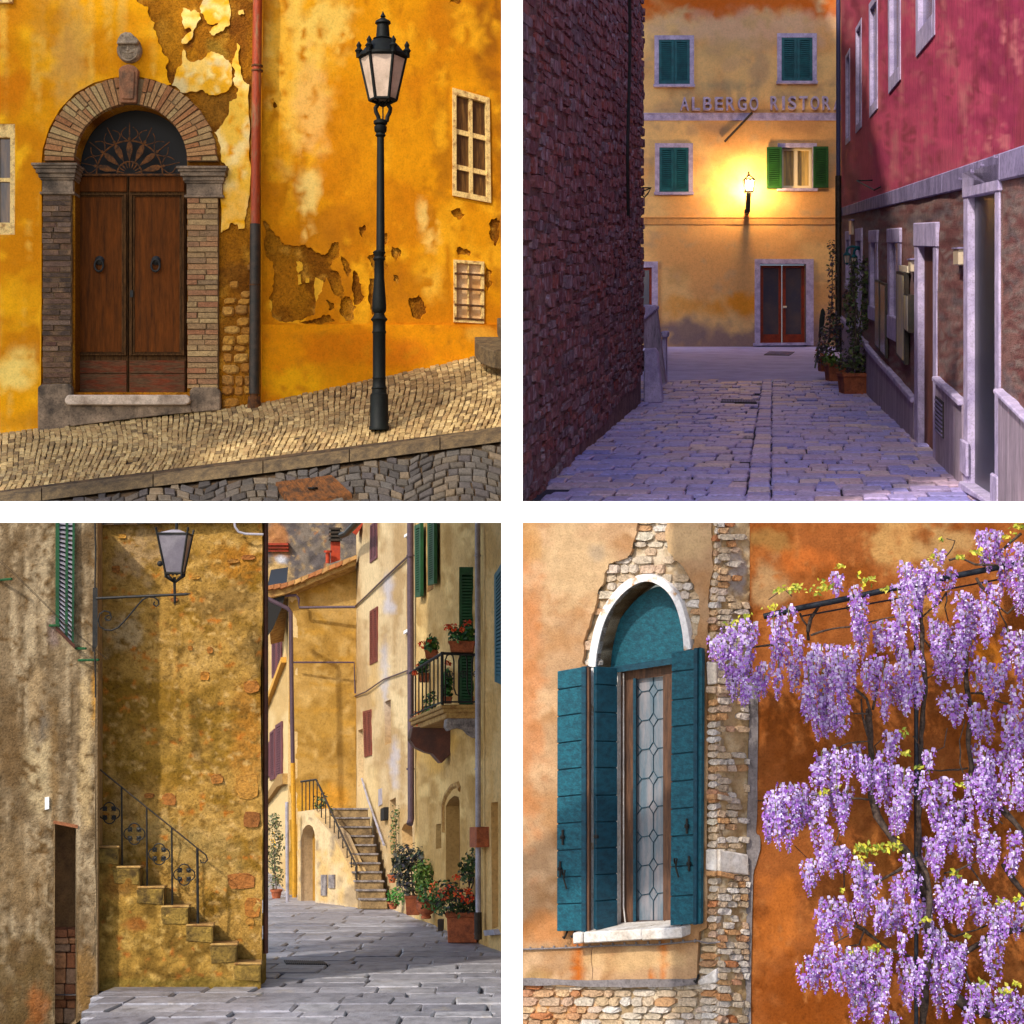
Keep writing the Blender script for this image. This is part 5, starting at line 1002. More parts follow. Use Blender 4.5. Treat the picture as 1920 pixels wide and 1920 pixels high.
# open stair along the wall
st = T('open_stair', 'weathered stone stair climbing left along the golden wall with iron railing', 'stair', F3.pt(400, 1848, .4))
SY = 16.4; steps = [(183, 222, 1585), (183, 262, 1623), (183, 307, 1661), (183, 353, 1697), (183, 399, 1732), (183, 444, 1768), (183, 489, 1804), (183, 489, 1849)]
sc_ = colours(C(160, 124, 56), [('n', 40, 30, C(122, 92, 38), .44, .6), ('n', 16, 12, C(186, 150, 80), .55, .72), ('n', 14, 10, C(168, 102, 42), .68, .8), ('b', 340, 1845, 200, 12, C(112, 96, 40), .7), ('b', 220, 1660, 40, 30, C(120, 76, 30), .7), ('b', 260, 1735, 30, 14, C(128, 66, 26), .7)], 75)
S3 = Pl(170, SY, 500, SY)
ol = [(183, 1588)]
for i in range(7):
    ol.append((steps[i][1], steps[i][2] + 3)); ol.append((steps[i][1], steps[i + 1][2] + 3))
ol[-1] = (489, 1856); ol.append((183, 1858))
sheet('side', S3, ol, [], 0, 0, M['goldwall'], sc_, 5, .02, 24, st, 76, fine=.016)
DD = Vector((-.137, 1, KZ3)) * .39
for i in range(7):
    x0 = 183 if i == 0 else steps[i - 1][1] - 4; x1 = steps[i][1] + 3; y = steps[i][2]; y2 = steps[i + 1][2]
    f = [S3.pt(x0, y, .02), S3.pt(x1, y, .02), S3.pt(x1, y + 4.5, .02), S3.pt(x0, y + 4.5, .02)]
    tr = one(lambda m: m.prism(f, [p + DD for p in f]), 'tread', M['tread'], st, bevel=.008)
    g = [S3.pt(x1 - 3, y + 7, -.005), S3.pt(x1 - 3, y2 + 2, -.005)]; one(lambda m: m.add([g[0], g[1], g[1] + DD, g[0] + DD], [(0, 1, 2, 3)]), 'riser', M['stepstone'], st)
    rr = random.Random(i); q = [(max(x1 - 54, 184), y + 5 + rr.uniform(0, 2)), (x1 - 3, y + 5), (x1 - 3 - rr.uniform(0, 2), y + 36), (max(x1 - 54, 184) + rr.uniform(0, 5), y + 35 + rr.uniform(-4, 4))]; one(lambda m: pad(m, [S3.pt(a, b, -.02) for a, b in q], S3.n, .034, .1), 'block', M['stepstone'], st, recalc=False)
rl = T('stair_railing', 'black iron stair railing with four round scroll medallions', 'railing', S3.pt(370, 1735, 0)); RY = 16.48
one(lambda m: m.tube([W(181, 1438, RY), W(372, 1592, RY), W(386, 1603, RY), W(389, 1612, RY), W(384, 1618, RY), W(377, 1617, RY), W(376, 1612, RY)], .008, 8), 'handrail', M['greypipe'], rl, smooth=True)
for x, a, b in ((228, 1475, 1622), (275, 1514, 1661), (322, 1552, 1697), (370, 1590, 1733)): one(lambda m: m.tube([W(x, a, RY), W(x + 1, b, RY)], .010 if x < 350 else .014, 6), 'post', M['iron'], rl)
one(lambda m: m.tube([W(184, 1440, RY), W(184, 1585, RY)], .009, 6), 'post', M['iron'], rl)
for cx, cy in ((205, 1524.5), (252, 1563.5), (298.5, 1601.5), (345.5, 1640)):
    def med(m):
        for k in range(4):
            a = math.pi / 2 * k; c0 = (cx + 9.5 * math.cos(a), cy + 9.5 * math.sin(a))
            m.tube([W(c0[0] + 10.5 * math.cos(a + t), c0[1] + 10.5 * math.sin(a + t), RY) for t in [-2.1 + i * .35 for i in range(13)]], .0065, 5)
            d = a + math.pi / 4
            for s_ in (-1, 1): m.tube([W(cx + (8 + 7 * u) * math.cos(d) - s_ * (5 * math.sin(u * 3)) * math.sin(d), cy + (8 + 7 * u) * math.sin(d) + s_ * (5 * math.sin(u * 3)) * math.cos(d), RY) for u in (0, .3, .6, .9, 1.2)], .006, 5)
            m.tube([W(cx + q_ * math.cos(d), cy + q_ * math.sin(d), RY) for q_ in (6, 11, 17)], [.004, .012, .003], 6)
    one(med, 'medallion', M['iron'], rl)
# lantern on bracket
wb = T('bracket_lantern', 'black iron lantern with frosted panes on a scrolled wall bracket', 'lantern', W(178, 1220, 15.9)); BY = 15.8; kb_ = BY / F
one(lambda m: m.prism([W(x, y, BY) for x, y in ((174, 1102), (183, 1102), (183, 1208), (178, 1222), (173, 1222))], [W(x, y, BY + .06) for x, y in ((174, 1102), (183, 1102), (183, 1208), (178, 1222), (173, 1222))]), 'wall_plate', M['iron'], wb)
one(lambda m: (m.tube([W(180, 1122, BY), W(350, 1114, BY)], .013, 8), m.tube([W(350, 1114, BY), W(358, 1113, BY)], [.013, .002], 8)), 'arm', M['iron'], wb)
one(lambda m: m.tube([W(x, y, BY) for x, y in ((204, 1163), (198, 1160), (199, 1155), (205, 1153), (209, 1158), (206, 1163), (200, 1164), (196, 1158)) ] , .006, 6), 'scroll_eye', M['iron'], wb)
one(lambda m: m.tube([W(x, y, BY) for x, y in ((209, 1158), (206, 1148), (196, 1145), (187, 1151), (184, 1163), (187, 1175), (197, 1181), (209, 1182), (221, 1177), (233, 1165), (245, 1151), (258, 1135), (268, 1124), (279, 1119), (289, 1120), (297, 1126), (298, 1133), (293, 1137), (288, 1133), (290, 1128))], .008, 6), 'scroll', M['iron'], wb)
one(lambda m: (m.tube([W(328, 1136, BY), W(328, 1128, BY), W(327, 1082, BY)], [.002, .012, .014], 8),), 'stem', M['iron'], wb)
def lq(y, xl, xr, dep): c = W((xl + xr) / 2, y, BY); h_ = (xr - xl) / 2 * kb_; return [Vector((c.x + a * h_, BY + b * dep, c.z)) for a, b in ((-1, -1), (1, -1), (1, 1), (-1, 1))]
tq, bq = lq(1000, 300, 356, .13), lq(1074, 313, 343, .07); tq = [p + Vector((0, 0, -.012 * i if i > 1 else 0)) for i, p in enumerate(tq)]
for i in range(4): one(lambda m: m.prism([tq[i], tq[(i + 1) % 4], bq[(i + 1) % 4], bq[i]], [p + (W(328, 960, BY) - Vector((p.x, p.y, 0))) * .03 for p in (tq[i], tq[(i + 1) % 4], bq[(i + 1) % 4], bq[i])]), 'pane', M['frost3'], wb)
one(lambda m: [m.tube([tq[i] + (tq[i] - bq[i]) * .16, bq[i]], .011, 6) for i in range(4)] + [m.tube(tq + [tq[0]], .012, 6), m.tube(bq + [bq[0]], .014, 6)] + [m.tube([bq[i], bq[i] + Vector((0, 0, -.03)), W(328, 1092, BY)], .012, 6) for i in range(4)], 'cage', M['iron'], wb)
one(lambda m: m.prism([p + Vector((0, 0, .005)) for p in tq], [W(330, 993, BY) + (p - W(330, 1000, BY)) * .25 for p in tq]), 'roof', M['palepipe'], wb)
one(lambda m: m.tube([W(331, 994, BY), W(331, 975, BY)], .014, 8), 'finial', M['iron'], wb)
for sx in (-1, 1): one(lambda m: m.tube([W(328 + sx * (8 + 8 * math.sin(t)), 1078 + 6 * math.cos(t) + t, BY - .05) for t in [k * .5 for k in range(9)]], .009, 6), 'scroll', M['iron'], wb)
one(lambda m: m.lathe(W(300, 1062, BY), [(0, .012), (.012, .024), (.026, .028), (.04, .024), (.052, .01)], 12), 'sensor', M['dark'], wb, smooth=True)
# corner pipe
cp = one(lambda m: m.tube([W(498, 970, 16.9), W(498, 1787, 16.9)], .026, 10), 'corner_pipe', M['brownpipe'], label='brown downpipe at the right corner of the golden wall', cat='pipe', smooth=True)
one(lambda m: m.tube([W(438, 970, 16.7), W(441, 988, 16.7), (W(447, 997, 16.7)), W(460, 1001, 16.7), W(494, 1002, 16.7)], .012, 8), 'conduit', M['palepipe'], label='pale bent conduit at the top of the golden wall', cat='conduit', smooth=True)
def gret(m):
    a = F3.pt(491, 968, -.02); b = F3.pt(491, 1850, -.02); d = Vector((-.45, 3.0, 3.0 * KZ3)); m.add([a, b, b + d, a + Vector((-.45, 3, 0))], [(0, 1, 2, 3)])
one(gret, 'side_wall', mat('ochre side wall', C(190, 136, 44), C(150, 100, 30), 2, rough=.95, bump=.5), fh)

# --- houses at the bend
gh = T('gable_house', 'ochre gabled house with a tiled sloping roof at the end of the lane', 'house', GB.pt(600, 1690))
gc = colours(C(184, 146, 78), [('n', 40, 30, C(160, 122, 56), .42, .6), ('n', 16, 14, C(196, 160, 94), .56, .7), ('b', 640, 1140, 60, 30, C(196, 160, 96), .7), ('b', 600, 1500, 60, 40, C(214, 150, 40), .7), ('b', 600, 1350, 60, 50, C(176, 136, 60), .6), ('b', 560, 1600, 26, 120, C(206, 156, 50), .8), ('n', 60, 12, C(184, 140, 60), .6, .72)], 81)
sheet('gable_wall', GB, [(541, 1116), (668, 1066), (668, 1700), (541, 1700)], [], 0, .3, M['warmplaster'], gc, 7, .02, 30, gh, 82)
LG = Pl(541, 37.0, 500, 58.0)
cc_ = colours(C(226, 196, 140), [('n', 20, 60, C(206, 170, 110), .45, .62)], 84)
sheet('lane_wall', LG, [(496, 1180), (541, 1112), (541, 1700), (496, 1660)], [], 0, .2, M['warmplaster'], cc_, 6, .02, 20, gh, 85)
# roof: tile rows on a sloping verge
def roof3(m): m.prism([W(x, y, 36.7) for x, y in ((500, 1104), (541, 1096), (668, 1046), (668, 1058), (541, 1112), (502, 1122))], [W(x, y, 36.7) + Vector((-.5, 4, -1.3)) for x, y in ((500, 1104), (541, 1096), (668, 1046), (668, 1058), (541, 1112), (502, 1122))])
rf = one(roof3, 'roof', M['tread'], gh)
for i in range(13):
    u = i / 13; xa, ya = lerp(500, 668, u), interp([0, .25, 1], [1102, 1095, 1044], u); xb, yb = lerp(500, 668, u + 1 / 12.), interp([0, .25, 1], [1102, 1095, 1044], min(1, u + 1 / 12.))
    one(lambda m: m.prism([W(xa, ya + 4 + (i % 3), 36.6), W(xa, ya - 3 - (i % 2), 36.6), W(xb, yb - 4, 36.6), W(xb, yb + 3, 36.6)], [p + Vector((-.3, 2.4, -.7)) for p in (W(xa, ya + 4 + (i % 3), 36.6), W(xa, ya - 3 - (i % 2), 36.6), W(xb, yb - 4, 36.6), W(xb, yb + 3, 36.6))]), 'tile', M['rooftile'], rf)
one(lambda m: m.prism([W(x, y, 36.8) for x, y in ((497, 1118), (536, 1112), (528, 1140), (512, 1178), (500, 1196))], [W(x, y, 36.8) + Vector((-1, 8, .3)) for x, y in ((497, 1118), (536, 1112), (528, 1140), (512, 1178), (500, 1196))]), 'eave', M['dark'], rf)
for (x0, y0, x1, y1, kk_) in ((522, 1165, 530, 1252, 0), (512, 1185, 520, 1268, 0), (519, 1352, 531, 1470, 0), (508, 1366, 517, 1460, 0), (502, 1390, 507, 1455, 0)):
    louvre(LG, quad((x0, y0 + 8), (x1, y0), (x1, y1), (x0, y1 + 4)), gh, M['plumshutter'], 22, .01, fw=.16)
one(lambda m: (m.slab(LG, [(502, 1318), (537, 1232), (537, 1242), (502, 1330)], 0, .12)), 'ledge', mat('yellow ledge', C(226, 170, 70), rough=.8), gh)
one(lambda m: (m.slab(LG, [(500, 1500), (530, 1452), (540, 1450), (540, 1470), (528, 1475), (500, 1512)], 0, .12)), 'ledge', M['tread'], gh)
one(lambda m: m.tube([W(501, 1122, 36), W(540, 1141, 36), W(545, 1148, 36), W(547, 1300, 36), W(549, 1432, 36)], .045, 8), 'downpipe', M['purplepipe'], gh, smooth=True)
one(lambda m: m.tube([W(549, 1430, 36), W(552, 1600, 36), W(552, 1690, 36)], .05, 8), 'downpipe', mat('yellow painted pipe', C(206, 150, 40), rough=.6), gh, smooth=True)
one(lambda m: m.tube([W(535, 1117, 36.8), W(555, 1116, 36.8), W(560, 1122, 36.8), W(561, 1139, 36.8), W(666, 1138, 36.8)], .03, 6), 'cable', M['purplepipe'], gh)
one(lambda m: m.tube([W(548, 1242, 36.8), W(664, 1242, 36.8), W(666, 1300, 36.8)], .02, 6), 'cable', M['purplepipe'], gh)
# building behind
bb = T('stone_tower', 'grey speckled stone building rising behind the gable roof', 'building', W(580, 1100, 48))
bc = colours(C(128, 116, 104), [('n', 22, 18, C(100, 92, 90), .42, .58), ('n', 8, 7, C(166, 140, 104), .6, .72), ('n', 10, 8, C(160, 110, 70), .68, .8), ('b', 520, 1010, 26, 34, C(176, 120, 70), .85), ('b', 520, 1075, 30, 30, C(206, 170, 110), .9), ('b', 528, 1048, 12, 12, C(206, 206, 214), .95)], 88)
sheet('wall', Pl(480, 48, 700, 48), [(470, 970), (700, 970), (700, 1120), (470, 1120)], [], 0, .3, M['goldwall'], bc, 4, .05, 14, bb, 89, fine=.03)
for j in range(3): one(lambda m: m.slab(Pl(480, 48, 700, 48), [(500, 1018 + j * 6), (542, 1018 + j * 6), (542, 1022 + j * 6), (500, 1022 + j * 6)], 0, .1 + .06 * (2 - j)), 'cornice', M['redpaint'], bb)
ch = T('chimney', 'red chimney with a stacked dark cowl on the gable roof', 'chimney', W(630, 1052, 38.5))
one(lambda m: m.prism([W(x, y, 38.5) for x, y in ((620, 1016), (638, 1016), (638, 1050), (620, 1056))], [W(x, y, 39.0) for x, y in ((620, 1016), (638, 1016), (638, 1050), (620, 1056))]), 'stack', M['redpaint'], ch)
for j in range(4): one(lambda m: m.prism([W(x, y, 38.4) for x, y in ((617, 989 + j * 7), (640, 989 + j * 7), (642, 993 + j * 7), (616, 993 + j * 7))], [W(x, y, 39.1) for x, y in ((617, 989 + j * 7), (640, 989 + j * 7), (642, 993 + j * 7), (616, 993 + j * 7))]), 'cowl', M['greypipe'], ch)
one(lambda m: (m.prism([W(x, y, 38.5) for x, y in ((620, 989), (638, 989), (638, 1016), (620, 1016))], [W(x, y, 38.9) for x, y in ((620, 989), (638, 989), (638, 1016), (620, 1016))])), 'flue', M['dark'], ch)
one(lambda m: (m.tube([W(614.5, 1056, 38.3), W(614.5, 1036, 38.3)], .05, 8), m.tube([W(614.5, 1036, 38.3), W(614.5, 1032, 38.3)], [.09, .09], 8)), 'flue_pipe', M['redpaint'], label='short red flue pipe beside the red chimney', cat='flue')

# --- right side houses
def house(name, label, x0, x1, holes, col, extra=0):
    h = T(name, label, 'house', R3.pt((x0 + x1) / 2, 1760)); yb = lambda px: 1540 + 5120.0 / R3.Y(px) + 3
    return h, sheet('wall', R3, [(x0, 968), (x1, 968), (x1, yb(x1)), (x0, yb(x0))], holes, 0, .3, M['warmplaster'], col, 6, .012, 26, h, extra, fine=.004)
bcol = colours(C(200, 174, 132), [('n', 12, 70, C(176, 146, 102), .45, .62), ('n', 24, 60, C(214, 190, 146), .52, .68), ('b', 728, 1120, 14, 40, C(186, 182, 190), .8), ('b', 722, 1280, 8, 80, C(180, 176, 184), .7), ('b', 740, 1430, 10, 60, C(178, 174, 184), .7), ('b', 690, 1500, 24, 80, C(224, 196, 140), .6), ('b', 750, 1600, 40, 90, C(176, 140, 84), .6), ('b', 700, 1270, 10, 40, C(196, 150, 60), .4)], 91)
nich = {'w1': [(762, 1078), (774, 1060), (774, 1178), (762, 1186)], 'n1': [(721, 1316), (733, 1311), (733, 1393), (722, 1397)], 'd1': [(671, 1370), (680, 1366), (682, 1470), (672, 1476)], 'd2': [(730, 1501), (742, 1495), (742, 1600), (731, 1600)], 'd3': [(753, 1556), (757, 1546), (765, 1541), (772, 1545), (773, 1552), (773, 1590), (754, 1590)], 'w0': [(763, 968.5), (774, 968.5), (774, 996), (763, 1003)]}
hb, _ = house('cream_house', 'tall cream plaster house with red brown shutters in the middle of the lane', 668, 778, list(nich.values()), bcol, 92)
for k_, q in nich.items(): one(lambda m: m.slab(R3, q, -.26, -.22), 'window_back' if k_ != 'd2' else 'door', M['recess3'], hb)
for (q, nm) in ((quad((696, 985), (708, 975), (708, 1046), (695, 1056)), 'a'), (quad((695, 1146), (709, 1137), (709, 1240), (695, 1247)), 'b'), (quad((682, 1334), (697, 1330), (698, 1416), (685, 1420)), 'c')):
    f0 = lambda u, v, q=q: q(u * .48, v); f1 = lambda u, v, q=q: q(.52 + u * .48, v)
    for f_ in (f0, f1): louvre(R3, f_, hb, M['plumshutter'] if nm == 'a' else M['redshutter'], 22, .0, fw=.18, th=.025)
one(lambda m: m.tube([R3.pt(666, 1139, .03), R3.pt(690, 1117, .03), R3.pt(722, 1086, .03), R3.pt(776, 1036, .03)], .02, 6), 'cable', M['purplepipe'], hb)
one(lambda m: m.tube([R3.pt(666, 1306, .03), R3.pt(690, 1297, .05), R3.pt(722, 1274, .03), R3.pt(776, 1254, .03)], .014, 6), 'cable', M['purplepipe'], hb)
one(lambda m: (m.slab(R3, [(762, 1183), (775, 1176), (775, 1181), (762, 1189)], -.1, .05), m.slab(R3, [(763, 1003), (775, 996), (775, 1000), (763, 1008)], -.1, .05)), 'sill', M['white'], hb)
one(lambda m: m.slab(R3, [(711, 1480), (717, 1478), (717, 1508), (711, 1512)], 0, .02), 'name_plate', M['palepipe'], hb)
one(lambda m: m.tube([W(640, 1004, 36.5), W(650, 1000, 36.0), W(676, 973, 33)], .07, 8), 'gutter', M['greypipe'], hb)
one(lambda m: m.prism([W(x, y, 36.0) for x, y in ((660, 998), (684, 968), (690, 968), (668, 1004))], [W(x, y, 36.6) for x, y in ((660, 998), (684, 968), (690, 968), (668, 1004))]), 'eave', M['redpaint'], hb)
ccol = colours(C(198, 164, 106), [('n', 14, 70, C(176, 140, 82), .45, .62), ('n', 24, 40, C(218, 186, 124), .55, .7), ('b', 820, 1400, 40, 60, C(216, 170, 84), .6), ('b', 800, 1640, 60, 60, C(176, 140, 80), .6)], 94)
doorC = [(836, 1512), (842, 1500), (852, 1492), (860, 1494), (862, 1502), (862, 1664), (836, 1672)]; winC = [(817, 1546), (827, 1544), (827, 1590), (817, 1592)]
hc, _ = house('ochre_lane_house', 'ochre lane house with a flower balcony and arched door', 778, 906, [doorC, winC], ccol, 95)
M['browndoor'] = mat('brown door', C(116, 78, 36), C(84, 54, 28), 3, rough=.8, bump=.3)  # brown of the arched lane door
one(lambda m: m.slab(R3, doorC, -.24, -.2), 'door', M['browndoor'], hc); one(lambda m: m.slab(R3, winC, -.22, -.18), 'window_back', M['dark'], hc)
one(lambda m: m.tube([R3.pt(x, y, .0) for x, y in ((833, 1560), (833, 1506), (838, 1490), (850, 1474), (860, 1470), (864, 1480))], .045, 6), 'arch_trim', M['tread'], hc)
dcol = colours(C(224, 186, 124), [('n', 10, 80, C(206, 164, 100), .45, .62)], 97)
doorD = [(921, 1505), (934, 1503), (935, 1738), (922, 1742)]
hd, _ = house('cream_corner_house', 'cream house edge with blue green shutter at the far right of the lane', 906, 985, [doorD], dcol, 98)
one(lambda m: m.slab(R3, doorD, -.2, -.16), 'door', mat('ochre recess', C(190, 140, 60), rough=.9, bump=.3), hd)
one(lambda m: m.slab(R3, [(918, 1744), (936, 1742), (940, 1752), (920, 1754)], -.1, .08), 'doorstep', M['palepipe'], hd)
one(lambda m: m.slab(R3, [(927, 1548), (934, 1548), (934, 1557), (927, 1557)], -.16, -.14), 'letter_slot', M['greypipe'], hd)
louvre(R3, quad((933, 1078), (950, 1050), (950, 1285), (934, 1278)), hd, M['blueshutter'], 26, .01, fw=.2)
for (q, nm) in ((quad((788, 986), (800, 980), (800, 1118), (790, 1120)), 0), (quad((813, 975), (826, 970), (826, 1094), (814, 1098)), 0)): louvre(R3, q, hc, M['darkgreen'], 26, .05, fw=.2, th=.05)
one(lambda m: m.slab(R3, [(801, 978), (812, 972), (812, 1104), (801, 1110)], -.06, .004), 'window_back', M['recess3'], hc)
# open green balcony door shutter facing the camera
BS = Pl(858, 22.9, 902, 22.9)
louvre(BS, rect(861, 1063, 900, 1330), hc, M['darkgreen'], 40, .0, fw=.14, th=.04)
for (x, a, b, r_, mm, nm, lab) in ((779.5, 968, 1545, .055, 'purplepipe', 'downpipe', 'dark purple downpipe between the cream house and the ochre lane house'), (908.5, 968, 1752, .036, 'palepipe', 'downpipe', 'pale grey downpipe right of the flower balcony')):
    d = T(nm, lab, 'downpipe', R3.pt(x, b, .08)); one(lambda m: m.tube([R3.pt(x, a, .09), R3.pt(x + 1.2, b - 10, .09), R3.pt(x + 2.2, b, .12)], r_, 10), 'pipe', M[mm], d, smooth=True)
    for y in (1040, 1260, 1440): one(lambda m: m.tube([R3.pt(x + .4, y, .09), R3.pt(x + .4, y + 3, .09)], r_ * 1.25, 10), 'clip', M[mm], d)
    if x > 800: one(lambda m: m.prism([R3.pt(u, v, .16) for u, v in ((903, 1550), (917, 1550), (917, 1588), (903, 1588))], [R3.pt(u, v, .0) for u, v in ((903, 1550), (917, 1550), (917, 1588), (903, 1588))]), 'junction_box', M['terracotta'], d); one(lambda m: m.tube([R3.pt(x + 2, b - 42, .1), R3.pt(x + 2.4, b + 8, .1)], .05, 10), 'shoe', M['greypipe'], d)
# --- balcony
bl = T('balcony', 'stone balcony with wrought iron railing full of red geraniums', 'balcony', R3.pt(880, 1345)); EY = 22.4; LV = Vector((-.2, 1, KZ3))
def lvl(px, py, Y0=EY, d=0): return W(px, py, Y0) + LV * d
def slabb(m, poly, d): m.prism([W(x, y, EY) for x, y in poly], [W(x, y, EY) + LV * d for x, y in poly])
one(lambda m: (slabb(m, [(828, 1321), (906, 1321), (906, 1328), (828, 1328)], 3.1), slabb(m, [(831, 1328), (906, 1328), (906, 1336), (831, 1336)], 3.05), slabb(m, [(836, 1336), (906, 1336), (906, 1347), (836, 1347)], 3.0)), 'slab', M['tread'], bl, bevel=.01)
M['greystone3'] = mat('grey speckled bracket stone', C(160, 150, 144), C(104, 96, 96), 8, rough=.9, bump=.6, bscale=50, grime=.3, speck=.4)
one(lambda m: slabb(m, [(838, 1347), (906, 1347), (906, 1384), (890, 1382), (880, 1376), (872, 1367), (862, 1364), (852, 1366), (842, 1370), (836, 1362)], .22), 'bracket', M['greystone3'], bl, bevel=.01)
one(lambda m: m.prism([W(x, y, EY) + LV * 2.3 for x, y in ((820, 1345), (900, 1345), (900, 1400), (880, 1420), (862, 1400), (846, 1396), (826, 1386), (815, 1370))], [W(x, y, EY) + LV * 2.6 for x, y in ((820, 1345), (900, 1345), (900, 1400), (880, 1420), (862, 1400), (846, 1396), (826, 1386), (815, 1370))]), 'bracket', M['brownpipe'], bl, bevel=.01)
def rail(m, a, b, r_=.012): m.tube([a, b], r_, 6)
rg = one(lambda m: (rail(m, W(829, 1225, EY), W(905, 1228, EY), .02), rail(m, W(829, 1225, EY), W(829, 1225, EY) + LV * 3, .02), rail(m, W(829, 1316, EY), W(905, 1316, EY)), rail(m, W(829, 1316, EY), W(829, 1316, EY) + LV * 3), rail(m, W(829, 1222, EY), W(829, 1321, EY), .022)), 'railing', M['iron'], bl)
for i in range(3):
    x = 842 + i * 25
    def loop(m):
        m.tube([W(x - 7, 1318, EY), W(x - 7, 1238, EY), W(x - 4, 1229, EY), W(x + 2, 1226, EY), W(x + 7, 1230, EY), W(x + 9, 1240, EY), W(x + 9, 1290, EY), W(x + 13, 1302, EY), W(x + 18, 1304, EY)], .011, 6)
        m.tube([W(x + 1 + 6 * math.cos(t), 1264 + 6 * math.sin(t), EY) for t in [k * .55 for k in range(13)]], .006, 5); rail(m, W(x - 5, 1264, EY), W(x + 7, 1264, EY), .006); rail(m, W(x + 1, 1258, EY), W(x + 1, 1270, EY), .006)
    one(loop, 'scroll_bar', M['iron'], rg)
for i in range(1, 9): one(lambda m: rail(m, W(829, 1226, EY) + LV * i * .35, W(829, 1318, EY) + LV * i * .35, .011), 'baluster', M['iron'], rg)
ger = [C(56, 110, 40), C(40, 84, 34), C(84, 132, 56), C(36, 70, 34)]; redf = [C(226, 84, 40), C(206, 58, 36), C(236, 110, 60)]
def trough(cx, py, Y, wpx, hpx, label, flowers, dep=.12, m_=None, tall=.2, cols=None, cat='flower box', name='flower_box'):
    p = rect_pot(name, label, cx, py, Y, wpx, hpx, KZ3, dep, .85, m_=m_); k_ = Y / F; hw_ = wpx * k_ / 2
    plant('geranium', label.replace('flower box', 'geranium in the flower box').replace('pot', 'potted geranium'), p, [(p + Vector((0, 0, tall * .45)), (hw_ * 1.05, dep * 1.4, tall * .6), 150)], cols or ger, .07, stems=[], flowers=flowers(p) if flowers else None)
    return p
rfl = lambda pts, n=26, s=.05: (lambda p: (redf, s, [(W(x, y, Y_), (r_, r_, r_ * .8), n) for x, y, Y_, r_ in pts]))
trough(866, 1222, EY - .05, 50, 20, 'largest terracotta flower box hung on the front of the balcony railing', rfl([(838, 1176, 22.3, .06), (849, 1176, 22.3, .06), (876, 1169, 22.3, .07), (866, 1180, 22.3, .04)]), .14)
trough(808, 1233, 24.0, 24, 14, 'upper terracotta flower box on the long side of the balcony', rfl([(792, 1208, 24, .07), (806, 1202, 24, .03)]), .16)
trough(794, 1277, 24.6, 20, 15, 'lower terracotta flower box on the long side of the balcony', rfl([(785, 1248, 24.6, .05), (778, 1262, 24.6, .04)]), .16)
trough(838, 1318, 22.8, 18, 12, 'small terracotta pot standing left on the balcony floor', rfl([(840, 1243, 22.8, .05)]), .1, tall=.35, name='flower_pot', cat='flower pot')
trough(893, 1318, 22.8, 16, 12, 'small terracotta pot standing right on the balcony floor', None, .1, tall=.3, cols=[C(60, 120, 50), C(44, 96, 40)], name='flower_pot', cat='flower pot')
plant('trailing_geranium', 'red trailing geranium hanging below the balcony corner', W(795, 1340, 25), [(W(796, 1345, 25), (.12, .12, .2), 40), (W(806, 1320, 24.6), (.1, .1, .2), 50)], ger, .08, stems=[], flowers=(redf, .06, [(W(782, 1340, 25), (.06, .06, .05), 20), (W(797, 1331, 25), (.07, .06, .05), 24), (W(788, 1357, 25), (.07, .06, .06), 24)]))

# --- outside stair with arched cellar door
os_ = T('house_stair', 'steep stone stair with iron handrail and arched cellar door', 'stair', W(660, 1700, 32)); n = 11
for i in range(n):
    u = i / (n - 1); y0 = lerp(1703, 1533, u) ; xl = lerp(676, 627, u); xr = lerp(727, 690, u); Yd = lerp(31.0, 33.6, u)
    f = [W(xl, y0 - 16, Yd), W(xr, y0 - 16, Yd), W(xr, y0 + 2, Yd), W(xl, y0 + 2, Yd)]; dv = Vector((-.1, .5, .5 * KZ3))
    s = one(lambda m: m.prism(f, [p + dv for p in f]), 'step', M['stepstone3'], os_, bevel=.015)
    one(lambda m: m.prism([W(xl - 1, y0 - 18, Yd - .03), W(xr + 1, y0 - 18, Yd - .03), W(xr + 1, y0 - 15, Yd - .03), W(xl - 1, y0 - 15, Yd - .03)], [p + dv for p in (W(xl - 1, y0 - 18, Yd - .03), W(xr + 1, y0 - 18, Yd - .03), W(xr + 1, y0 - 15, Yd - .03), W(xl - 1, y0 - 15, Yd - .03))]), 'nosing', M['greystone3'], s)
ST = Pl(558, 34.5, 676, 31.4)
archd = [(565, 1694), (565, 1572), (568, 1556), (574, 1548), (580, 1546), (586, 1550), (590, 1560), (591, 1576), (591, 1694)]
swc = colours(C(212, 186, 142), [('n', 16, 40, C(206, 170, 110), .45, .62), ('n', 5, 30, C(150, 130, 104), .6, .72), ('b', 660, 1680, 30, 24, C(150, 126, 96), .7), ('b', 600, 1700, 60, 10, C(196, 180, 160), .7)], 101)
sheet('stair_wall', ST, [(558, 1522), (588, 1518), (592, 1530), (628, 1568), (660, 1640), (676, 1700), (676, 1706), (620, 1702), (558, 1697)], [archd], 0, .3, M['warmplaster'], swc, 6, .01, 20, os_, 102)
one(lambda m: m.slab(ST, archd, -.28, -.24), 'cellar_door', mat('ochre cellar door', C(184, 138, 50), C(150, 106, 36), 3, rough=.9, bump=.3), os_)
for i, (x0, x1, y0, y1) in enumerate(((604, 614, 1640, 1679), (618, 629, 1640, 1665))): one(lambda m: m.slab(ST, [(x0, y0), (x1, y0), (x1, y1), (x0, y1)], 0, .03), 'meter_door', M['greystone3'], os_)
def RPx(x, y): return ST.pt(x, y, -.05)
one(lambda m: (m.tube([RPx(560, 1466), RPx(588, 1462), RPx(596, 1478), RPx(664, 1625), RPx(664, 1680)], .02, 8)), 'handrail', M['greypipe'], os_, smooth=True)
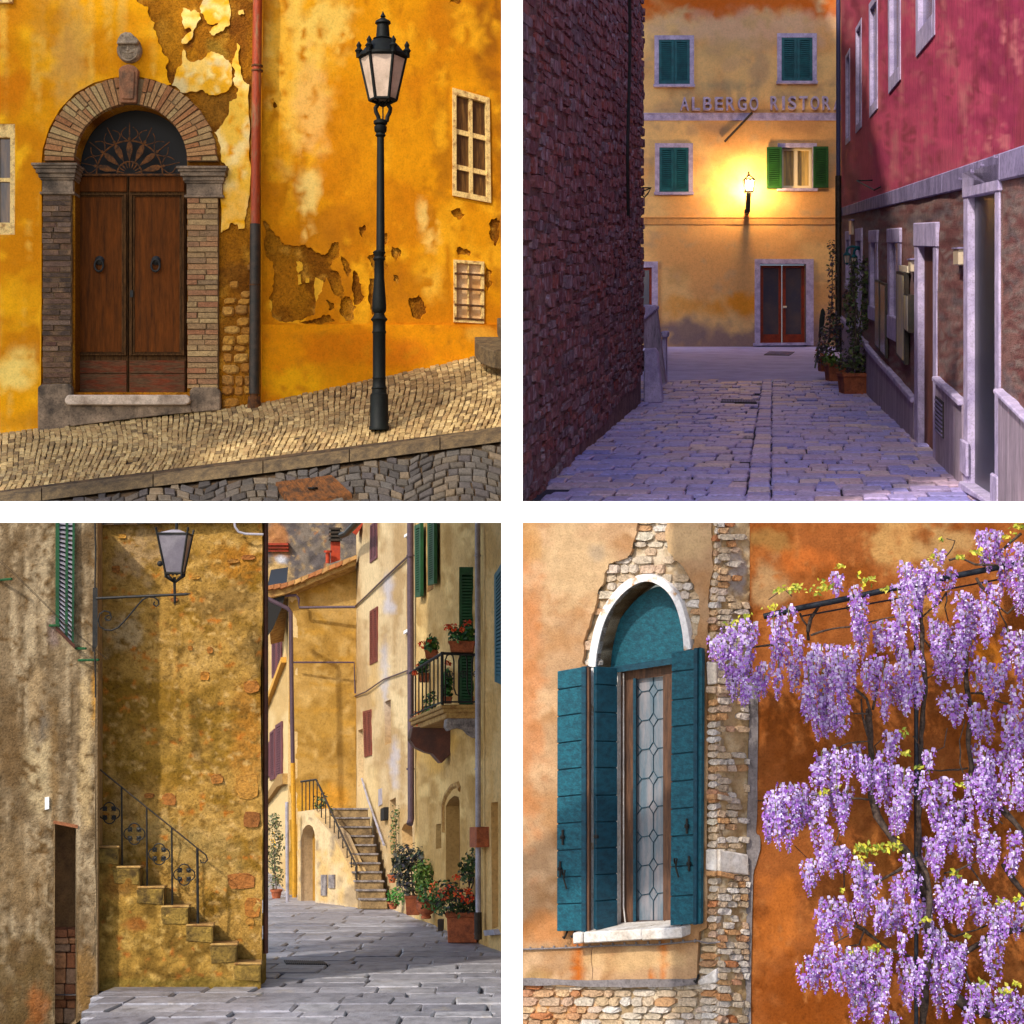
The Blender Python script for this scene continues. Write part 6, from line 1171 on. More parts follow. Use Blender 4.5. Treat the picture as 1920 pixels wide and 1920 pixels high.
for i in range(5): one(lambda m: m.tube([RPx(562 + i * 7, 1466 - i * .9), RPx(562 + i * 7, 1521)], .012, 5), 'baluster', M['iron'], os_)
for i in range(9): x = 598 + i * 8; yt = 1483 + (x - 596) * 2.16; one(lambda m: m.tube([RPx(x, yt), RPx(x, yt + 46 + i)], .012, 5), 'baluster', M['iron'], os_)
one(lambda m: m.tube([R3.pt(684, 1460, .06), R3.pt(696, 1500, .06), R3.pt(726, 1584, .06)], .022, 8), 'wall_handrail', M['palepipe'], os_)
one(lambda m: m.tube([W(538, 1504, 34), W(539, 1695, 34)], .035, 8), 'sign_post', M['palepipe'], label='slim grey post standing left of the arched cellar door', cat='post')

# --- pots along the lane
def round_pot(name, label, cx, py, Y, hw_px, hpx, urn=False):
    k_ = Y / F; t = T(name, label, 'plant pot', W(cx, py, Y)); H = hpx * k_; w_ = hw_px * k_; c = W(cx, py, Y + w_)
    pr = [(0, .62 * w_), (H * .78, .9 * w_), (H * .8, 1.04 * w_), (H, 1.08 * w_), (H, .92 * w_), (H * .9, .88 * w_)] if not urn else [(0, .5 * w_), (H * .1, .52 * w_), (H * .18, .4 * w_), (H * .3, .7 * w_), (H * .55, .98 * w_), (H * .75, .96 * w_), (H * .85, .84 * w_), (H * .92, 1.02 * w_), (H, 1.05 * w_), (H, .9 * w_), (H * .92, .86 * w_)]
    ax = Vector((0, .12, 1)); one(lambda m: m.lathe(c, pr, 20, ax), 'pot', M['terracotta'], t, smooth=True); one(lambda m: m.lathe(c, [(H * .93, .88 * w_), (H * .935, .01)], 16, ax), 'soil', M['soil'], t)
    return c + ax * H
q1 = rect_pot('planter', 'big square terracotta planter nearest in the lane by the pale downpipe', 867, 1768, 22.4, 62, 56, KZ3, .22, .88)
plant('flower_bush', 'red flowering bush with a small tree in the big square planter', q1, [(W(850, 1690, 22.5), (.28, .2, .2), 220), (W(880, 1700, 22.6), (.2, .2, .14), 120), (W(886, 1620, 22.8), (.16, .16, .2), 150), (W(876, 1640, 22.8), (.12, .16, .12), 70), (W(897, 1590, 22.9), (.09, .12, .14), 60), (W(836, 1680, 22.4), (.16, .16, .2), 90)], [C(64, 92, 44), C(48, 72, 40), C(84, 104, 52), C(60, 60, 56)], .07, stems=[(q1, W(884, 1640, 22.8), .016), (q1, W(896, 1600, 22.9), .012), (q1, W(845, 1690, 22.5), .008)], flowers=(redf, .055, [(W(875, 1680, 22.3), (.11, .08, .12), 60), (W(856, 1645, 22.4), (.06, .05, .03), 18), (W(830, 1675, 22.3), (.08, .06, .1), 20), (W(845, 1670, 22.3), (.12, .06, .1), 22)]))
q2 = round_pot('urn', 'round terracotta urn with swags behind the big square planter', 799, 1722, 26.0, 19, 34, True)
plant('flower_bush', 'loose red flowering plant spilling from the terracotta urn', q2, [(W(815, 1680, 26), (.26, .2, .22), 140), (W(826, 1700, 25.6), (.14, .16, .12), 60)], ger, .07, flowers=(redf, .055, [(W(822, 1668, 25.8), (.16, .1, .14), 44), (W(838, 1662, 25.5), (.1, .1, .1), 24)]))
q3 = rect_pot('planter', 'square terracotta planter left of the urn', 774, 1716, 27.2, 30, 36, KZ3, .16, .8)
plant('shrub', 'dark purple green shrub in the square planter left of the urn', q3, [(W(764, 1612, 27.6), (.24, .24, .24), 260), (W(752, 1636, 27.6), (.16, .2, .24), 130), (W(792, 1610, 27.4), (.12, .16, .16), 90), (W(768, 1660, 27.4), (.14, .16, .2), 90)], [C(72, 84, 56), C(52, 58, 50), C(92, 92, 76), C(64, 60, 70)], .08, stems=[(q3, W(770, 1620, 27.5), .02)])
plant('shrub', 'bright green shrub between the urn and the square planter', q2, [(W(796, 1640, 26.4), (.18, .18, .22), 200), (W(790, 1665, 26.4), (.1, .12, .16), 60)], [C(96, 130, 46), C(72, 108, 40), C(120, 146, 60)], .075, stems=[(q2, W(795, 1650, 26.4), .016)])
q4 = round_pot('flower_pot', 'small round terracotta pot at the foot of the stone stair', 737, 1704, 29.6, 10, 12)
plant('fern', 'fresh green ferny plant in the small round pot by the stair', q4, [(W(745, 1680, 29.6), (.17, .16, .14), 160)], [C(70, 130, 50), C(52, 108, 40)], .06)
q5 = round_pot('flower_pot', 'terracotta pot on the ledge right of the stone stair', 735, 1655, 29.9, 9, 15)
plant('climber', 'thin climbing plant on the cream house wall above the ledge pot', q5, [(W(740 + 2 * math.sin(i), 1640 - i * 15, 30.2), (.08, .1, .1), 18) for i in range(9)], grn, .06, stems=[(q5, W(742, 1520, 30.2), .01)])
q6 = round_pot('flower_pot', 'round terracotta pot at the far left end of the lane', 518, 1687, 35.5, 11, 19)
plant('climber', 'pale flowering climber covering the far left wall of the lane', q6, [(W(516 + 4 * math.sin(i * 1.7), 1655 - i * 17, 36), (.16, .16, .14), 60) for i in range(8)], [C(110, 116, 76), C(84, 100, 60), C(140, 130, 100)], .07, stems=[(q6, W(516, 1540, 36), .012)], flowers=([C(220, 170, 70), C(226, 206, 176)], .06, [(W(518, 1575, 35.8), (.12, .1, .2), 26)]))
for i, (x, y) in enumerate(((601, 1512), (618, 1540), (634, 1578), (646, 1608))):
    p = round_pot('flower_pot', ['small pot on the stair side, topmost of four', 'small pot on the stair side, second from the top', 'small pot on the stair side, third from the top', 'small pot on the stair side, lowest of four'][i], x, y + 14, lerp(34.4, 32.6, i / 3), 6, 10)
    plant('stair_plant', ['spiky green plant in the topmost stair pot', 'leafy plant in the second stair pot', 'leafy plant in the third stair pot', 'red leafed plant in the lowest stair pot'][i], p, [(p + Vector((0, 0, .12)), (.16, .12, .2), 60)], grn if i < 3 else [C(140, 70, 50), C(84, 100, 50)], .08)
bp_ = T('flower_pot', 'small dark square pot on the ground behind the big planter', 'plant pot', W(826, 1746, 24.5)); one(lambda m: m.prism([W(x, y, 24.5) for x, y in ((820, 1724), (832, 1724), (831, 1746), (821, 1746))], [W(x, y, 24.5) + Vector((0, .2, -.036)) for x, y in ((820, 1724), (832, 1724), (831, 1746), (821, 1746))]), 'pot', M['greypipe'], bp_, bevel=.01)
mb_ = T('mailbox', 'small dark mailbox on the cream house wall', 'mailbox', R3.pt(726, 1540, .05)); one(lambda m: m.slab(R3, [(723, 1516), (729, 1513), (729, 1537), (723, 1539)], 0, .1), 'case', M['dark'], mb_, bevel=.01)
grate('drain_grate', [(532, 1802), (606, 1804), (615, 1811), (536, 1810)], PG3, 'dark drain grate in the grey lane near the brown pipe', 20, M['greypipe'])
# ================================================================== lower right: arched window with teal shutters and wisteria
A4 = Pl(980, 11.8, 1345, 10.9); C4 = Pl(1345, 10.9, 1410, 11.08); O4 = Pl(1408, 11.08, 1960, 11.0)
def shifted(pl, o): p = Pl(980, 11.8, 1345, 10.9); p.A = pl.A + pl.n * o; p.d = pl.d.copy(); p.n = pl.n.copy(); return p
I4 = shifted(A4, -.2)
M['tanwall'] = mat('tan sandy plaster', attr=True, scale=6, rough=.95, bump=.7, bscale=75, grime=.16, bdist=.008, spec=.12)
M['orangewall'] = mat('burnt orange plaster', attr=True, scale=5, rough=.95, bump=.7, bscale=70, grime=.2, bdist=.008, spec=.12)
M['mortar4'] = mat('pale crumbling mortar', C(196, 180, 156), C(150, 130, 104), 9, rough=1, bump=.9, bscale=50, grime=.25, bdist=.02)
M['palestone'] = mat('pale broken stone', rnd=[C(212, 200, 188), C(196, 178, 154), C(220, 212, 204), C(200, 172, 136), C(186, 164, 138), C(212, 200, 178), C(190, 146, 104), C(216, 208, 198)], scale=12, rough=.95, bump=.9, bscale=60, grime=.3, bdist=.015)
M['warmbrick'] = mat('ochre broken brick', rnd=[C(200, 158, 110), C(184, 130, 84), C(210, 178, 138), C(182, 112, 66), C(204, 186, 164), C(172, 126, 84)], scale=12, rough=.95, bump=.9, bscale=60, grime=.3, bdist=.015)
M['tealwood'] = mat('faded teal boards', C(20, 92, 108), C(12, 68, 84), 5, rough=.6, bump=.3, bscale=16, stretch=(.4, 7, 7), grime=.25, speck=.15)
M['tealdark'] = mat('deep teal boards', C(12, 66, 84), C(8, 50, 66), 6, rough=.55, bump=.3, bscale=34, stretch=(.6, 5, 5), grime=.2)
M['windowwood'] = mat('brown window wood', C(104, 72, 52), C(70, 50, 40), 8, rough=.6, bump=.3, bscale=40, stretch=(5, 5, .5))
M['marble'] = mat('white stone', C(226, 220, 214), C(196, 184, 170), 8, rough=.7, bump=.3, bscale=60, grime=.2)
M['cement'] = mat('grey cement', C(134, 126, 126), C(112, 104, 102), 8, rough=.95, bump=.5, bscale=60)
M['archbrown'] = mat('brown soffit', C(128, 96, 56), C(96, 70, 40), 6, rough=.9, bump=.4)
M['leadglass'] = mat('pale curtained glass', C(98, 114, 126), C(140, 136, 140), 4, rough=.12, bump=0, grime=.12, stretch=(4, 4, .6), spec=.6)
M['pipe4'] = mat('blue black iron pipe', C(40, 46, 56), C(28, 30, 36), 14, rough=.45, bump=.1, metal=.3)
ah = T('arched_house', 'tan plaster house corner with arched window and exposed masonry', 'house', A4.pt(1200, 1930))
arc4 = curve([(1118, 1250), (1122, 1215), (1135, 1165), (1158, 1125), (1188, 1098), (1218, 1090), (1248, 1105), (1268, 1135), (1280, 1180), (1284, 1220)])
hole4 = [(1118, 1746)] + arc4 + [(1284, 1740)]
tc_ = colours(C(176, 140, 104), [('n', 70, 60, C(168, 126, 86), .42, .62), ('n', 40, 40, C(194, 158, 120), .52, .68), ('b', 1080, 1060, 90, 90, C(190, 160, 120), .8), ('b', 1290, 1010, 60, 50, C(196, 164, 120), .8), ('b', 985, 1300, 40, 300, C(186, 116, 66), .6), ('b', 1120, 1040, 20, 20, C(160, 140, 116), .7), ('b', 990, 1010, 30, 60, C(176, 128, 70), .6), ('b', 1082, 1800, 12, 60, C(176, 90, 20), .95), ('b', 1243, 1800, 8, 46, C(190, 100, 24), 1.0), ('b', 1221, 1830, 5, 24, C(190, 104, 30), .8), ('b', 1200, 1800, 100, 26, C(206, 170, 120), .6), ('b', 1020, 1740, 50, 40, C(190, 120, 60), .6), ('b', 1000, 1840, 50, 20, C(150, 120, 70), .6)], 111)
mL = [(1195, 985), (1190, 1010), (1183, 1035), (1176, 1046), (1160, 1052), (1142, 1056), (1133, 1075), (1126, 1100), (1118, 1130), (1108, 1160), (1098, 1190), (1095, 1215), (1093, 1246)]
mR = [(1299, 1216), (1303, 1205), (1308, 1190), (1312, 1150), (1311, 1120), (1302, 1098), (1285, 1070), (1263, 1050), (1251, 1030), (1248, 1010), (1250, 985)]
cL = [(1334, 985), (1336, 1030), (1337, 1070), (1329, 1105), (1330, 1150), (1326, 1200), (1324, 1300), (1326, 1500), (1325, 1740)]
bt = [(1306, 1838), (1270, 1848), (1200, 1852), (1120, 1846), (1060, 1850), (1010, 1842), (962, 1840)]
plast4 = [(955, 970), (1197, 970)] + jag(mL, 3, 2, 3, False) + [(1100, 1251), (1100, 1746), (1290, 1742), (1290, 1219)] + jag(mR, 3, 2, 4, False) + [(1252, 970), (1333, 970)] + jag(cL, 2.5, 2, 5, False) + [(1310, 1748), (1307, 1800)] + jag(bt, 3, 2, 6, False) + [(955, 1842)]
sheet('plaster', A4, plast4, [], 0, .03, M['tanwall'], tc_, 8, .006, 50, ah, 112, fine=.002)
mc_ = colours(C(200, 182, 156), [('n', 20, 16, C(160, 136, 104), .45, .62), ('b', 1040, 1890, 80, 40, C(196, 140, 84), .8)], 115)
sheet('wall', A4, [(955, 970), (1345, 970), (1345, 1960), (955, 1960)], [hole4], -.045, .25, M['tanwall'], mc_, 7, .012, 20, ah, 116, fine=.012)
r = random.Random(14); it = []; y = 972
while y < 1950:
    h = r.uniform(11, 19); x = 956 + r.uniform(0, 10)
    while x < 1344:
        wd_ = r.uniform(16, 46); x1 = min(x + wd_, 1345); c = np.array([[(x + x1) / 2, y + h / 2]])
        if x1 - x > 5 and not inside(c, plast4)[0] and not inside(c, [(a - (8 if a < 1200 else -8), b - (10 if b < 1700 else -4)) for a, b in hole4])[0] and (c[0][1] > 1850 or c[0][0] > 1325 or c[0][1] < 1260) and r.random() < .93:
            q = ragged(x - .3, y - .3, x1 + .1, y + h + .1, r, 9, .07); hh = r.uniform(.026, .05); m_ = 'o' if (c[0][1] > 1850 and c[0][0] < 1090) or (c[0][0] > 1322 and r.random() < .45) else 'p'
            it.append((1, m_, lambda mb, q=q, hh=hh: poly_pad(mb, [A4.pt(a, b, -.06) for a, b in q], A4.n, hh, .10)))
        x = x1
    y += h
for key, mm in (('p', 'palestone'), ('o', 'warmbrick')): pieces([(a, f) for a, k_, f in it if k_ == key], 'stone', M[mm], ah, 250)
for i in range(70):
    y = 974 + i * 14; x0 = interp([970, 1060, 1110, 1200, 1960], [1337, 1338, 1330, 1327, 1327], y) if y < 1745 else 1312
    if 1232 < y < 1300 or 1586 < y < 1640: continue
    q = ragged(x0 + r.uniform(-2, 2), y + .3, 1345.5, y + 13.5, r, 9, .08); one(lambda m: poly_pad(m, [A4.pt(a, b, -.05) for a, b in q], A4.n, r.uniform(.045, .065), .1), 'stone', M['warmbrick'] if r.random() < .4 else M['palestone'], ah, recalc=False)
# return face of the corner
cw = T('corner_pier', 'crumbling brick and stone corner between tan and orange walls', 'pier', C4.pt(1370, 1930))
c4c = colours(C(190, 160, 118), [('n', 16, 24, C(160, 130, 90), .45, .62), ('n', 14, 14, C(206, 184, 150), .55, .7), ('b', 1390, 1080, 20, 60, C(176, 170, 170), .7), ('b', 1385, 1350, 26, 120, C(186, 156, 116), .7)], 118)
sheet('wall', C4, [(1345, 970), (1412, 970), (1412, 1960), (1345, 1960)], [], -.02, .1, M['tanwall'], c4c, 5, .014, 16, cw, 119, fine=.014)
it = []; y = 974; r = random.Random(15)
while y < 1950:
    h = r.uniform(10, 15); x = 1345.5
    while x < 1402:
        x1 = min(x + r.uniform(14, 30), 1405); pr = .8 if (y > 1620 or x < 1362) else (.42 if y > 1270 else .3)
        if x1 - x > 6 and r.random() < pr:
            q = ragged(x - .3, y - .3, x1 + .1, y + h + .1, r, 9, .07); hh = r.uniform(.008, .024); br = r.random() < (.35 if x < 1362 else .18)
            it.append((br, lambda mb, q=q, hh=hh: poly_pad(mb, [C4.pt(a, b, -.03) for a, b in q], C4.n, hh + .02, .10)))
        x = x1
    y += h
pieces([(1, f) for b_, f in it if not b_], 'stone', M['palestone'], cw, 250); pieces([(1, f) for b_, f in it if b_], 'brick', M['warmbrick'], cw)
for (pl, q) in ((A4, [(1325, 1592), (1345, 1592), (1345, 1634), (1325, 1630)]), (C4, [(1345, 1592), (1400, 1602), (1401, 1640), (1345, 1634)]), (A4, [(1326, 1240), (1345, 1243), (1345, 1282), (1328, 1284)]), (A4, [(1310, 1838), (1345, 1815), (1345, 1842), (1312, 1848)])): one(lambda m: m.slab(pl, q, -.05, .02), 'white_block', M['marble'], cw, bevel=.008)
for (pl, q) in ((C4, [(1345, 1632), (1372, 1638), (1372, 1648), (1345, 1642)]), (A4, [(1326, 1632), (1345, 1633), (1345, 1643), (1326, 1641)]), (A4, [(1327, 1286), (1345, 1287), (1345, 1300), (1327, 1298)]), (C4, [(1345, 1287), (1362, 1290), (1362, 1300), (1345, 1300)]), (A4, [(1327, 1488), (1345, 1488), (1345, 1499), (1327, 1498)]), (C4, [(1345, 1488), (1368, 1494), (1368, 1502), (1345, 1499)])): one(lambda m: m.slab(pl, q, -.05, .03), 'brick', M['warmbrick'], cw, bevel=.006)
# orange wall
ow = T('orange_house', 'burnt orange plastered house wall behind the wisteria', 'house', O4.pt(1650, 1940))
oc = colours(C(150, 86, 40), [('n', 80, 90, C(134, 72, 26), .42, .6), ('n', 30, 30, C(166, 98, 46), .55, .7), ('b', 1680, 1030, 60, 70, C(186, 142, 84), .95), ('b', 1770, 1020, 60, 50, C(180, 142, 90), .9), ('b', 1730, 1130, 60, 40, C(190, 136, 70), .7), ('b', 1450, 1010, 50, 30, C(150, 112, 60), .8), ('b', 1520, 1050, 60, 30, C(196, 106, 44), .6), ('b', 1440, 1100, 40, 50, C(176, 140, 96), .85), ('b', 1520, 1860, 140, 90, C(132, 66, 16), .8), ('b', 1640, 1640, 40, 120, C(190, 120, 56), .5), ('b', 1850, 1250, 40, 60, C(214, 130, 30), .6), ('b', 1460, 1700, 40, 90, C(196, 112, 44), .6), ('b', 1880, 1880, 90, 60, C(110, 60, 20), .7), ('n', 6, 60, C(170, 104, 52), .66, .78)], 121)
sheet('plaster', O4, [(1406, 970), (1985, 970), (1985, 1960), (1406, 1960)], [], 0, .1, M['orangewall'], oc, 8, .007, 60, ow, 122, fine=.002)
one(lambda m: m.slab(O4, jag([(1405, 1270), (1421, 1266), (1420, 1440), (1417, 1560), (1424, 1566), (1423, 1600), (1412, 1640), (1408, 1940), (1398, 1940), (1400, 1560)], 2, 2, 9), -.02, .012), 'cement_strip', M['cement'], ow)
one(lambda m: m.slab(A4, jag([(956, 1833), (1010, 1834), (1100, 1838), (1200, 1836), (1290, 1836), (1308, 1834), (1306, 1846), (1240, 1850), (1120, 1850), (1050, 1846), (956, 1848)], 2, 2, 19), -.02, .008), 'cement_strip', M['cement'], ah)
one(lambda m: m.tube([O4.pt(x, y, .008) for x, y in ((1405, 1500), (1450, 1502), (1466, 1502))], .003, 4), 'cable', M['iron'], ow)
# arch trim and recess
tr_o = [(1105, 1250), (1109, 1212), (1122, 1160), (1148, 1116), (1180, 1086), (1218, 1076), (1252, 1092), (1276, 1125), (1290, 1172), (1297, 1216)]
tr_i = [(1284, 1220), (1280, 1180), (1268, 1135), (1248, 1105), (1218, 1090), (1188, 1098), (1158, 1125), (1135, 1165), (1122, 1215), (1118, 1250)]
M['archtrim'] = mat('broken white arch plaster', C(232, 228, 226), C(190, 140, 80), 6, rough=.9, bump=.5, bscale=40, lo=.58, hi=.66, grime=.15)
tr_o = curve(tr_o); tr_i = arc4[::-1]
one(lambda m: m.slab(A4, tr_o + tr_i, -.05, .012), 'arch_trim', M['archtrim'], ah)
one(lambda m: m.slab(A4, [(1118, 1252), (1105, 1252), (1105, 1746), (1118, 1746)], -.05, .004), 'jamb_trim', M['archtrim'], ah)
rc = MB()
loop = hole4 + []
for i in range(len(loop) - 1):
    a, b = loop[i], loop[i + 1]; rc.add([A4.pt(*a, -.0), A4.pt(*b, -.0), A4.pt(*b, 0) - A4.n * .26, A4.pt(*a, 0) - A4.n * .26], [(0, 1, 2, 3)])
rc.build('reveal', M['archbrown'], ah)
ap = [(1130, 1254), (1150, 1190), (1172, 1152), (1200, 1120), (1234, 1100), (1258, 1110), (1276, 1145), (1284, 1185), (1290, 1238)]; ap = curve(ap)
pn = one(lambda m: m.slab(I4, ap, -.03, .02), 'arch_panel', M['tealwood'], ah)
one(lambda m: m.slab(I4, [(1130, 1253), (1290, 1229), (1290, 1241), (1130, 1265)], .02, .06), 'transom', M['tealdark'], ah)
# window
wf = one(lambda m: (m.slab(I4, [(1150, 1256), (1187, 1252), (1187, 1742), (1150, 1744)], -.08, -.01),), 'window', M['windowwood'], ah)
for p, o in (([(1242, 1244), (1286, 1238), (1286, 1742), (1242, 1742)], -.008), ([(1187, 1252), (1242, 1244), (1242, 1268), (1187, 1274)], -.012), ([(1187, 1728), (1242, 1728), (1242, 1742), (1187, 1742)], -.012)): one(lambda m: m.slab(I4, p, -.08, o), 'window_frame', M['windowwood'], wf)
one(lambda m: m.slab(I4, [(1153, 1258), (1163, 1257), (1163, 1742), (1153, 1742)], -.01, .03), 'white_bead', M['marble'], wf); one(lambda m: m.slab(I4, [(1187, 1272), (1192, 1272), (1192, 1728), (1187, 1728)], -.012, .0), 'inner_bead', M['tealdark'], wf)
one(lambda m: m.tube([I4.pt(1172, 1262, .02), I4.pt(1172, 1700, .02), I4.pt(1178, 1738, .03)], .005, 6), 'cord', M['marble'], wf)
dy = [1296 + 54.6 * i for i in range(9)]; ys_ = [1270] + dy[:8] + [1728]
for i in range(len(ys_) - 1):
    for a, b in ((1188, 1219), (1219, 1243)): one(lambda m: m.slab(I4, [(a, ys_[i]), (b, ys_[i]), (b, ys_[i + 1]), (a, ys_[i + 1])], -.05 + U(-.002, .002), -.045), 'pane', M['leadglass'], wf)
def lead(m):
    P = lambda x, y: I4.pt(x, y, -.04)
    for i, yc in enumerate(dy[:8]):
        m.tube([P(1219, yc - 13), P(1227, yc), P(1219, yc + 13), P(1211, yc), P(1219, yc - 13)], .0032, 5); m.tube([P(1227, yc - 1), P(1242, yc - 3)], .0032, 5); m.tube([P(1211, yc), P(1197, yc + 2), P(1189, yc - 8)], .0032, 5); m.tube([P(1197, yc + 2), P(1189, yc + 14)], .0032, 5)
        m.tube([P(1219, (dy[i - 1] + 13) if i else 1270), P(1219, yc - 13)], .0032, 5)
    m.tube([P(1219, dy[7] + 13), P(1219, 1728)], .0032, 5)
one(lead, 'lead_cames', M['tealdark'], wf)
# shutters, board by board
def leaf4(q, joints, o, m_, label_o=.028, pl=A4, edge=None):
    s = one(lambda k: k.bar(pl, q, .0, .004, 1, .996, o, o + label_o * .5), 'shutter', M['tealdark'], ah)
    for a, b in zip(joints[:-1], joints[1:]): one(lambda k: k.bar(pl, q, .0, a + .0022, 1, b - .0022, o + label_o * .5, o + label_o + U(-.002, .002)), 'board', m_, s, bevel=.003)
    return s
jn = [0] + [(36 + 50.2 * i) / 489 for i in range(10)]; jn = [min(j, 1) for j in jn if j < .99] + [1]
s = leaf4(quad((1057, 1256), (1104, 1248), (1104, 1742), (1056, 1743)), jn, .05, M['tealwood'])
one(lambda m: m.slab(A4, [(1104, 1248), (1112, 1248), (1112, 1743), (1104, 1742)], .04, .09), 'edge_strip', M['tealdark'], s); one(lambda m: m.slab(A4, [(1112, 1249), (1116, 1249), (1116, 1743), (1112, 1743)], .05, .075), 'edge_strip', M['windowwood'], s)
N4 = Pl(1113, A4.Y(1113) - .07, 1153, A4.Y(1153) + .13)
leaf4(quad((1113, 1248), (1153, 1251), (1153, 1739), (1113, 1743)), [0, .07, .175, .285, .385, .49, .59, .69, .79, .89, 1], .0, M['tealdark'], pl=N4)
s = leaf4(quad((1271, 1220), (1313, 1215), (1312, 1729), (1268, 1732)), [0, .075, .178, .275, .375, .475, .575, .675, .785, .893, 1], .05, M['tealwood'])
one(lambda m: m.slab(A4, [(1313, 1214), (1320, 1213), (1318, 1729), (1312, 1729)], .04, .085), 'edge_strip', M['tealdark'], s); one(lambda m: m.slab(A4, [(1320, 1214), (1326, 1215), (1323, 1729), (1318, 1729)], .03, .065), 'edge_strip', M['tealwood'], s)
for (x, y, o_) in ((1069, 1566, .09), (1064, 1625, .09), (1127, 1566, .06), (1301, 1545, .09), (1305, 1615, .09)): one(lambda m: (m.tube([A4.pt(x, y - 14, o_), A4.pt(x, y + 14, o_)], .008, 6), m.tube([A4.pt(x - 3, y, o_), A4.pt(x + 3, y, o_)], .014, 6)), 'bolt', M['iron'], ah)
for (x, y) in ((1075, 1636), (1284, 1614)): one(lambda m: m.tube([A4.pt(x - 4, y, .1), A4.pt(x - 2, y - 10, .12), A4.pt(x + 3, y - 10, .12), A4.pt(x - 1, y + 6, .11), A4.pt(x + 3, y + 26, .1)], .006, 6), 'hook', M['iron'], ah)
for (x, y) in ((1067, 1750), (1082, 1748), (1282, 1737), (1313, 1832)): one(lambda m: m.tube([A4.pt(x, y - 6, .02), A4.pt(x + 3, y, .06), A4.pt(x, y + 6, .06), A4.pt(x - 4, y + 4, .05)], .007, 6), 'catch', M['iron'], ah)
# sill
for a, b in ((1091, 1110), (1110, 1219), (1219, 1295)):
    ya = 1743 - (a - 1091) * .052; yb = 1743 - (b - 1091) * .052; one(lambda m: m.slab(A4, [(a + .5, ya), (b - .5, yb), (b - .5, yb + 20), (a + .5, ya + 21)], -.2, .11 + .004 * (a % 3)), 'sill_stone', M['marble'], ah, bevel=.008)
wr = T('wall_cable', 'grey clipped cable running across the tan wall under the window sill', 'cable', A4.pt(1000, 1780))
one(lambda m: m.tube([A4.pt(x, y, .015) for x, y in ((955, 1780), (1050, 1777), (1150, 1772), (1240, 1770), (1310, 1763), (1330, 1768), (1352, 1765))], .006, 6), 'cable', M['cement'], wr)
for i in range(16): one(lambda m: m.tube([A4.pt(975 + i * 22, interp([955, 1310], [1779.5, 1763], 975 + i * 22) - 3, .015), A4.pt(975 + i * 22, interp([955, 1310], [1779.5, 1763], 975 + i * 22) + 3, .015)], .007, 6), 'clip', M['cement'], wr)
one(lambda m: m.tube([A4.pt(1110 + 1.5 * math.sin(y / 9), y, .002) for y in range(1776, 1850, 8)], .0015, 4), 'crack', M['dark'], ah)

# --- iron frame and wisteria
fr = T('iron_trellis', 'black iron pipe frame carrying the wisteria in front of the orange wall', 'trellis', W(1718, 1925, 10.68)); TY4 = 10.68
one(lambda m: m.tube([W(x, y, TY4) for x, y in ((1432, 1156), (1500, 1140), (1580, 1124), (1700, 1098), (1800, 1078), (1880, 1062), (1960, 1046))], .019, 10), 'beam', M['pipe4'], fr, smooth=True)
one(lambda m: m.tube([W(x, y, TY4 + .05) for x, y in ((1500, 1156), (1620, 1134), (1760, 1108), (1960, 1070))], .006, 6), 'wire', M['pipe4'], fr)
one(lambda m: m.tube([W(1718, 1098, TY4), W(1718, 1400, TY4), W(1718, 1950, TY4)], .014, 10), 'post', M['pipe4'], fr, smooth=True)
for x in (1588, 1668): one(lambda m: m.tube([W(x, 1136 - (x - 1588) * .2, TY4), W(x, 1142 - (x - 1588) * .2, TY4 - .01), W(x + 3, 1144 - (x - 1588) * .2, TY4 - .01)], .004, 5), 'hook', M['pipe4'], fr)
ws = T('wisteria', 'old wisteria with twisted trunks and hanging lilac flower clusters', 'wisteria', W(1725, 1925, 10.9))
r = random.Random(77)
def vine(pts, r0, r1, Y0=10.7, seg=7, wig=2.0, name='branch'):
    P = []; n_ = len(pts)
    for i in range(n_ - 1):
        (x0, y0), (x1, y1) = pts[i], pts[i + 1]; L = math.hypot(x1 - x0, y1 - y0); k_ = max(1, int(L / 14))
        for j in range(k_): t = j / k_; P.append((lerp(x0, x1, t) + r.uniform(-wig, wig) * .5, lerp(y0, y1, t) + r.uniform(-wig, wig) * .5))
    P.append(pts[-1]); N_ = len(P); ph_ = r.uniform(0, 6)
    one(lambda m: m.tube([W(x, y, Y0 + .05 * math.sin(i * .35 + ph_)) for i, (x, y) in enumerate(P)], [lerp(r0, r1, i / max(1, N_ - 1)) * (1 + .18 * math.sin(i * 1.3 + ph_)) for i in range(N_)], seg), name, M['bark'], ws, smooth='all')
vine([(1628, 1330), (1632, 1380), (1636, 1440), (1634, 1490), (1645, 1530), (1668, 1565), (1692, 1590), (1712, 1612), (1722, 1650), (1735, 1690)], .020, .026, name='trunk')
vine([(1724, 1120), (1729, 1180), (1731, 1240), (1736, 1295), (1729, 1350), (1725, 1440), (1722, 1520), (1722, 1600), (1732, 1660), (1742, 1700), (1740, 1780), (1728, 1950)], .012, .026, name='trunk')
vine([(1722, 1605), (1738, 1640), (1744, 1690), (1738, 1740)], .016, .02, 10.62, name='trunk')
vine([(1812, 1220), (1813, 1290), (1822, 1330), (1815, 1400), (1822, 1440), (1812, 1490), (1802, 1530), (1816, 1560)], .014, .018, name='trunk')
vine([(1878, 1515), (1900, 1540), (1925, 1570), (1950, 1610)], .02, .02, name='trunk'); vine([(1880, 1620), (1900, 1650), (1925, 1680), (1950, 1700)], .014, .02, name='trunk')
vine([(1780, 1860), (1810, 1885), (1850, 1900), (1900, 1905), (1960, 1915)], .03, .03, 10.8, name='trunk'); vine([(1795, 1795), (1820, 1780), (1842, 1765), (1860, 1750), (1890, 1745), (1960, 1740)], .02, .02, 10.75)
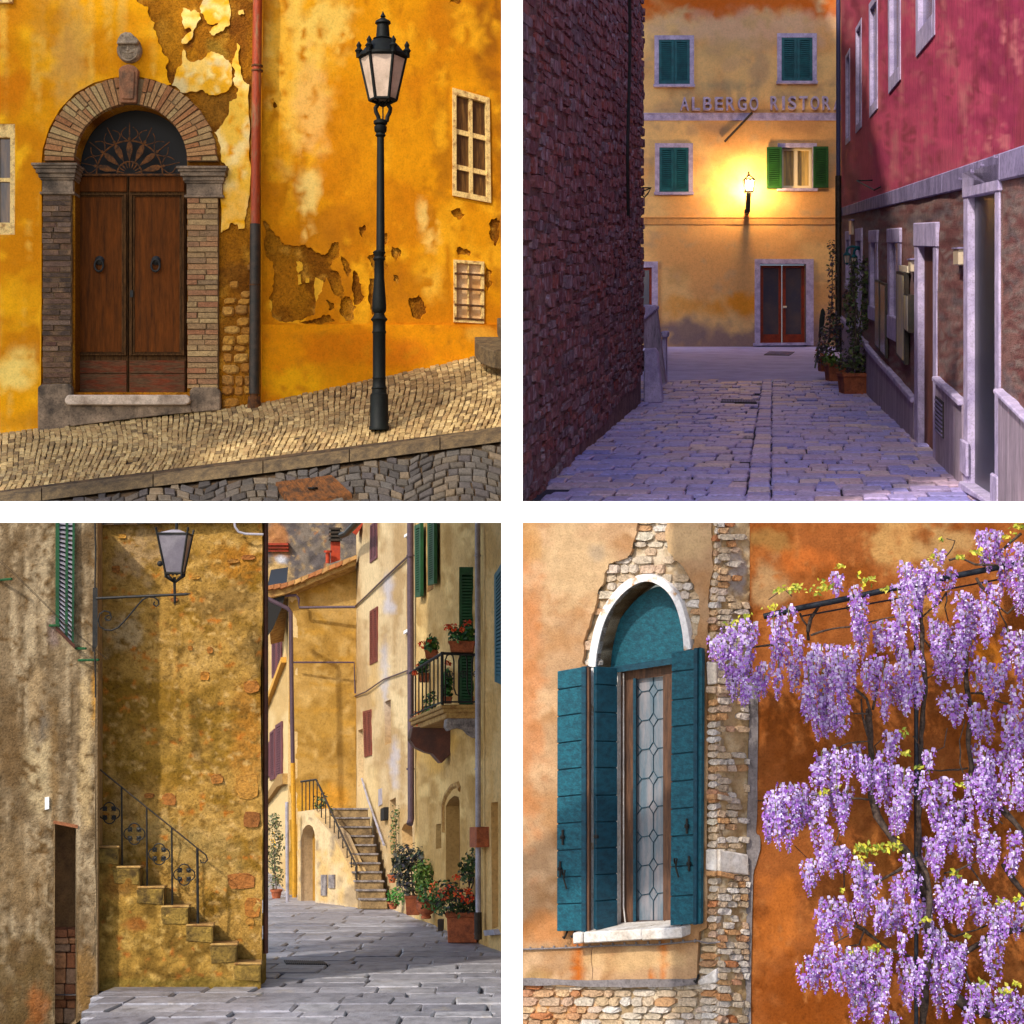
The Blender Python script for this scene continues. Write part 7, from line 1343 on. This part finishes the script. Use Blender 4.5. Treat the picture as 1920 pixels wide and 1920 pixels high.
for pts, a, b in (([(1516, 1185), (1520, 1160), (1530, 1146), (1540, 1130)], .012, .008), ([(1516, 1200), (1514, 1175), (1500, 1150)], .010, .006), ([(1520, 1190), (1560, 1178), (1590, 1175), (1640, 1165), (1680, 1156)], .007, .005), ([(1392, 1210), (1410, 1214), (1440, 1210), (1470, 1208)], .006, .008), ([(1632, 1340), (1625, 1310), (1605, 1290), (1590, 1275)], .012, .006), ([(1636, 1330), (1642, 1305), (1646, 1280), (1640, 1240), (1650, 1200)], .010, .006), ([(1628, 1380), (1618, 1345), (1615, 1310)], .008, .006), ([(1630, 1338), (1600, 1338)], .006, .004),
    ([(1728, 1195), (1745, 1212), (1760, 1220)], .007, .005), ([(1730, 1155), (1760, 1130), (1775, 1110)], .007, .005), ([(1775, 1110), (1773, 1140), (1778, 1165)], .006, .004), ([(1830, 1085), (1850, 1110), (1870, 1135), (1890, 1150), (1900, 1140), (1920, 1115)], .01, .005), ([(1870, 1135), (1885, 1170), (1888, 1190)], .006, .004), ([(1735, 1275), (1760, 1260), (1780, 1250)], .006, .004), ([(1712, 1380), (1725, 1400), (1750, 1410), (1770, 1400), (1776, 1365)], .004, .003), ([(1810, 1350), (1800, 1390), (1800, 1430), (1806, 1450)], .004, .004), ([(1722, 1446), (1780, 1444), (1815, 1440)], .006, .006), ([(1820, 1300), (1840, 1300), (1860, 1310), (1890, 1320)], .007, .006), ([(1700, 1620), (1670, 1640), (1645, 1655), (1628, 1682)], .012, .008), ([(1628, 1500), (1600, 1496), (1560, 1486), (1520, 1492)], .008, .005), ([(1606, 1735), (1640, 1760), (1670, 1780), (1720, 1800)], .012, .008), ([(1606, 1735), (1590, 1755), (1565, 1768)], .006, .004), ([(1608, 1738), (1600, 1710), (1605, 1690)], .006, .004), ([(1620, 1745), (1612, 1770), (1585, 1775)], .006, .004), ([(1582, 1665), (1583, 1640), (1578, 1610)], .004, .003), ([(1770, 1638), (1800, 1630), (1830, 1615)], .007, .004), ([(1815, 1620), (1838, 1650), (1860, 1690)], .007, .005), ([(1810, 1820), (1818, 1840), (1840, 1860)], .008, .006), ([(1650, 1435), (1640, 1400), (1655, 1385), (1670, 1370)], .005, .003), ([(1560, 1408), (1590, 1395), (1628, 1390)], .006, .004), ([(1845, 1060), (1870, 1040), (1890, 1020), (1915, 1000)], .012, .008), ([(1780, 1052), (1800, 1046), (1830, 1058), (1870, 1060)], .008, .006), ([(1765, 1050), (1785, 1030), (1792, 1015), (1775, 1010)], .006, .003), ([(1440, 1125), (1470, 1105), (1485, 1118)], .004, .003), ([(1750, 1740), (1790, 1755), (1830, 1745), (1850, 1735)], .008, .006), ([(1840, 1520), (1870, 1535), (1880, 1545)], .006, .005), ([(1560, 1600), (1570, 1570), (1575, 1550)], .004, .003), ([(1490, 1585), (1510, 1605), (1520, 1615)], .003, .002)):
    vine(pts, a, b, 10.7 + r.uniform(-.08, .05), 6, 3)
# flower clusters: one hanging raceme is one part
pale = [(.62, .48, .82), (.55, .40, .77), (.74, .64, .88), (.50, .34, .72)]; deep = [(.36, .15, .58), (.28, .10, .48), (.43, .22, .64)]
def raceme(L, seed):
    q = random.Random(seed); k = MB(); n_ = int(L * 250)
    k.tube([Vector((0, 0, .01)), Vector((0, 0, -L))], [.004, .002], 4, C(120, 120, 70))
    for i in range(n_):
        t = (i + q.random()) / n_; z = -L * t; rad = .036 * (1 - t) ** .75 * (.75 + .25 * math.sin(min(1, t * 6) * 1.57)) + .003; a = q.uniform(0, 6.2832)
        o = Vector((math.cos(a), math.sin(a), 0)); s_ = .024 * (1.0 if t < .65 else 1 - (t - .65) * 1.6) * q.uniform(.8, 1.2); c = o * rad * q.uniform(.75, 1.1) + Vector((0, 0, z)); tn = Vector((-o.y, o.x, 0)); up = (Vector((0, 0, 1)) + o * .45).normalized()
        col = pale[q.randrange(4)] if q.random() < .80 - t * .45 else deep[q.randrange(3)]; v_ = q.uniform(.85, 1.1); col = tuple(x * v_ for x in col)
        k.add([c - tn * s_ * .55 + up * s_ * .1, c + tn * s_ * .55 + up * s_ * .1, c + tn * s_ * .42 + up * s_ * .9 - o * s_ * .1, c - tn * s_ * .42 + up * s_ * .9 - o * s_ * .1], [(0, 1, 2, 3)], col)
        d2 = deep[q.randrange(3)] if q.random() < .62 else pale[q.randrange(4)]; c2 = c + o * s_ * .25
        k.add([c2 - tn * s_ * .3, c2 + o * s_ * .7 - up * s_ * .25, c2 + tn * s_ * .3, c2 + up * s_ * .35 + o * s_ * .2], [(0, 1, 2, 3)], d2)
    return k.mesh('raceme', M['petal'], recalc=False)
Ls = [.12, .17, .22, .28, .34, .42, .5]; RM = {L: [raceme(L, int(L * 1000) + s) for s in range(2)] for L in Ls}
RC = [(1350,1190,60),(1365,1178,110),(1383,1168,125),(1398,1162,140),(1414,1170,85),(1420,1255,60),(1436,1245,62),(1337,1200,40),(1374,1250,62),(1395,1290,36),(1404,1270,50),(1450,1150,90),(1478,1140,150),(1464,1160,90),(1497,1195,55),(1494,1250,45),(1460,1230,75),(1515,1230,110),(1525,1205,150),(1540,1215,160),(1555,1210,150),(1570,1215,130),(1585,1210,160),(1597,1215,90),(1512,1290,60),(1535,1310,75),(1550,1320,60),(1568,1320,55),(1585,1325,50),(1570,1075,40),(1602,1100,95),(1615,1115,70),(1610,1165,40),(1620,1172,62),(1655,1168,55),(1641,1170,50),(1670,1168,50),(1682,1095,140),(1695,1090,150),(1708,1085,120),(1720,1075,100),(1697,1056,38),(1740,1055,60),(1728,1065,70),(1755,1065,80),(1763,1032,28),(1784,1067,45),(1625,1240,55),(1640,1235,75),(1655,1235,85),(1670,1250,70),(1690,1215,90),(1705,1225,80),(1718,1225,95),(1655,1300,55),(1690,1290,50),(1722,1280,45),(1704,1290,50),(1750,1160,70),(1762,1165,90),(1775,1170,100),(1760,1215,70),(1790,1200,85),(1776,1225,55),(1800,1112,110),(1812,1115,110),(1825,1130,100),(1840,1135,80),(1850,1140,65),(1805,1200,80),(1845,995,60),(1858,992,75),(1868,1000,60),(1840,1000,40),(1905,1015,110),(1918,1030,120),(1890,1050,70),(1880,1040,80),(1850,1095,50),(1862,1100,80),(1914,1080,70),(1890,1183,90),(1905,1185,100),(1918,1190,80),(1828,1243,50),(1840,1240,40),(1850,1250,60),(1862,1245,80),(1875,1250,60),(1905,1290,40),(1782,1300,65),(1770,1310,30),(1800,1300,55),(1825,1322,60),(1840,1330,55),(1852,1335,55),(1885,1325,100),(1898,1330,110),(1912,1335,100),(1668,1370,58),(1680,1375,50),(1655,1410,60),(1540,1410,80),(1555,1405,100),(1570,1400,100),(1590,1410,60),(1605,1400,60),(1618,1425,60),(1635,1425,60),(1648,1430,50),(1830,1395,90),(1845,1400,100),(1860,1410,100),(1880,1410,80),(1908,1420,90),(1895,1390,60),(1742,1410,40),(1452,1490,100),(1464,1472,100),(1477,1475,115),(1490,1470,90),(1505,1475,80),(1515,1490,60),(1446,1520,60),(1530,1490,110),(1545,1495,130),(1555,1560,70),(1567,1490,60),(1580,1490,70),(1590,1475,60),(1512,1615,60),(1525,1612,50),(1540,1600,40),(1560,1592,55),(1575,1592,45),(1585,1595,45),(1528,1440,45),(1617,1420,65),(1650,1445,65),(1665,1435,85),(1680,1440,120),(1695,1440,110),(1708,1450,90),(1690,1510,50),(1673,1520,45),(1730,1450,60),(1745,1465,85),(1760,1465,100),(1775,1460,110),(1765,1540,70),(1785,1540,60),(1797,1497,50),(1820,1450,90),(1838,1445,90),(1850,1450,80),(1872,1472,70),(1908,1462,60),(1895,1480,40),(1745,1570,60),(1755,1580,70),(1735,1575,50),(1812,1540,80),(1805,1550,60),(1840,1568,70),(1855,1565,75),(1868,1575,60),(1845,1540,25),(1905,1560,75),(1898,1600,40),(1605,1610,110),(1615,1620,110),(1628,1620,80),(1700,1605,60),(1715,1640,60),(1690,1650,50),(1682,1655,50),(1640,1640,35),(1545,1690,75),(1560,1685,90),(1575,1685,70),(1590,1695,60),(1535,1710,50),(1645,1690,60),(1660,1690,65),(1675,1690,60),(1690,1690,60),(1710,1690,60),(1722,1695,50),(1740,1690,45),(1765,1660,70),(1780,1650,80),(1795,1650,85),(1810,1655,80),(1828,1660,70),(1842,1670,60),(1862,1700,90),(1875,1690,100),(1890,1690,70),(1905,1700,60),(1918,1690,50),(1850,1760,60),(1742,1735,65),(1755,1740,70),(1765,1740,60),(1505,1810,50),(1520,1795,60),(1535,1775,85),(1550,1770,90),(1565,1775,80),(1585,1785,75),(1600,1780,90),(1612,1780,80),(1576,1800,60),(1630,1785,90),(1645,1785,95),(1660,1785,90),(1605,1850,70),(1618,1850,60),(1640,1850,80),(1655,1850,80),(1692,1805,80),(1705,1800,90),(1718,1810,70),(1730,1800,50),(1750,1800,80),(1765,1795,110),(1780,1790,110),(1795,1775,90),(1802,1770,80),(1788,1770,60),(1822,1850,60),(1838,1845,60),(1815,1890,50),(1880,1860,70),(1895,1855,70),(1865,1875,50),(1868,1800,50),(1852,1845,40),(1675,1905,40),(1910,1870,60),(1690,1755,40)]
r = random.Random(91); nrac = 0
todo = [(c, 0) for c in RC] + [(c, 1) for c in r.sample(RC, max(0, 300 - len(RC)))]
for (x, y, L), k in todo[:len(RC) + 12]:
    Lm = max(.09, L * 10.8 / F * (1.06 if k == 0 else r.uniform(.6, .9))); base = min(Ls, key=lambda a: abs(a - Lm))
    o = bpy.data.objects.new('raceme', RM[base][r.randrange(2)]); o.location = W(x + (0 if k == 0 else r.uniform(-11, 11)), y + (r.uniform(-4, 4) if k == 0 else r.uniform(-2, 16)), 10.6 + r.uniform(-.14, .1) + (.1 if k else 0))
    sxy = r.uniform(.8, 1.08); o.scale = (sxy, sxy, Lm / base); o.rotation_euler = (r.uniform(-.08, .08), r.uniform(-.1, .1), r.uniform(0, 6.28)); link(o, ws)
lf = MB(); lcol = [C(176, 170, 40), C(150, 156, 44), C(196, 184, 70), C(120, 136, 40)]
for (x, y, n_, sp) in ((1490, 1102, 30, 14), (1540, 1105, 34, 22), (1625, 1088, 26, 18), (1576, 1062, 14, 8), (1765, 1012, 6, 5), (1750, 1045, 16, 12), (1800, 1045, 12, 8), (1835, 1035, 16, 10), (1450, 1140, 14, 14), (1460, 1105, 12, 12), (1890, 1005, 16, 14), (1905, 985, 20, 14), (1615, 1590, 40, 16), (1640, 1592, 30, 14), (1675, 1590, 36, 22), (1620, 1612, 22, 14), (1545, 1485, 16, 10), (1570, 1475, 10, 8), (1735, 1725, 14, 8), (1640, 1775, 20, 12), (1596, 1785, 8, 6), (1795, 1640, 14, 10), (1878, 1690, 16, 12), (1905, 1685, 12, 10), (1840, 1845, 18, 12), (1885, 1855, 18, 12), (1905, 1845, 10, 8), (1700, 1410, 12, 12), (1695, 1370, 8, 10), (1800, 1470, 8, 8), (1725, 1440, 8, 8), (1400, 1160, 16, 20), (1370, 1168, 10, 12), (1580, 1670, 8, 6), (1815, 1755, 6, 5), (1660, 1105, 10, 10)):
    for i in range(n_): leaf(lf, W(x + r.gauss(0, sp * .55), y + r.gauss(0, sp * .35), 10.55 + r.uniform(-.08, .08)), Vector((0, -1, .3)), .034 * r.uniform(.6, 1.2), lcol[r.randrange(4)], r)
lf.build('leaves', M['foliage'], ws, recalc=False)

# ------------------------------------------------------------------ unseen pale ground added before the four bays to bounce light
pz = MB(); pz.add([Vector((-120, -160, -4.3)), Vector((120, -160, -4.3)), Vector((120, 9.2, -4.3)), Vector((-120, 9.2, -4.3))], [(0, 1, 2, 3)])
pz.build('square', mat('pale bounce ground', C(186, 176, 160), C(168, 156, 140), .8, rough=.9, bump=.2), label='pale bounce ground added unseen before the buildings to reflect light up', cat='square', kind='structure')

# ------------------------------------------------------------------ tree standing out of view on the left, dappling the yellow house
tt = T('plane_tree', 'tall leafy plane tree standing out of view left of the yellow house', 'tree', (-11.6, 10.4, -4.3))
r = random.Random(17); tr = MB(); tr.tube([(-11.6, 10.4, -4.3), (-11.5, 10.5, 2), (-11.2, 10.9, 7), (-10.9, 11.2, 12)], [.42, .34, .26, .1], 10)
for i in range(11):
    z = 5.5 + i * .6; a = i * 2.4; tr.tube([(-11.3, 10.8, z), (-11.1 + 1.6 * math.cos(a), 11 + 1.4 * math.sin(a), z + 1.6), (-10.9 + 3.0 * math.cos(a), 11.2 + 2.6 * math.sin(a), z + 2.6)], [.12, .08, .03], 6)
tr.build('trunk', M['bark'], tt, smooth=True)
cr = MB()
for i in range(17):
    d = Vector((r.gauss(0, 1), r.gauss(0, 1), r.gauss(0, 1))).normalized() * r.uniform(.45, 1)
    c = Vector((-10.9 + d.x * 3.4, 11.2 + d.y * 3.0, 12.3 + d.z * 3.4)); leaves(cr, c, (1.15, 1.15, .8), 420, .34, [C(70, 96, 40), C(90, 112, 48), C(56, 80, 34)], r)
cr.build('crown', M['foliage'], tt, recalc=False)
